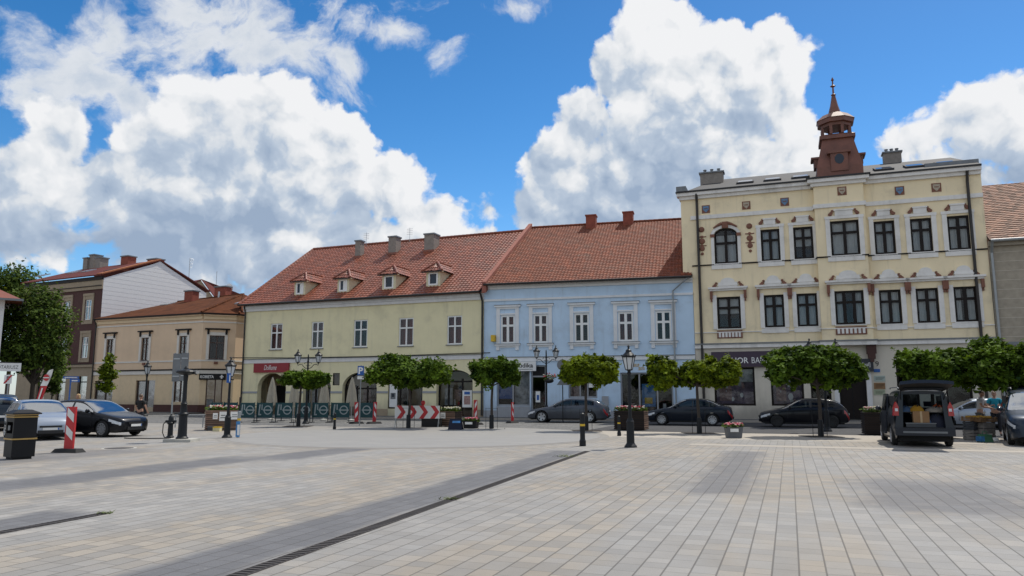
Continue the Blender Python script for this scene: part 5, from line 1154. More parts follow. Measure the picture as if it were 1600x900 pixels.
def tree(label, loc, lobes, n, size, seed, mat='leaf_maple', tr=.07, name='tree', group=None, forks=None, guard=True, gap=.1, edge=.35, up=.5):
    t = thing(name, label, 'tree', loc, 0, group)
    o = crown(lobes, n, size, seed, mat, gap, up, edge); o.parent = t
    zb_ = min(l[2] - l[5] for l in lobes); b = MB(); r = random.Random(seed); zt = zb_ + .25
    b.tube([(0,0,-.02), (.01,0,.5), (r.gauss(0,.03),0,zt*.6), (r.gauss(0,.04), 0, zt)], [tr*1.35, tr, tr*.9, tr*.75], 'bark', 9)
    tk = b.build('trunk', t, smooth=True)
    for k, l in enumerate(lobes[:9]):
        b = MB(); m = Vector((l[0]*.5, l[1]*.5, (zt + l[2])/2 - .1)); b.tube([(0,0,zt-.25), m, (l[0], l[1], l[2])], [tr*.55, tr*.4, tr*.18], 'bark', 6); b.build('limb', t, smooth=True)
    if guard:
        b = MB(); b.box(-.62, .62, -.62, .62, -.003, .006, 'foot_shade'); b.box(-.66, -.622, -.66, .66, -.003, .012, 'drain_iron'); b.box(.622, .66, -.66, .66, -.003, .012, 'drain_iron'); b.box(-.62, .62, -.66, -.622, -.003, .012, 'drain_iron'); b.box(-.62, .62, .622, .66, -.003, .012, 'drain_iron'); b.build('shade_patch', t); b = MB()  # dark square and rim added to deepen the shade under the tree
        for s in (-.28, .28): b.tube([(s, .08, 0), (s, .08, 1.0)], .012, 'dark_metal', 6)
        b.tube([(-.28, .08, .98), (.28, .08, .98)], .008, 'dark_metal', 6); b.lathe([(.115, .02), (.105, .62), (.09, .66)], 'dark_metal', (0, 0, 0), 10); b.build('tree_guard', t)
    return t
def plaza_tree(label, px, py, x0, x1, ytop, ybot, seed, mat, lob, n=7000, **kw):
    """crown size read from its picture extent at the depth of its foot; lob are (fx, fz, wx, wz) shares of that extent"""
    p = gnd(px, py); s = p.y / FOC; W = (x1 - x0) * s; xc = ((x0 + x1)/2 - px) * s; zt = EYE + (616 - ytop) * s; zb_ = EYE + (616 - ybot) * s; Hh = zt - zb_
    r = random.Random(seed); L_ = []
    for (fx, fz, wx, wz) in lob:
        L_.append((xc + (fx - .5)*W, r.uniform(-.12, .12)*W, zb_ + fz*Hh, wx*W, wx*W*.95 if wx < .4 else wx*W*.8, wz*Hh*.92))
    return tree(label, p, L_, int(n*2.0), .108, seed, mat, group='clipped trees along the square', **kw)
TR = 'clipped trees along the square'
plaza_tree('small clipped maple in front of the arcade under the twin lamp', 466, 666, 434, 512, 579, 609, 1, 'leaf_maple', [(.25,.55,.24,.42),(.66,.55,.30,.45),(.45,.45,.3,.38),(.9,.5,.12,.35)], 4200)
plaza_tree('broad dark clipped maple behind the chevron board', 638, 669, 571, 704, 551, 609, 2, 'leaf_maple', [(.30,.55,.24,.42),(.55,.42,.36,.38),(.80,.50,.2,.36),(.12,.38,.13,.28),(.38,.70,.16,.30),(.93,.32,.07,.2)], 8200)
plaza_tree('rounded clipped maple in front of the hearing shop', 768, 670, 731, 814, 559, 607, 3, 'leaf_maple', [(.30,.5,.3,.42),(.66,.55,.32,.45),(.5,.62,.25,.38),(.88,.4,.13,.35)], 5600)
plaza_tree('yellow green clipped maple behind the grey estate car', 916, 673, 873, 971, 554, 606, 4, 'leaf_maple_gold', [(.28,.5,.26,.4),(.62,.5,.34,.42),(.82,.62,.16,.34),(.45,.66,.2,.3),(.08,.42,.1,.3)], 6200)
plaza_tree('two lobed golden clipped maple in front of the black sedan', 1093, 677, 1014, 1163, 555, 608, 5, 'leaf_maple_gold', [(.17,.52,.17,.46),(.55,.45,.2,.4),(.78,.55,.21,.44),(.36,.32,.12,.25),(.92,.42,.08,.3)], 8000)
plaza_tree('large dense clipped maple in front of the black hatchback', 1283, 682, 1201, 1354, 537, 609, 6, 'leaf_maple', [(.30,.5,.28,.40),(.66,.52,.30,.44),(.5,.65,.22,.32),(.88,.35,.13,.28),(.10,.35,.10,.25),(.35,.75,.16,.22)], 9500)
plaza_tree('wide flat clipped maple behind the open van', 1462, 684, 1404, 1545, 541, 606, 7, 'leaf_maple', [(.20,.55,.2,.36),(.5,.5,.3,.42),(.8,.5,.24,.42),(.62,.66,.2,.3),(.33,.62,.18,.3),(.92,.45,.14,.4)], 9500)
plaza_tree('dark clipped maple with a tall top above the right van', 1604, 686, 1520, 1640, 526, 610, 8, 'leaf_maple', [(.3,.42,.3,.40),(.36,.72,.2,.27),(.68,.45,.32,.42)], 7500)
# big tree on the left, the wood behind it and the young street trees
p = ghead(48, 54); s = 54 / FOC; z = lambda py: EYE + (616 - py) * s
tree('large dark green tree in front of the brown tenement', p, [(-.5, 0, z(545), 2.3, 2.2, 1.9),(1.0,-.2,z(500),1.7,1.7,1.5),(-1.0,.3,z(480),1.9,1.8,1.5),(0,0,z(465),1.4,1.4,1.0),(1.5,-.3,z(540),1.3,1.3,1.3),(-2.2,0,z(520),1.7,1.6,2.0),(.6,-.5,z(556),1.4,1.5,.7),(1.75,-.2,z(575),.75,.7,1.2),(-1.8,0,z(558),1.5,1.3,.8)], 13500, .14, 31, 'leaf_dark', .2, guard=False, gap=.2)
p = ghead(8, 92); s = 92 / FOC; z2 = lambda py: EYE + (616 - py) * s
tree('tall light green tree rising behind the brown tenement at the left edge', p, [(0,0,z2(440),2.6,2.6,2.2),(-2.2,0,z2(455),2.4,2.4,2.2),(1.5,0,z2(462),1.9,1.9,1.8),(-1,0,z2(485),3,2.6,2.4)], 9000, .22, 32, 'leaf_dark', .25, guard=False)
p = ghead(80, 56); s = 56 / FOC; z = lambda py: EYE + (616 - py) * s
tree('slim young street tree in front of the brown tenement', p, [(0,0,z(585),.75,.7,.95),(.1,0,z(560),.6,.6,.8),(-.1,0,z(605),.6,.55,.5)], 2200, .13, 33, 'leaf_dark', .06, guard=False)
p = ghead(164, 57); s = 57 / FOC; z = lambda py: EYE + (616 - py) * s
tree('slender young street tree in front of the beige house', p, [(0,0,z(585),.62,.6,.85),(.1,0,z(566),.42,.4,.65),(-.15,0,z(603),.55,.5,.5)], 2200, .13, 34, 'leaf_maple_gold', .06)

# ------------------------------------------------------------------ vehicles
def interp(pts, x):
    if x <= pts[0][0]: return pts[0][1]
    for i in range(len(pts) - 1):
        (xa, ya), (xb, yb) = pts[i], pts[i+1]
        if x <= xb:
            t = (x - xa) / (xb - xa)
            m = lambda j: (pts[min(j+1, len(pts)-1)][1] - pts[max(j-1, 0)][1]) / max(1e-6, (pts[min(j+1, len(pts)-1)][0] - pts[max(j-1, 0)][0]))
            dx = xb - xa; sl_ = (yb - ya) / dx; ma, mb = m(i), m(i+1)
            if abs(sl_) < 1e-6: ma = mb = 0
            else:
                ma = max(0, min(ma / sl_, 2.2)) * sl_; mb = max(0, min(mb / sl_, 2.2)) * sl_
            t2, t3 = t*t, t*t*t
            return (2*t3-3*t2+1)*ya + (t3-2*t2+t)*dx*ma + (-2*t3+3*t2)*yb + (t3-t2)*dx*mb
    return pts[-1][1]
CARS = {
 'hatch': dict(L=4.25, w=.89, top=[(0,.60),(.06,.70),(.3,.80),(.9,.93),(1.15,.985),(1.55,1.21),(1.95,1.40),(2.45,1.47),(3.0,1.46),(3.55,1.38),(3.85,1.24),(4.1,1.0),(4.2,.86),(4.25,.6)], belt=[(0,.57),(.3,.70),(1.15,.89),(3.4,.97),(4.0,.95),(4.25,.57)],
   ws=(1.12,2.0), rw=(3.62,4.08), sw=(1.35,3.55), pil=(2.45,3.25), axle=(.82,3.42)),
 'sedan': dict(L=4.6, w=.89, top=[(0,.60),(.06,.69),(.3,.78),(1.0,.92),(1.25,.97),(1.7,1.22),(2.1,1.39),(2.55,1.45),(3.05,1.43),(3.5,1.33),(3.95,1.12),(4.15,1.05),(4.45,1.0),(4.56,.88),(4.6,.6)], belt=[(0,.57),(.3,.69),(1.2,.88),(3.5,.96),(4.3,.93),(4.6,.57)],
   ws=(1.22,2.15), rw=(3.3,3.95), sw=(1.5,3.75), pil=(2.55,3.4), axle=(.88,3.55)),
 'estate': dict(L=4.85, w=.91, top=[(0,.58),(.06,.66),(.3,.76),(1.1,.91),(1.35,.96),(1.8,1.2),(2.2,1.37),(2.7,1.44),(3.4,1.43),(4.0,1.36),(4.45,1.18),(4.7,1.0),(4.8,.86),(4.85,.6)], belt=[(0,.55),(.3,.68),(1.3,.87),(3.8,.98),(4.5,.97),(4.85,.57)],
   ws=(1.32,2.25), rw=(4.05,4.62), sw=(1.6,4.05), pil=(2.7,3.6), axle=(.92,3.78)),
 'mpv': dict(L=4.2, w=.88, top=[(0,.62),(.06,.76),(.3,.90),(.8,1.02),(1.0,1.07),(1.45,1.32),(1.85,1.50),(2.4,1.58),(3.1,1.57),(3.6,1.48),(3.9,1.28),(4.1,1.0),(4.16,.88),(4.2,.6)], belt=[(0,.58),(.3,.76),(1.0,.95),(3.5,1.02),(4.0,.98),(4.2,.57)],
   ws=(.98,1.9), rw=(3.62,4.04), sw=(1.2,3.55), pil=(2.4,3.2), axle=(.80,3.40)),
 'suv': dict(L=4.6, w=.92, top=[(0,.68),(.06,.85),(.3,1.0),(1.1,1.1),(1.3,1.14),(1.75,1.42),(2.1,1.6),(2.6,1.68),(3.5,1.67),(4.1,1.58),(4.35,1.35),(4.5,1.1),(4.56,.95),(4.6,.7)], belt=[(0,.64),(.3,.85),(1.3,1.04),(3.9,1.12),(4.4,1.1),(4.6,.66)],
   ws=(1.28,2.15), rw=(4.12,4.46), sw=(1.5,4.0), pil=(2.6,3.55), axle=(.92,3.62)),
 'van': dict(L=4.38, w=.90, top=[(0,.70),(.06,.86),(.3,.98),(.9,1.12),(1.1,1.18),(1.5,1.47),(1.85,1.70),(2.25,1.80),(3.2,1.83),(4.0,1.82),(4.25,1.80),(4.38,1.77)], belt=[(0,.66),(.3,.84),(1.1,1.05),(3.5,1.12),(4.38,1.12)],
   ws=(1.08,1.95), rw=(9,9), sw=(1.35,4.05), pil=(2.35,3.2), axle=(.85,3.58), flat=True)}
PAINTS = {}
def paint(name, col, metal=.3):
    M(name, col, .30, metal=metal, spec=.25, var=.04, scale=.5, coat=.28); return name
paint('paint_black', (.007, .008, .012)); paint('paint_silver', (.34, .38, .44), .45); paint('paint_grey', (.075, .085, .105), .5); paint('paint_navy', (.010, .016, .028)); paint('paint_van', (.016, .020, .030)); paint('paint_van_blue', (.022, .034, .055)); paint('paint_suv', (.012, .022, .036))
M('head_glass', (.55, .58, .62), .12, spec=1, var=.3, scale=14); M('tail_red', (.35, .008, .012), .2, spec=.8, var=.1); M('plate_white', (.72, .72, .70), .5, var=.03); M('alloy', (.42, .43, .45), .35, metal=.8, var=.1); M('trim_black', (.012, .012, .013), .55)
def wheel(par, x, y, r, side, spokes=8, rimm='alloy'):
    b = MB(); w = .19; prof = [(.60*r,-w/2),(.9*r,-w/2),(r,-w/2+.035),(r,w/2-.035),(.9*r,w/2),(.68*r,w/2)]
    def ring(prof, mat, b):
        rows = [[(x + q*math.cos(2*pi*j/22), y + side*h_, r + q*math.sin(2*pi*j/22)) for j in range(22)] for q, h_ in prof]; b.grid(rows, mat, True)
    wh = MB(); ring([(.68*r, w/2-.02), (.66*r, w/2-.05), (.2*r, w/2-.07)], 'trim_black', wh); wh.face([(x+.2*r*math.cos(2*pi*j/12), y+side*(w/2-.07), r+.2*r*math.sin(2*pi*j/12)) for j in range(12)], 'trim_black'); W = wh.build('wheel', par)
    ring(prof, 'rubber', b); b.build('tyre', W, smooth=True)
    b = MB(); ring([(.70*r, w/2-.045), (.70*r, w/2+.004), (.63*r, w/2+.004), (.61*r, w/2-.04)], rimm, b)
    for k in range(spokes):
        a = 2*pi*k/spokes; c_, s_ = math.cos(a), math.sin(a); tx_, tz_ = -s_, c_; hw = .035 if spokes > 6 else .06; pts = []
        for (q, h_) in ((.1*r, w/2-.02), (.64*r, w/2-.005)):
            for d in (-hw, hw): pts.append((x + q*c_ + d*tx_, y + side*h_, r + q*s_ + d*tz_)); pts.append((x + q*c_ + d*tx_, y + side*(h_-.03), r + q*s_ + d*tz_))
        b.hexa([pts[0], pts[2], pts[6], pts[4], pts[1], pts[3], pts[7], pts[5]], rimm)
    b.tube([(x, y+side*(w/2-.06), r), (x, y+side*(w/2+.005), r)], .13*r, rimm, 10); b.build('rim', W); return W
def car(kind, label, loc, heading, col, wr=.315, spokes=8, name='parked_car', group='cars parked around the square', cat='car', open_tail=False, plate=True, rimm='alloy', handles=True, slide=0, dark_rear=False):
    c = CARS[kind]; L, w = c['L'], c['w']; t = thing(name, label, cat, loc, heading, group)
    end = .62 if not c.get('flat') else .90
    plan = [(0,.60*w),(.05,.74*w),(.16,.86*w),(.4,.95*w),(1.0,w),(L-1.0,w),(L-.45,.96*w),(L-.15,.86*w if not c.get('flat') else .955*w),(L-.04,.74*w if not c.get('flat') else .945*w),(L,end*w if not c.get('flat') else .93*w)]
    bot = [(0,.30),(.12,.22),(.5,.19),(L-.5,.21),(L-.1,.27),(L,.36)]
    N = int(L / .05); xs = [L * i / N for i in range(N + 1)]; n1, n2, n3 = 12, 8, 8; rows = []; kinds = None
    ra = wr + .065
    for xx in xs:
        zt, z0, W = interp(c['top'], xx), interp(bot, xx), interp(plan, xx); zb = min(interp(c['belt'], xx), zt - .012); hc = zt - zb; r_ = []
        for k in range(n1 + 1):
            v = k / n1; z_ = z0 + (zb - z0) * v; y_ = W * (.915 + .085 * math.sin(pi * min(1, v*1.15 + .05) * .62 ) if v < .75 else .915 + .085 * math.sin(pi*(.75*1.15+.05)*.62) - .03*((v-.75)/.25)**2)
            px_ = xx
            for ax in c['axle']:
                d = math.hypot(xx - ax, z_ - wr)
                if 1e-4 < abs(d - ra) < .032 and z_ > .1: px_ = ax + (xx - ax) * ra / d; z_ = wr + (z_ - wr) * ra / d
            r_.append((px_, y_, z_))
        yb = r_[-1][1]; re = min(.075, .5*hc); ye = max(.1, yb - .33*max(0, hc - .05) - .03); ze = zt - re
        for k in range(1, n2 + 1): v = k / n2; r_.append((xx, yb + (ye-yb)*v + .018*math.sin(pi*v)*min(1, hc*3), zb + (ze-zb)*v))
        for k in range(1, n3 + 1):
            a = k / n3 * pi / 2; r_.append((xx, ye*math.cos(a)**.8 if k < n3 else 0, ze + (zt-ze)*math.sin(a)))
        rows.append(r_)
    parts = {}
    def P(n): return parts.setdefault(n, MB())
    X = lambda p, s: (L/2 - p[0], p[1]*s, p[2])
    m = n1 + n2 + n3
    for i in range(N):
        for k in range(m):
            q = [rows[i][k], rows[i+1][k], rows[i+1][k+1], rows[i][k+1]]; cx = sum(p[0] for p in q)/4; cy = sum(p[1] for p in q)/4; cz = sum(p[2] for p in q)/4
            zt, zb = interp(c['top'], cx), interp(c['belt'], cx); hc = zt - min(zb, zt-.012); nm = 'body'; mat = col
            if k < n1:
                if any(math.hypot(cx - ax, cz - wr) < ra - .004 for ax in c['axle']): continue
                if cx < .50 and zb - .15 < cz < zb - .03 and cy > .50*w and cx > .02 + .1*(1-cy/w): nm, mat = 'headlight', 'head_glass'
                elif cx > L - .26 and zb - .22 < cz < zb - .05 and cy > .45*w and not c.get('flat'): nm, mat = 'taillight', 'tail_red'
                elif cz < .27: nm, mat = 'sill_trim', 'trim_black'
            elif k < n1 + n2:
                v = (k - n1 + .5) / n2
                if c['sw'][0] < cx < c['sw'][1] and hc > .13 and .08 < v < .93:
                    nm, mat = ('side_window', 'car_glass') if not any(abs(cx - pp) < .035 for pp in c['pil']) else ('pillar_trim', 'trim_black')
            else:
                if c['ws'][0] < cx < c['ws'][1] and cy < .93*interp(plan, cx): nm, mat = 'windscreen', 'car_glass'
                elif c['rw'][0] < cx < c['rw'][1]: nm, mat = 'rear_window', 'car_glass'
            for s in (1, -1):
                key = nm if nm not in ('headlight', 'taillight', 'side_window') else nm + ('|a' if s > 0 else '|b')
                pts = [X(p, s) for p in q]; P(key).face(pts if s < 0 else pts[::-1], mat)
    # front and rear faces
    for idx, sg in ((0, 1), (N, -1)):
        if idx == N and open_tail: continue
        r_ = rows[idx]; full = [X(p, 1) for p in r_] + [X(p, -1) for p in r_[::-1][1:]]
        zc = .5; b = P('body' if not (dark_rear and idx == N) else 'body')
        for j in range(len(full) - 1): b.face([full[j], full[j+1], (full[0][0] + .03*sg, 0, zc)], col)
        b.face([full[-1], full[0], (full[0][0] + .03*sg, 0, zc)], col)
    body = None
    for kx, b in parts.items():
        o = b.build(kx.split('|')[0], t, smooth=True, merge=True, fixn=False)
        if kx == 'body': body = o
    # dark underbody and wheel wells
    b = MB(); b.box(-L/2+.25, L/2-.25, -w*.80, w*.80, .17, .62, 'black'); b.build('underbody', t)
    for ax in c['axle']:
        for s in (1, -1): wheel(t, L/2 - ax, s*(w - .115), wr, s, spokes, rimm)
    b = MB()
    for xs_ in (L/2 - c['pil'][0] - .12, L/2 - c['pil'][1] - .22):
        for s in (-1, 1): b.frustum(xs_-.16, xs_+.02, s*.36-.24, s*.36+.24, .6, interp(c['belt'], 2.4)+.12, .05, 'navy_cloth'); b.box(xs_-.12, xs_-.04, s*.36-.12, s*.36+.12, interp(c['belt'], 2.4)+.125, interp(c['belt'], 2.4)+.30, 'navy_cloth')
    if not open_tail: b.build('seat', t)
    b = MB(); b.box(L/2-c['ws'][0]-.75, L/2-c['ws'][0]-.15, -.7*w, .7*w, .62, interp(c['belt'], c['ws'][0])-.06, 'trim_black'); b.build('dashboard', t)
    # front end: grille, lower intake, plate
    fx_ = L/2; b = MB(); b.box(fx_-.06, fx_+.042, -.40*w, .40*w, .50, .575, 'trim_black'); b.box(fx_-.05, fx_+.036, -.46*w, .46*w, .27, .40, 'trim_black'); b.build('grille', t)
    if plate:
        b = MB(); b.box(fx_+.043, fx_+.055, -.26, .26, .405, .495, 'plate_white'); b.box(fx_+.0552, fx_+.057, .215, .255, .41, .49, 'blue_sign'); b.build('licence_plate', t)
    if not open_tail:
        b = MB(); b.box(-fx_-.055, -fx_-.036, -.26, .26, .62, .72, 'plate_white'); b.box(-fx_-.045, -fx_+.05, -.5*w, .5*w, .36, .46, 'trim_black'); b.build('rear_plate', t)
    xm = L/2 - c['sw'][0] - .12; zm = interp(c['belt'], c['sw'][0] + .1) + .1
    for s in (1, -1):
        b = MB(); b.sphere((xm, s*(w+.09), zm), .1, col, 10, 7, (.55, 1.05, .8)); b.box(xm-.02, xm+.02, min(s*(w-.08), s*(w+.04)), max(s*(w-.08), s*(w+.04)), zm-.06, zm-.02, 'trim_black'); mo = b.build('mirror', t, smooth=True)
        for pp in (c['pil'][0] + .0, c['pil'][1] - .02):
            xh = L/2 - pp + .16; zh = interp(c['belt'], pp) - .13; b = MB(); b.box(xh-.20, xh-.03, min(s*w*.985, s*(w+.025)), max(s*w*.985, s*(w+.025)), zh-.018, zh+.018, col); b.build('door_handle', t)
    # door shut lines
    b = MB()
    for pp in (c['sw'][0] - .12 if False else c['axle'][0] + .52, c['pil'][0], min(c['pil'][1] + .1, c['axle'][1] - .33)):
        for s in (1, -1):
            z0, z1_ = .30, interp(c['belt'], pp) - .01
            for k in range(5): pass
            b.new(); yy_ = s * (interp(plan, pp) * 1.0); b.box(L/2-pp-.006, L/2-pp+.006, min(yy_*.97, yy_+.003*s), max(yy_*.97, yy_+.003*s), z0+.1, z1_-.03, 'trim_black')
    b.build_each('door_seam', t)
    return t
G_HEAD = pi/2 - GRID          # pointing straight at the house row
ROW = g.th
car('mpv', 'silver compact people carrier nose on beside the litter bin', ghead(62, 28.8), R(-47), 'paint_silver', .31, 7).scale.z = .93
car('hatch', 'glossy black hatchback parked beside the striped barrier post at left', ghead(150, 30.6), R(-19), 'paint_black', .32, 10)
car('suv', 'dark blue off-road car half hidden behind the silver car', ghead(-8, 35.5), R(128), 'paint_suv', .35, 6)
car('estate', 'dark grey estate car parked in front of the hearing shop', ghead(889, 45.2), R(180-14), 'paint_grey', .335, 5)
car('sedan', 'black sedan parked behind the two lobed golden tree', ghead(1077, 41.2), R(180-18), 'paint_navy', .315, 9)
car('hatch', 'black hatchback in the shade before the bank windows', ghead(1254, 38.6), R(180-17), 'paint_black', .31, 9, rimm='trim_black')
car('hatch', 'silver hatchback half hidden behind the two men', ghead(1518, 36.8), R(180-17), 'paint_silver', .315, 8)
# ---- the two vans with raised tailgates
def open_van(label, loc, heading, col, load):
    t = car('van', label, loc, heading, col, .325, 6, 'open_van', 'vans parked with raised tailgates', 'van', open_tail=True)
    L = CARS['van']['L']; xr = -L/2; w = .9
    b = MB()
    for s in (1, -1):
        p = lambda x, yy, z: (x, s*yy, z)
        b.hexa([p(xr-.03,.60,.60), p(xr-.03,.838,.60), p(xr+.16,.85,.60), p(xr+.16,.60,.60), p(xr-.0,.54,1.66), p(xr-.0,.60,1.70), p(xr+.16,.62,1.70), p(xr+.16,.54,1.66)], col)
        b.hexa([p(xr-.02,.74,.60), p(xr-.02,.842,.60), p(xr+.05,.85,.60), p(xr+.05,.74,.60), p(xr-.01,.58,1.70), p(xr-.01,.64,1.74), p(xr+.05,.65,1.74), p(xr+.05,.58,1.70)], col)
    b.box(xr-.01, xr+.14, -.60, .60, 1.66, 1.755, col); b.build('tail_frame', t)
    b = MB(); b.box(xr-.14, xr+.12, -.84, .84, .36, .60, col); b.box(xr-.165, xr-.141, -.62, .62, .44, .50, 'grey_metal'); b.build('rear_bumper', t)
    for s in (1, -1):
        b = MB(); q = [(xr-.045, s*.70, .98), (xr-.045, s*.848, .98), (xr-.045, s*.825, 1.24), (xr-.045, s*.755, 1.42), (xr-.045, s*.69, 1.26)]
        b.face(q, 'tail_red'); b.face([(x+.09, yy+.03*s, z) for x, yy, z in q][::-1], 'tail_red')
        for k in range(5): a, c = q[k], q[(k+1)%5]; b.face([a, c, (c[0]+.09, c[1]+.03*s, c[2]), (a[0]+.09, a[1]+.03*s, a[2])], 'tail_red')
        tl = b.build('taillight', t); b = MB(); b.box(xr-.053, xr-.0455, min(s*.715,s*.80), max(s*.715,s*.80), 1.12, 1.21, 'head_glass'); b.build('lamp_lens', tl)
    b = MB(); b.box(xr+.05, .1, -.74, .74, .58, .62, 'trim_black'); b.box(xr+.06, .1, -.80, -.76, .62, 1.6, 'trim_black'); b.box(xr+.06, .1, .76, .80, .62, 1.6, 'trim_black')
    for s in (-.38, .38): b.frustum(-.75, -.5, s-.25, s+.25, .62, 1.22, .06, 'navy_cloth'); b.box(-.68, -.56, s-.11, s+.11, 1.25, 1.42, 'navy_cloth')
    b.box(xr+.12, -.8, -.74, .74, 1.08, 1.10, 'trim_black'); b.build('load_bay', t)
    g_ = MB(); a = Vector((xr+.02, 0, 1.80)); d = Vector((-1.12, 0, .20)); n_ = Vector((d.z, 0, -d.x)).normalized()*.05
    def pl(u, v, off): q = a + d*u + n_*off; hw = .60 + .13*math.sin(min(1,u*1.2)*pi/2); return (q.x, v*hw, q.z + .05*(1-v*v) )
    rows = [[pl(u/6, v/6, 1) for v in range(-6, 7)] for u in range(7)]; r2 = [[pl(u/6, v/6, -1) for v in range(-6, 7)] for u in range(7)]
    g_.grid(rows, col); g_.grid(r2, 'trim_black')
    for R_ in (0, 6): g_.grid([rows[R_], r2[R_]], col)
    g_.grid([[r[0] for r in rows], [r[0] for r in r2]], col); g_.grid([[r[-1] for r in rows], [r[-1] for r in r2]], col); tg = g_.build('tailgate', t, fixn=True)
    g_ = MB(); q = lambda u, v: tuple(Vector(pl(u, v, -1.25))); g_.face([q(.12,-.8), q(.12,.8), q(.5,.82), q(.5,-.82)], 'car_glass'); g_.build('tailgate_window', tg)
    g_ = MB()
    for s in (-1, 1): g_.tube([(xr+.05, s*.60, 1.45), tuple(a + d*.45 + Vector((0, s*.66, -.04)))], .014, 'dark_metal', 6)
    g_.build('gas_strut', tg)
    b = MB()
    for s in (-1, 1): b.tube([(1.0-.6, s*.60, 1.84), (.2, s*.61, 1.885), (-1.6, s*.61, 1.885), (-1.85, s*.60, 1.84)], .018, 'grey_metal', 6)
    b.build('roof_rail', t)
    return t
def put(name, label, cat, van, xyz, build_fn, group=None, rz=0.0):
    m = Matrix.Translation(van.location) @ Matrix.Rotation(van.rotation_euler.z, 4, 'Z'); p = m @ Vector(xyz)
    t = thing(name, label, cat, p, van.rotation_euler.z + rz, group); build_fn(t); return t
rp = gnd(1447, 699); hd = pi/2 - GRID; cen = rp + Vector((math.cos(hd), math.sin(hd), 0)) * 2.25
van1 = open_van('dark van with raised tailgate showing its load, red tail lamps to the camera', cen, hd, 'paint_van', True)
def box_fn(w, d, h_, mat, flap=True):
    def f(t):
        b = MB(); b.box(-w/2, w/2, -d/2, d/2, 0, h_, mat); b.build('carton', t)
        b = MB(); b.box(-w/2-.004, -w/2-.001, -.03, .03, 0, h_, 'plaque_tape'); b.build('tape', t)
    return f
M('plaque_tape', (.42, .30, .17), .4); M('cloth_mustard', (.36, .19, .015), .9, var=.3); M('cloth_grey', (.22, .2, .18), .9, var=.3, scale=8); M('cloth_orange', (.5, .09, .02), .9); M('crate_plastic', (.045, .05, .058), .6); M('cloth_blue', (.05, .1, .2), .9, var=.4, scale=6)
def heap_fn(mat, w, d, h_, seed):
    def f(t):
        b = MB(); r = random.Random(seed)
        rows = []
        for a in range(9):
            th = pi/2 * a/8; rows.append([(w/2*math.cos(th)*math.cos(2*pi*j/14)*(1+.14*r.random()), d/2*math.cos(th)*math.sin(2*pi*j/14)*(1+.14*r.random()), h_*math.sin(th)*(1+.1*r.random())) for j in range(14)])
        b.grid(rows, mat, True); b.face(rows[0][::-1], mat); b.build('cloth', t, smooth=True)
        b = MB(); b.tube([(-w*.3, 0, h_*.8), (-w*.2, -d*.1, h_*1.15), (w*.1, -d*.1, h_*1.15), (w*.2, 0, h_*.8)], .018, 'dark_metal', 5); b.build('handle', t)
    return f
put('cardboard_box', 'brown cardboard box in the middle of the van load bay', 'box', van1, (-1.98, .05, .76), box_fn(.28, .46, .36, 'cardboard'))
put('bag', 'mustard yellow bag on the shelf of the van, left of centre', 'bag', van1, (-1.95, .14, 1.10), heap_fn('cloth_mustard', .26, .40, .20, 1))
put('bag', 'grey beige bag on the right of the van shelf', 'bag', van1, (-1.93, -.38, 1.10), heap_fn('cloth_grey', .30, .55, .16, 2))
put('bag', 'small orange bag lying at the right end of the van shelf', 'bag', van1, (-1.7, -.48, 1.10), heap_fn('cloth_orange', .26, .30, .24, 3))
put('bag', 'blue grey bundle on the left of the van shelf', 'bag', van1, (-1.9, .46, 1.10), heap_fn('cloth_blue', .26, .36, .18, 4))
put('bag', 'dark bundle on the van floor right of the cardboard box', 'bag', van1, (-1.95, -.40, .62), heap_fn('navy_cloth', .34, .56, .40, 5))
put('bag', 'striped blue bundle low in the van between box and dark bundle', 'bag', van1, (-2.0, -.16, .62), heap_fn('cloth_blue', .22, .26, .26, 6))
put('plastic_crate', 'grey plastic crate on the van floor under the cardboard box', 'crate', van1, (-1.97, .08, .62), lambda t: ((lambda b: (b.box(-.2,.2,-.42,.42,0,.14,'crate_plastic'), b.build('tray', t)))(MB()), (lambda b: (b.box(-.215,.215,-.435,.435,.11,.135,'grey_metal'), b.build('rim', t)))(MB())))
# open sliding door of the first van
b = MB(); b.hexa([(-.9,.93,.35),(.25,.93,.35),(.25,1.0,.35),(-.9,1.0,.35),(-.9,.80,1.66),(.2,.80,1.66),(.2,.85,1.68),(-.9,.85,1.68)], 'paint_van'); sd_ = b.build('sliding_door', van1); b = MB(); b.hexa([(-.8,1.004-.06,1.12),(.12,1.004-.06,1.12),(.12,1.012-.06,1.12),(-.8,1.012-.06,1.12),(-.8,.868,1.58),(.1,.868,1.58),(.1,.876,1.58),(-.8,.876,1.58)], 'car_glass'); b.build('door_window', sd_)
W_ = ghead(1575, 25.0); hd2 = R(-121); hv = Vector((math.cos(hd2), math.sin(hd2), 0)); rv = Vector((hv.y, -hv.x, 0))
van2 = open_van('blue black van nose on with raised tailgate, cut by the right edge', W_ - hv*1.34 - rv*.785, hd2, 'paint_van_blue', False)

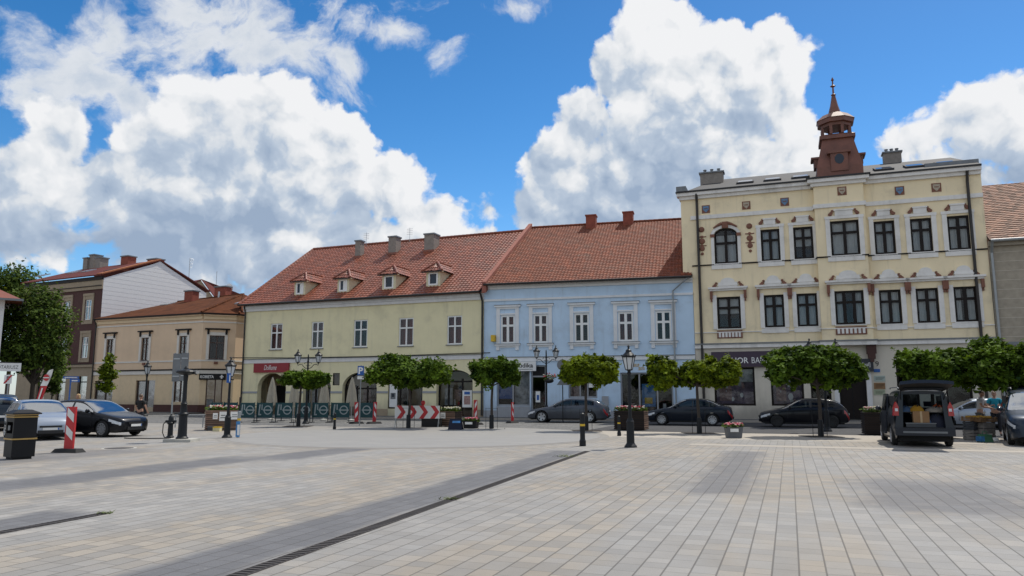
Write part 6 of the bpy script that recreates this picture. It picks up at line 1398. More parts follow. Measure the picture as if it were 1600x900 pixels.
# ------------------------------------------------------------------ people
M('skin', (.42, .24, .17), .6, var=.06); M('skin_shade', (.36, .19, .13), .6); M('hair_dark', (.02, .014, .01), .6); M('hair_blond', (.42, .27, .13), .6, var=.2); M('hair_brown', (.10, .055, .03), .6)
M('shirt_black', (.012, .012, .013), .9); M('shirt_grey', (.46, .45, .45), .95, var=.08); M('shirt_teal', (.012, .26, .38), .9, var=.08); M('trousers_dark', (.018, .02, .028), .9); M('shorts_grey', (.09, .09, .09), .9); M('shoe', (.03, .03, .03), .6)
def skin_mesh(name, pts, edges, parent, mat, root=0, lv=2, extra=None):
    me = bpy.data.meshes.new('s'); me.from_pydata([p[:3] for p in pts], edges, []); o = bpy.data.objects.new('s', me); COL.objects.link(o)
    md = o.modifiers.new('k', 'SKIN'); md.use_smooth_shade = True; sv = me.skin_vertices[0].data
    for i, p in enumerate(pts): r = p[3]; sv[i].radius = r if isinstance(r, tuple) else (r, r); sv[i].use_root = i == root
    sb = o.modifiers.new('u', 'SUBSURF'); sb.levels = lv; sb.render_levels = lv
    bpy.context.view_layer.update(); ev = o.evaluated_get(bpy.context.evaluated_depsgraph_get()); m2 = bpy.data.meshes.new_from_object(ev); bpy.data.objects.remove(o)
    V = [tuple(v.co) for v in m2.vertices]; F = [tuple(p.vertices) for p in m2.polygons]; mi = [0]*len(F); mats = [MATS[mat]]
    if extra:
        k = len(V); V += extra.v; F += [tuple(i + k for i in f) for f in extra.f]
        for m in extra.mats:
            if m not in mats: mats.append(m)
        mi += [mats.index(extra.mats[i]) for i in extra.mi]
    m3 = bpy.data.meshes.new(name); m3.from_pydata(V, [], F); [m3.materials.append(m) for m in mats]; m3.polygons.foreach_set('material_index', mi); m3.polygons.foreach_set('use_smooth', [True]*len(F)); m3.update()
    ob = bpy.data.objects.new(name, m3); COL.objects.link(ob); ob.parent = parent; return ob
def person(label, loc, rz, h, shirt, legs, hair, armL, armR, shorts=False, lean=0.0, cap=None, stance=.11, long_hair=False, head_tilt=0.0):
    """stands facing local -y; arm = (elbow, wrist) offsets from the shoulder"""
    t = thing('person', label, 'person', loc, rz); s = h / 1.75; t.scale = (s, s, s)
    ly = lambda z: -lean * max(0, z - .9)
    sh = [(-.195, ly(1.41), 1.41), (.195, ly(1.41), 1.41)]
    P = [(0, 0, .95, (.145, .105)), (0, ly(1.12), 1.12, (.135, .10)), (0, ly(1.32), 1.32, (.165, .11)), (0, ly(1.44), 1.44, (.10, .07)), (0, ly(1.5)-.005, 1.51, .052), (0, ly(1.56)-.01, 1.56, .05)]
    E = [(0,1),(1,2),(2,3),(3,4),(4,5)]; ex = MB(); idx = {}
    for k, (side, (el, wr_)) in enumerate(((-1, armL), (1, armR))):
        a = Vector(sh[k]); e = a + Vector(el); w_ = e + Vector(wr_); d = (w_ - e).normalized(); i = len(P)
        P += [(*a, .062), (*e, .043), (*w_, .029), (*(w_ + d*.055), (.038, .02))]; E += [(3, i), (i, i+1), (i+1, i+2), (i+2, i+3)]
        pr = d.cross(Vector((0, 1, .2))).normalized(); base = w_ + d*.075; cu = d.cross(pr)
        for f, (off, ln) in enumerate(((-.028, .068), (-.009, .078), (.010, .072), (.028, .055))):
            q = base + pr*off; ex.tube([q, q + d*ln*.55 + cu*.008, q + d*ln*.9 + cu*.03], [.0095, .009, .007], 'skin', 6)
        q = w_ + d*.03 + pr*(-.035); ex.tube([q, q + d*.03 - pr*.022, q + d*.062 - pr*.03], [.011, .01, .008], 'skin', 6)
        idx[side] = i
    for side in (-1, 1):
        i = len(P); P += [(side*.085, 0, .88, .09), (side*stance, -.01, .50, .062), (side*(stance+.005), .02, .10, .04), (side*(stance+.02), -.11, .035, .036)]; E += [(0, i), (i, i+1), (i+1, i+2), (i+2, i+3)]
    hz = 1.645; hy = ly(1.6) - .02
    ex.sphere((0, hy, hz), .1, 'skin', 14, 10, (.76, .95, 1.18)); ex.sphere((0, hy-.02, hz-.075), .06, 'skin', 10, 7, (.9, 1.0, .75))
    ex.hexa([(-.014,hy-.09,hz-.03),(.014,hy-.09,hz-.03),(.014,hy-.08,hz-.03),(-.014,hy-.08,hz-.03),(-.008,hy-.092,hz+.01),(.008,hy-.092,hz+.01),(.008,hy-.08,hz+.01),(-.008,hy-.08,hz+.01)], 'skin')
    ex.sphere((0, hy-.105, hz-.022), .014, 'skin', 8, 5)
    for sx in (-1, 1): ex.sphere((sx*.03, hy-.084, hz+.012), .009, 'hair_dark', 8, 5); ex.sphere((sx*.078, hy, hz-.01), .024, 'skin', 8, 6, (.4, .7, 1.2)); ex.box(sx*.03-.016, sx*.03+.016, hy-.092, hy-.086, hz+.03, hz+.036, hair)
    ex.box(-.024, .024, hy-.090, hy-.084, hz-.060, hz-.053, 'skin_shade')
    body = skin_mesh('body', P, E, t, 'skin', extra=ex)
    # clothes follow the same joints, a little fuller
    Q = [(*p[:3], (p[3][0]+.016, p[3][1]+.018) if isinstance(p[3], tuple) else p[3]+.014) for p in P]
    S_ = [Q[0], Q[1], Q[2], (*Q[3][:3], (.115, .085))]; SE = [(0,1),(1,2),(2,3)]
    for side in (-1, 1):
        a, e = Q[idx[side]], Q[idx[side]+1]; m = [a[i]*.35 + e[i]*.65 for i in range(3)]; i = len(S_); S_ += [(*a[:3], .082), (*m, .066)]; SE += [(3, i), (i, i+1)]
    skin_mesh('shirt', S_, SE, t, shirt)
    T_ = [(0, 0, .97, (.155, .118))]; TE = []
    for k in (0, 1):
        j = len(P) - 8 + k*4; hp, kn, an = Q[j], Q[j+1], Q[j+2]; i = len(T_); low = kn if shorts else (an[0], an[1], an[2]+.03, .058)
        T_ += [(*hp[:3], .108), (*kn[:3], .082 if shorts else .075)]; TE += [(0, i), (i, i+1)]
        if not shorts: T_ += [low]; TE += [(i+1, i+2)]
    skin_mesh('trousers', T_, TE, t, legs)
    for k in (-1, 1):
        b = MB(); b.sphere((k*(stance+.018), -.06, .04), .05, 'shoe', 10, 6, (.95, 2.4, .85)); b.build('shoe', t, smooth=True)
    b = MB(); rows = []
    for a in range(8):
        th = pi*.60*a/7; rows.append([(.083*1.02*math.sin(th)*math.cos(2*pi*j/16), hy + .012 + .104*math.sin(th)*math.sin(2*pi*j/16), hz + .03 + .106*math.cos(th) if not (a > 4 and math.sin(2*pi*j/16) < -.2) else hz + .075) for j in range(16)])
    b.grid(rows, cap or hair, True)
    if long_hair: b.sphere((0, hy+.07, hz-.06), .085, hair, 10, 7, (.95, .6, 1.2))
    if cap: b.box(-.065, .065, hy-.19, hy-.06, hz+.055, hz+.068, cap)
    b.build('hair' if not cap else 'cap', t, smooth=True); return t
person('person in a black short sleeved top seen from behind beside the black hatchback', ghead(219, 35), R(168), 1.64, 'shirt_black', 'trousers_dark', 'hair_brown', ((-.10,-.02,-.27),(.0,-.12,-.20)), ((.10,-.02,-.27),(.0,-.12,-.20)), stance=.12)
person('fair haired person whose head shows over the parked cars', ghead(121, 36), R(-70), 1.66, 'shirt_black', 'trousers_dark', 'hair_blond', ((-.04,0,-.28),(0,-.1,-.22)), ((.04,0,-.28),(0,-.1,-.22)), long_hair=True)
person('dark haired man in grey t-shirt bending over crates between the vans', ghead(1530, 29.6), R(38), 1.80, 'shirt_grey', 'shorts_grey', 'hair_dark', ((-.06,-.12,-.25),(.06,-.22,-.05)), ((.06,-.10,-.26),(-.04,-.22,-.08)), shorts=True, lean=.16)
person('man in teal t-shirt and dark trousers standing with joined hands by the right van', ghead(1555, 30.6), R(-26), 1.77, 'shirt_teal', 'trousers_dark', 'hair_brown', ((-.07,-.04,-.26),(.15,-.18,.05)), ((.07,-.04,-.26),(-.14,-.18,.05)))

# ---- crates and bags between the vans
def crate(label, loc, w, d, h_, mat, rz, goods=None):
    t = thing('crate', label, 'crate', loc, rz, 'crates between the two vans'); b = MB(); e = .02
    b.box(-w/2, w/2, -d/2, d/2, 0, .02, mat)
    for k in range(3):
        z0 = .03 + k*(h_-.03)/3; z1_ = z0 + (h_-.03)/3 - .025
        b.box(-w/2, w/2, -d/2, -d/2+e, z0, z1_, mat); b.box(-w/2, w/2, d/2-e, d/2, z0, z1_, mat); b.box(-w/2, -w/2+e, -d/2+e, d/2-e, z0, z1_, mat); b.box(w/2-e, w/2, -d/2+e, d/2-e, z0, z1_, mat)
    for sx in (-1, 1):
        for sy in (-1, 1): xx, yy = sx*(w/2-.045), sy*(d/2-.045); b.box(xx-.024, xx+.024, yy-.024, yy+.024, .021, h_, mat)
    b.build('slat_body', t)
    if goods:
        g_ = MB(); r = random.Random(int(w*100)); 
        for _ in range(14): g_.sphere((r.uniform(-w/2+.1, w/2-.1), r.uniform(-d/2+.08, d/2-.08), h_-.03), .06, goods, 8, 6)
        g_.build('contents', t)
    return t
p = ghead(1519, 27.6); crate('large grey plastic crate, lower one beside the open van', p, .62, .44, .38, 'cloth_grey', R(20)); crate('grey plastic crate stacked on the large grey crate beside the open van', p + Vector((0,0,.385)), .60, .42, .30, 'crate_plastic', R(24))
crate('tan wooden crate topping the stack in front of the bending man', p + Vector((0,0,.69)), .70, .44, .17, 'cardboard', R(18), 'cloth_mustard'); p2 = ghead(1536, 27.4); crate('grey crate right of the stack, under a long tan tray', p2, .50, .42, .66, 'cloth_grey', R(14)); crate('long tan tray on the grey crate right of the stack', p2 + Vector((0,0,.665)), .74, .46, .18, 'cardboard', R(14), 'cloth_mustard')
p3 = ghead(1535, 26.4); t = thing('carrier_bag', 'green and blue carrier bag on the paving in front of the crates', 'bag', p3, R(10)); M('bag_green', (.06, .18, .10), .6); b = MB(); b.frustum(-.24, .24, -.11, .11, 0, .27, .03, 'bag_green'); b.build('sack', t); b = MB(); b.box(-.262, -.12, -.118, .118, .03, .2, 'blue_paint'); b.build('patch', t); b = MB(); b.tube([(-.1,0,.26),(-.08,0,.36),(.08,0,.36),(.1,0,.26)], .012, 'bag_green', 5); b.build('handle', t)
p3 = ghead(1549, 27.0); t = thing('plastic_bag', 'white plastic bag on the ground beside the right van', 'bag', p3); heap_fn('paper', .34, .26, .13, 9)(t)

# ------------------------------------------------------------------ street furniture
def lantern(parent, x, yv, z, r=.20, h_=.42, name='lantern'):
    b = MB(); o = (x, yv, z); b.lathe([(.05, -.06), (.055, 0), (r*.55, .01), (r*.57, .035)], 'dark_metal', o, 10)
    for k in range(6):
        a = 2*pi*k/6; b.tube([(x+r*.56*math.cos(a), yv+r*.56*math.sin(a), z+.03), (x+r*math.cos(a), yv+r*math.sin(a), z+h_)], .013, 'dark_metal', 5)
    b.lathe([(r*1.05, h_), (r*1.14, h_+.02), (r*1.12, h_+.05), (r*.62, h_+.15), (r*.5, h_+.17), (r*.45, h_+.23), (r*.16, h_+.27), (.03, h_+.29), (.028, h_+.33), (.05, h_+.35), (.02, h_+.39)], 'dark_metal', o, 12)
    for k in range(6): a = 2*pi*k/6; b.sphere((x+r*1.1*math.cos(a), yv+r*1.1*math.sin(a), z+h_+.06), .028, 'dark_metal', 6, 4)
    l = b.build(name, parent); b = MB(); b.lathe([(r*.54, .035), (r*.96, h_-.005)], 'lamp_glass', o, 6); b.build('lamp_glass', l); return l
def street_lamp(label, loc, h_, big=True, group='black street lamps'):
    t = thing('street_lamp', label, 'street lamp', loc, 0, group); s = h_ / 3.15; t.scale = (s, s, s)
    b = MB(); b.lathe([(.20, 0), (.20, .04), (.16, .09), (.135, .12), (.125, .15), (.118, .75), (.125, .80), (.10, .84), (.085, .9)], 'dark_metal', n=12); b.build('base', t)
    b = MB(); b.lathe([(.058, .88), (.055, 1.5), (.062, 1.52), (.05, 1.56), (.046, 2.28), (.075, 2.30), (.075, 2.33), (.045, 2.36)], 'dark_metal', n=10); b.build('post', t); lantern(t, 0, 0, 2.40); return t
street_lamp('black single lantern lamp post standing in the middle of the plaza right', gnd(985.5, 699), 3.16); street_lamp('black single lantern lamp post beside the wooden flower planter at left', gnd(354.5, 684), 3.05)
street_lamp('slim black lamp post in front of the beige house', ghead(226, 58), 4.2)
def twin_lamp(label, loc, h_, rz=0.0, basket=False):
    t = thing('twin_lamp', label, 'street lamp', loc, rz, 'black twin street lamps'); b = MB(); b.lathe([(.2,0),(.2,.05),(.15,.12),(.12,.2),(.11,.9),(.07,1.0)], 'dark_metal', n=12); b.build('base', t)
    b = MB(); b.lathe([(.06,.98),(.05,h_-.5),(.065,h_-.48),(.045,h_-.4),(.035,h_-.1),(.01,h_-.02)], 'dark_metal', n=10); b.build('post', t); za_ = h_ - .62
    for s in (-1, 1):
        b = MB(); pts = [(0, 0, za_-.25), (s*.18, 0, za_-.2), (s*.34, 0, za_-.02), (s*.48, 0, za_+.0), (s*.58, 0, za_-.06), (s*.60, 0, za_+.06)]; b.tube(pts, .022, 'dark_metal', 6)
        b.tube([(s*.1+s*.12*math.cos(a*.7), 0, za_+.02+.1*math.sin(a*.7)) for a in range(8)], .014, 'dark_metal', 5); b.build('arm', t); lantern(t, s*.60, 0, za_+.10, .19, .38)
    return t
twin_lamp('black twin lantern lamp rising behind the small clipped tree by the arcade', ghead(478.5, 43), 4.0); tb = twin_lamp('black twin lantern lamp with a hanging flower basket in front of the blue house', ghead(854, 46.5), 4.45)
twin_lamp('black twin lantern lamp almost hidden by the large dense tree', ghead(1291, 34.0), 3.95)
def flowers(b, w, d, z, n, mats, seed, hgt=.12, leaf='leaf_dark', cx=0, cy=0):
    r = random.Random(seed)
    for _ in range(n*3):
        x, yy = cx + r.uniform(-w/2, w/2), cy + r.uniform(-d/2, d/2); a = r.random()*6.28; s = .05+.05*r.random(); zz_ = z + r.uniform(-.04, hgt); b.tint = r.random()
        b.face([(x, yy, zz_), (x+s*math.cos(a), yy+s*math.sin(a), zz_+.04), (x+2*s*math.cos(a), yy+2*s*math.sin(a), zz_), (x+s*math.cos(a+1), yy+s*math.sin(a+1), zz_-.03)], leaf)
    for _ in range(n): x, yy = cx + r.uniform(-w/2, w/2), cy + r.uniform(-d/2, d/2); b.sphere((x, yy, z + hgt*.5 + r.random()*hgt), .03+.02*r.random(), r.choice(mats), 6, 4, (1, 1, .7))
M('petal_pink', (.62, .10, .16), .7, var=.2); M('petal_white', (.72, .70, .62), .7, var=.1); M('petal_cream', (.62, .56, .34), .7, var=.2); M('petal_red', (.45, .03, .05), .7); M('petal_pale', (.66, .34, .34), .7, var=.2)
t = thing('hanging_basket', 'hanging basket of pink and white flowers on the twin lamp at the blue house', 'flower basket', tb.location + Vector((.16, -.1, EYE + 27*46.5/FOC - .25)))
b = MB(); b.sphere((0, 0, .02), .3, 'trim_black', 12, 8, (1, 1, .55)); b.tube([(-.16,.1,.1),(0,0,.45)], .012, 'dark_metal', 5); b.build('bowl', t); b = MB(); flowers(b, .75, .6, .1, 34, ['petal_pink','petal_white','petal_red'], 4, .26); b.build('flower', t, fixn=False)['kind'] = 'stuff'
def bollard(label, px, py, h_):
    t = thing('bollard', label, 'bollard', gnd(px, py), 0, 'black bollards with a yellow band'); s = h_/1.0; t.scale = (s, s, s); b = MB(); b.lathe([(.10,0),(.10,.16),(.085,.19),(.078,.22),(.074,.93),(.07,.97),(.03,1.0)], 'dark_metal', n=12); b.build('post', t)
    b = MB(); b.lathe([(.0765,.60),(.0765,.665)], 'yellow', n=12); b.build('band', t); return t
bollard('black bollard with yellow band in front of the cafe barriers', 522.5, 671, .78); bollard('taller black bollard with yellow band left of the plaza lamp', 910.5, 697, 1.06); bollard('short black bollard with yellow top before the wooden planter', 967.5, 681, .80)
def beacon(label, p, h_=1.28, w=.29, rz=0.0, tilt=0.0, flip=1):
    t = thing('warning_beacon', label, 'warning post', p, rz, 'red and white striped warning posts'); b = MB(); b.frustum(-.42, .42, -.2, .2, 0, .11, .07, 'rubber'); b.build('foot', t)
    b = MB(); w2 = w/2; n = 4; z0, z1_ = .11, h_
    ks = tilt
    X = lambda x, z: x + ks*z
    b.hexa([(X(-w2,z0),-.03,z0),(X(w2,z0),-.03,z0),(X(w2,z0),.03,z0),(X(-w2,z0),.03,z0),(X(-w2,z1_),-.03,z1_),(X(w2,z1_),-.03,z1_),(X(w2,z1_),.03,z1_),(X(-w2,z1_),.03,z1_)], 'red_paint'); pn = b.build('panel', t)
    b = MB(); st = (z1_-z0)/n/1.05
    for k in range(2):
        zc = z0 + (z1_-z0)*(.19 + .43*k); a = w2-.035; hh = (z1_-z0)*.2; dr = (z1_-z0)*.17
        pts = [(-a*flip, zc+dr), (a*flip, zc), (a*flip, zc+hh), (-a*flip, zc+dr+hh)]; pts = [(x, min(max(z, z0+.02), z1_-.02)) for x, z in pts]
        b.face([(X(x, z), -.034, z) for x, z in pts], 'plate_white')
    b.build('stripe', pn, fixn=False); return t
beacon('large red and white warning post beside the litter bin', gnd(107, 707), 1.30, .30, R(-12))
Yb = 43.0
beacon('red and white warning post under the parking sign', ghead(557.5, Yb), 1.22, .22, R(20), -.03, -1); beacon('red and white warning post right of the cafe barriers', ghead(585, Yb), 1.22, .2, R(40), .04, 1)
beacon('red and white warning post behind the pink flower box', ghead(743, 41.5), 1.35, .2, R(30), 0, -1); beacon('narrow red and white warning post before the blue shop', ghead(800.5, 44), 1.2, .2, R(55), .02, 1)
M('bin_black', (.006, .006, .007), .55, spec=.3)
# litter bin: square black lower and upper body, gold bands
p = gnd(29, 717); t = thing('litter_bin', 'black square litter bin with gold bands at the left edge', 'litter bin', p, R(-38)); hb = 1.24
b = MB(); b.box(-.27,.27,-.27,.27,.06,.50,'bin_black'); b.box(-.22,.22,-.22,.22,0,.06,'black'); b.build('base', t)
b = MB(); 
for s in (-1, 1): b.box(s*.24-.035, s*.24+.035, -.27, .27, .54, 1.06, 'bin_black')
b.box(-.204,.204,.2,.27,.54,1.06,'bin_black'); b.box(-.204,.204,-.27,-.21,.54,.66,'bin_black'); b.box(-.204,.204,-.27,-.21,.95,1.06,'bin_black'); b.box(-.204,.204,-.2,.19,.54,.58,'black'); b.build('body', t)
b = MB(); b.box(-.29,.29,-.29,.29,.50,.535,'gold'); b.box(-.29,.29,-.29,.29,1.062,1.09,'gold'); b.box(-.275,.275,-.275,.275,1.092,1.115,'bin_black'); b.box(-.285,.285,-.285,.285,1.117,1.14,'gold'); b.build('gold_band', t)
b = MB(); b.frustum(-.34,.34,-.34,.34,1.142,1.18,.01,'bin_black'); b.frustum(-.32,.32,-.32,.32,1.182,1.26,.16,'bin_black'); b.build('lid', t); b = MB(); b.box(-.07,.07,-.285,-.272,.74,.86,'grey_metal'); b.build('notice', t)
# pump column on its stone foot, hydrant, sign backs
p = gnd(284, 690); t = thing('water_pump', 'old black cast iron column pump on a stone slab with flat cap', 'water pump', p); b = MB(); b.box(-.48,.48,-.42,.42,0,.10,'concrete'); b.build('slab', t)
b = MB(); b.lathe([(.21,.10),(.21,.14),(.165,.18),(.155,.24),(.14,.9),(.17,.93),(.17,.98),(.125,1.02),(.12,1.06),(.10,1.3),(.12,1.33),(.085,1.37),(.075,1.45),(.07,2.1),(.085,2.3),(.08,2.34)],'dark_metal',n=14); b.build('column', t, smooth=True)
b = MB(); b.lathe([(.12,2.34),(.32,2.42),(.34,2.46),(.30,2.50),(.12,2.54),(.08,2.56),(.07,2.6),(.03,2.66)],'dark_metal',n=16); b.build('cap', t); b = MB(); b.tube([(.1,0,2.38),(.34,-.05,2.40),(.40,-.05,2.36)],.03,'dark_metal',7); b.build('spout', t)
p = gnd(265.5, 684); t = thing('hydrant', 'small black street hydrant left of the column pump', 'hydrant', p); b = MB(); b.lathe([(.14,0),(.14,.05),(.1,.08),(.09,.5),(.13,.53),(.13,.57),(.1,.6),(.095,.74),(.07,.82),(.03,.86),(.03,.9)],'dark_metal',n=12); b.build('barrel', t, smooth=True)
for s in (-1, 1): b = MB(); b.tube([(s*.08,0,.62),(s*.2,0,.62)],.05,'dark_metal',8); b.build('outlet', t)
b = MB(); b.tube([(-.2,-.02,.62),(-.27,-.04,.5),(-.28,-.04,.2),(-.2,-.05,.03),(.0,-.3,.02),(.3,-.6,.02),(-.4,-.8,.02),(-1.2,-.7,.02),(-1.5,-.5,.02)],.018,'black',6); b.build('hose', t, smooth=True)
p = ghead(268.5, 31.5); s31 = 31.5/FOC; t = thing('road_sign', 'grey back of two tall road sign plates on one pole beside the pump', 'road sign', p); b = MB(); b.tube([(0,0,0),(.0,0,EYE+64*s31)],.035,'pipe',8); b.build('pole', t)
for x0, x1, z0, z1_, nm in ((-.06,.27,EYE+20*s31,EYE+63*s31,'plate'),(.285,.60,EYE+21*s31,EYE+64*s31,'plate')): b = MB(); b.box(x0,x1,-.06,-.04,z0,z1_,'grey_metal'); b.box(x0+.03,x1-.03,-.075,-.061,z0+.2,z0+.24,'steel'); b.box(x0+.03,x1-.03,-.075,-.061,z1_-.24,z1_-.2,'steel'); b.build(nm, t)
def sign_post(label, px, Y, top, plates, pole='pipe', rz=0.0, cat='road sign', r=.03, group=None):
    p = ghead(px, Y); s = Y/FOC; t = thing('road_sign', label, cat, p, rz, group); b = MB(); b.tube([(0,0,0),(0,0,EYE+(616-top)*s)], r, pole, 8); b.build('pole', t); return t, s
t, s = sign_post('blue parking sign on a thin grey pole before the arcade', 562.3, 40, 571, 0); z = lambda py: EYE + (616-py)*s
b = MB(); b.box(-.17,.17,-.06,-.04,z(586.5),z(572),'blue_sign'); b.build('panel', t); lettering('P', t, 0, -.066, (z(586.5)+z(572))/2, .36, 'paper', bold=.03); b = MB(); b.box(-.17,.17,-.06,-.04,z(592.5),z(588),'paper'); b.build('lower_panel', t)
t, s = sign_post('grey back of a round and a triangular sign by the golden tree', 879.5, 44, 561, 0, 'dark_metal'); z = lambda py: EYE + (616-py)*s
b = MB(); b.prism(arc(0, z(570.5), .33, .33, 20, 0, 2*pi)[:-1], -.07, -.05, 'grey_metal'); b.build('round_plate', t); b = MB(); b.prism([(-.36, z(601.5)), (.36, z(601.5)), (0, z(588.5))], -.07, -.05, 'grey_metal'); b.build('triangle_plate', t)
t, s = sign_post('white end of zone sign with a red slash at the left edge', 9, 38, 585, 0); z = lambda py: EYE + (616-py)*s
b = MB(); b.box(-.2,.2,-.06,-.04,z(599.5),z(586),'paper'); b.build('panel', t); b = MB(); b.box(-.07,-.03,-.064,-.061,z(597),z(588),'black'); b.box(-.029,.08,-.064,-.061,z(590),z(588),'black'); b.box(-.029,.06,-.064,-.061,z(594),z(592.5),'black'); b.build('symbol', t); b = MB(); b.face([(-.2,-.068,z(599.5)),(-.13,-.068,z(599.5)),(.2,-.068,z(587.5)),(.2,-.068,z(586)),(.13,-.068,z(586)),(-.2,-.068,z(598))],'red_paint'); b.build('slash', t, fixn=False)
t, s = sign_post('blue street name plates on a blue pole behind the black hatchback', 106.5, 37, 588, 0, 'blue_sign', cat='street sign'); z = lambda py: EYE + (616-py)*s
b = MB(); b.box(-.36,.42,-.05,-.03,z(591.5),z(588.2),'blue_sign'); b.build('panel', t); b = MB(); b.box(.0,.48,-.08,-.06,z(597),z(592.3),'blue_sign'); b.build('lower_panel', t); b = MB(); b.box(.10,.40,-.084,-.081,z(595.6),z(594),'paper'); b.box(-.28,.34,-.054,-.051,z(590.4),z(589.4),'paper'); b.build('lettering', t)
# wrapped post with stickers beside the lamp
t = thing('sticker_post', 'short post wrapped in blue and white stickers beside the left lamp', 'post', gnd(372, 684)); b = MB(); b.lathe([(.062,0),(.062,1.0),(.05,1.02)],'pipe',n=10); b.build('post', t); b = MB(); b.box(-.075,.075,-.08,-.066,.04,.62,'blue_paint'); b.box(-.02,.07,-.088,-.081,.1,.5,'paper'); b.build('poster', t); b = MB(); b.lathe([(.067,.66),(.067,.74)],'yellow',n=10); b.build('band', t)
b = MB(); b.tube([(0,0,1.0),(0,0,1.55)],.03,'dark_metal',8); b.build('stem', t)
b = MB(); q = ghead(362.5, 28.2); t = thing('info_sign', 'small blue sign plate on the left lamp post', 'sign', q + Vector((-.16, -.06, EYE + 18*28/FOC)), 0); b.box(-.075,.075,-.02,0,0,.36,'blue_sign'); b.build('panel', t); b = MB(); b.box(.076,.20,-.018,-.002,.1,.14,'dark_metal'); b.build('bracket', t); b = MB(); b.box(.03,.06,-.026,-.021,.05,.3,'paper'); b.build('symbol', t)
# wooden planters
def planter(label, p, w, d, h_, rz, fl, seed, papers=(), mat='wood_mid', side='wood_dark_and_shade'):
    t = thing('planter', label, 'planter', p, rz, 'slatted planters with flowers'); b = MB(); n = int(h_/.095)
    b.box(-w/2+.03, w/2-.03, -d/2+.03, d/2-.03, .03, h_-.03, 'black')
    for k in range(n):
        z0 = .03 + k*(h_-.03)/n; z1_ = z0 + (h_-.03)/n - .03; b.tint = random.Random(seed*7+k).random()
        b.box(-w/2, w/2, -d/2-.0, -d/2+.025, z0, z1_, mat); b.box(-w/2, w/2, d/2-.025, d/2, z0, z1_, mat); b.box(-w/2, -w/2+.025, -d/2+.026, d/2-.026, z0, z1_, side); b.box(w/2-.025, w/2, -d/2+.026, d/2-.026, z0, z1_, side)
    b.build('slat_box', t); b = MB(); flowers(b, w-.1, d-.1, h_, int(70*w), fl, seed, .13); b.build('flower', t, fixn=False)['kind'] = 'stuff'
    for (x, z0, ww, hh) in papers: q = MB(); q.box(x-ww/2, x+ww/2, -d/2-.012, -d/2-.003, z0, z0+hh, 'paper'); q.box(x-ww*.35, x+ww*.35, -d/2-.0145, -d/2-.0125, z0+hh*.3, z0+hh*.4, 'grey_metal'); q.box(x-ww*.3, x+ww*.3, -d/2-.0145, -d/2-.0125, z0+hh*.55, z0+hh*.65, 'grey_metal'); q.build('notice', t)
    return t
pl = gnd(319, 673); pr = ghead(371, pl.y + .35); mid = (pl + pr)/2; av = math.atan2(pr.y-pl.y, pr.x-pl.x); w_ = (pr-pl).length
planter('long slatted wooden planter with three paper notices behind the left lamp', mid + Vector((-math.sin(av), math.cos(av), 0))*.55, w_, 1.1, .95, av, ['petal_cream','petal_white','petal_cream','petal_pink'], 2, ((-w_*.18,.52,.21,.28),(w_*.06,.44,.32,.42),(w_*.42,.5,.36,.36)), 'wood_mid', 'wood_dark_and_shade')  # dark ends: their shade is put into the wood colour
planter('dark slatted planter with pink and white flowers behind the plaza lamp', ghead(986, 35.6), 1.45, .9, .92, R(-24), ['petal_pink','petal_white','petal_red','petal_white'], 3, (), 'wood_dark_and_shade', 'wood_mid')
planter('dark slatted planter with pale flowers left of the open van', ghead(1367, 31.4), 1.0, .9, .95, R(-16), ['petal_pale','petal_cream','petal_white'], 5, (), 'wood_dark_and_shade', 'wood_dark_and_shade')
planter('small planter of cream flowers with a paper notice beside the chevron board', ghead(704, 39.2), .95, .8, .82, R(-25), ['petal_cream','petal_white'], 6, ((-.22,.42,.3,.3),), 'wood_mid', 'wood_dark_and_shade')
def tub(label, px, py, w, h_, fl, seed, mat, rz=0):
    t = thing('flower_tub', label, 'flower tub', gnd(px, py), rz, 'small flower tubs'); b = MB(); b.hexa([(-w*.42,-w*.3,0),(w*.42,-w*.3,0),(w*.42,w*.3,0),(-w*.42,w*.3,0),(-w/2,-w*.36,h_),(w/2,-w*.36,h_),(w/2,w*.36,h_),(-w/2,w*.36,h_)], mat); b.build('tub', t)
    b = MB(); flowers(b, w, w*.7, h_, 60, fl, seed, .10); b.build('flower', t, fixn=False)['kind'] = 'stuff'; b = MB(); b.box(-w*.3,w*.2,-w*.36-.03,-w*.345,h_*.55,h_*.85,'paper'); b.build('notice', t); return t
M('tub_grey', (.11,.115,.125), .6); tub('grey flower tub of pink blooms on the open paving', 1146.5, 684, .62, .42, ['petal_pink','petal_pale'], 8, 'tub_grey'); tub('dark flower box with bright pink blooms right of the chevron board', 736, 669.5, .72, .38, ['petal_pink','petal_pink','petal_pale'], 9, 'black', R(-14))
t = thing('crash_crate', 'flat black box on the ground under the chevron board', 'box', ghead(675, 38.6), R(-6)); b = MB(); b.box(-.5,.5,-.2,.2,0,.4,'black'); b.build('body', t); b = MB(); b.box(-.52,.52,-.22,.22,.402,.44,'trim_black'); b.build('lid', t)
t = thing('pavement_board', 'dark blue folding pavement board standing near the pink flower box', 'sign', gnd(712, 671.5), R(-10)); b = MB(); b.hexa([(-.34,-.2,0),(.34,-.2,0),(.34,-.16,0),(-.34,-.16,0),(-.27,-.03,.52),(.27,-.03,.52),(.27,.0,.52),(-.27,.0,.52)],'navy_cloth'); b.build('front_panel', t); b = MB(); b.hexa([(-.34,.2,0),(.34,.2,0),(.34,.24,0),(-.34,.24,0),(-.27,.01,.52),(.27,.01,.52),(.27,.04,.52),(-.27,.04,.52)],'navy_cloth'); b.build('rear_panel', t); b = MB(); b.hexa([(-.14,-.105,.32),(.24,-.105,.32),(.24,-.1,.32),(-.14,-.1,.32),(-.14,-.072,.42),(.24,-.072,.42),(.24,-.066,.42),(-.14,-.066,.42)],'blue_paint'); b.build('label', t)
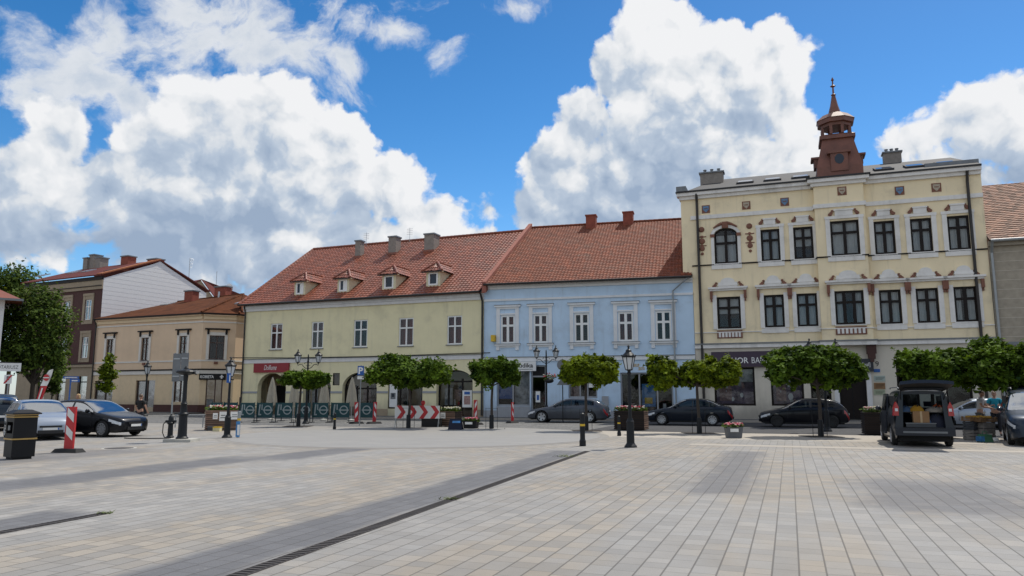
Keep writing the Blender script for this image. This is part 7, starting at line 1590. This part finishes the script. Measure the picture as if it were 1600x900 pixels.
# chevron board
Yc = 38.3; p = ghead(652, Yc); s = Yc/FOC; t = thing('chevron_board', 'long red and white chevron barrier board behind the broad dark tree', 'barrier', p, R(-5)); z0, z1_ = EYE+(616-652.5)*s, EYE+(616-633)*s; x0, x1 = -35*s, 35*s
b = MB(); b.box(x0, x1, -.03, .0, z0, z1_, 'plate_white'); b.build('board', t); b = MB(); cw = (x1-x0)/4; zm = (z0+z1_)/2
for k in range(4): xa = x0 + k*cw + .10; b.face([(xa,-.034,z1_),(xa+.24,-.034,z1_),(xa+.47,-.034,zm),(xa+.24,-.034,zm)],'red_paint'); b.face([(xa+.24,-.034,zm),(xa+.47,-.034,zm),(xa+.24,-.034,z0),(xa,-.034,z0)],'red_paint')
b.build('chevron', t, fixn=False)
for xx in (x0+.05, x1-.05): b = MB(); b.tube([(xx,.02,z1_),(xx,.02,z0),(xx+(.0),-.18,0)],.02,'pipe',6); b.tube([(xx,.02,z0),(xx,.25,0)],.02,'pipe',6); b.build('leg', t)
b = MB(); b.lathe([(.05,0),(.07,.05),(.1,.1),(.1,.2),(.06,.26)],'red_paint',(9*s,0,z1_),10); b.build('warning_light', t)
# cafe: printed barriers and closed parasols
M('banner_teal', (.012, .055, .062), .8, var=.1); M('banner_grey', (.30, .34, .34), .8)
Yk = 45.0
for k, (xa, xb) in enumerate(((330,347),(349,371),(374,398),(401,426),(430,457),(461,485),(488,513),(517,546),(562,584))):
    yk = Yk + (1.5 if k < 2 else 0); pa, pb = ghead(xa, yk), ghead(xb, yk - .25); s = yk/FOC; w = (pb-pa).length; av = math.atan2(pb.y-pa.y, pb.x-pa.x)
    lab = ['dark teal cafe barrier farthest left, behind the planter notices','dark teal cafe barrier behind the left lamp and planter','dark teal cafe barrier right of the sticker post','dark teal cafe barrier before the open arch','dark teal cafe barrier behind the small clipped tree, on its left','dark teal cafe barrier behind the small clipped tree trunk','dark teal cafe barrier right of the small clipped tree','dark teal cafe barrier behind the short bollard','dark teal cafe barrier standing alone between two warning posts'][k]
    t = thing('cafe_barrier', lab, 'barrier', (pa+pb)/2, av, 'printed cafe barriers'); b = MB(); b.box(-w/2, w/2, -.012, .012, .28, 1.16, 'banner_teal'); b.build('banner', t)
    b = MB()
    if k != 8:
        b.hexa([(-w*.38,-.016,.50),(-w*.30,-.016,.50),(-w*.30,-.013,.50),(-w*.38,-.013,.50),(-w*.33,-.016,1.06),(-w*.25,-.016,1.06),(-w*.25,-.013,1.06),(-w*.33,-.013,1.06)],'banner_grey'); b.box(-w*.38,-w*.2,-.0165,-.013,.42,.498,'banner_grey'); b.box(-w*.19,-w*.13,-.016,-.013,.74,1.06,'banner_grey')
    b.build('lettering', t) if k != 8 else None
    b = MB(); xc_ = w*.2 if k != 8 else 0; o_ = arc(xc_, .73, .27, .27, 20, 0, 2*pi); i_ = arc(xc_, .73, .21, .21, 20, 0, 2*pi)
    for j in range(20): b.prism([o_[j], o_[j+1], i_[j+1], i_[j]], -.016, -.013, 'banner_grey')
    b.box(xc_-.32, xc_+.32, -.0195, -.0165, .70, .76, 'banner_grey'); b.build('ring_emblem', t)
    for xx in (-w/2+.03, w/2-.03): b = MB(); b.tube([(xx,.03,0),(xx,.03,1.2)],.022,'dark_metal',6); b.box(xx-.03,xx+.03,-.2,.26,0,.03,'dark_metal'); b.build('post', t)
M('parasol_cloth', (.42,.38,.30), .9, var=.12, scale=4)
for k, (px, Yp) in enumerate(((424,49.5),(459,49),(506,48.5),(549,48))):
    s = Yp/FOC; lab = ['closed cream parasol in front of the open arch','closed cream parasol behind the small clipped tree','closed cream parasol before the second arch','closed cream parasol under the parking sign'][k]
    t = thing('parasol', lab, 'parasol', ghead(px, Yp), 0, 'closed cafe parasols'); zt_ = EYE + (616-592)*s; b = MB(); b.tube([(0,0,.05),(0,0,zt_+.12)],.025,'steel',6); b.build('pole', t); rows = []
    r = random.Random(k)
    for (rr_, z_) in ((.04,zt_+.08),(.10,zt_-.15),(.19,zt_-.6),(.26,zt_-1.1),(.30,zt_-1.5),(.26,zt_-1.75)): rows.append([(rr_*(1+.22*math.cos(j*pi))*math.cos(2*pi*j/16), rr_*(1+.22*math.cos(j*pi))*math.sin(2*pi*j/16), z_) for j in range(16)])
    b = MB(); b.grid(rows, 'parasol_cloth', True); b.build('canopy', t, smooth=True); b = MB(); b.lathe([(.25,0),(.25,.06),(.05,.1)],'concrete',n=10); b.build('base', t)
for k, (px, Yp) in enumerate(((402,47.5),(440,47.2),(520,46.8))):
    t = thing('cafe_table', ['small cafe table behind the barrier before the open arch','small cafe table behind the barriers near the small tree','small cafe table behind the barriers before the third arch'][k], 'table', ghead(px, Yp), 0, 'cafe tables'); b = MB(); b.lathe([(.36,.95),(.36,.99)],'wood_mid',n=14); b.build('table_top', t); b = MB(); b.lathe([(.24,0),(.24,.03),(.03,.05),(.03,.95)],'dark_metal',n=10); b.build('pedestal', t)
# feather flag
t = thing('feather_flag', 'red and white feather flag leaning behind the silver car', 'flag', ghead(52, 34), 0); s = 34/FOC; b = MB(); z = lambda py: EYE+(616-py)*s; xx = lambda px: (px-52)*s*1.16
prof = [(641,50,60.5),(625,53.5,62),(602.8,58,67.5),(602.7,58,67.5),(595,60,70),(585,63.5,72.5),(579,68,73.8),(577.2,73,74)]
def flag(rows, mat, nm):
    b = MB(); F_ = [[(xx(l), -.012+.02*math.sin(i), z(py)), (xx((l+r)/2), -.03+.02*math.sin(i), z(py)), (xx(r), -.012+.02*math.sin(i), z(py))] for i, (py, l, r) in enumerate(rows)]; b.grid(F_, mat); b.grid([[(p[0], p[1]+.012, p[2]) for p in r] for r in F_][::-1], mat); b.build(nm, t, fixn=False)
flag(prof[:3], 'red_paint', 'cloth'); flag(prof[3:], 'plate_white', 'cloth'); b = MB(); b.tube([(xx(49),0,0),(xx(54),.0,z(625)),(xx(58.6),.0,z(602)),(xx(62.5),0,z(588)),(xx(68),0,z(579)),(xx(73.5),0,z(577))],.018,'dark_metal',6); b.build('pole', t)
b = MB(); b.prism(arc(xx(66.5), z(590), .13, .15, 14, 0, 2*pi)[:-1], -.065, -.05, 'red_paint'); b.box(xx(62.5), xx(70.5), -.07, -.066, z(591), z(589.5), 'plate_white'); b.build('emblem', t); b = MB(); b.hexa([(xx(55.4),-.06,z(636)),(xx(57.2),-.06,z(636)),(xx(57.2),-.05,z(636)),(xx(55.4),-.05,z(636)),(xx(61.6),-.06,z(606)),(xx(63.4),-.06,z(606)),(xx(63.4),-.05,z(606)),(xx(61.6),-.05,z(606))],'plate_white'); b.build('lettering', t)
# odds and ends
for (px, py, lab, m_) in ((331, 673, 'low grey crate beside the left wooden planter', 'crate_plastic'), (339.5, 674, 'small cream box with yellow side beside the planter', 'petal_cream')):
    t = thing('small_box', lab, 'box', gnd(px, py), R(-5)); b = MB(); b.box(-.16,.16,-.12,.12,0,.2,m_); b.build('body', t); b = MB(); b.box(-.165,.165,-.125,.125,.16,.205,'grey_metal' if m_ == 'crate_plastic' else 'yellow'); b.build('rim', t)
t = thing('low_rail', 'low grey steel rail between the column pump and the planter', 'rail', ghead(303, 38), 0); b = MB(); b.tube([(-.9,0,.0),(-.9,0,.62)],.03,'pipe',6); b.build('post', t); b = MB(); b.tube([(.5,0,0),(.5,0,.62)],.03,'pipe',6); b.build('post', t); b = MB(); b.tube([(-.95,0,.62),(.55,0,.62)],.03,'pipe',6); b.build('bar', t)
t = thing('manhole_cover', 'dark iron manhole cover set in the paving near the warning post', 'manhole cover', gnd(186, 700.5)); b = MB(); b.lathe([(.42,-.005),(.42,.006)],'drain_iron',n=20); b.build('lid', t); b = MB(); b.lathe([(.50,-.006),(.50,.004)],'concrete',n=20); b.build('frame', t)
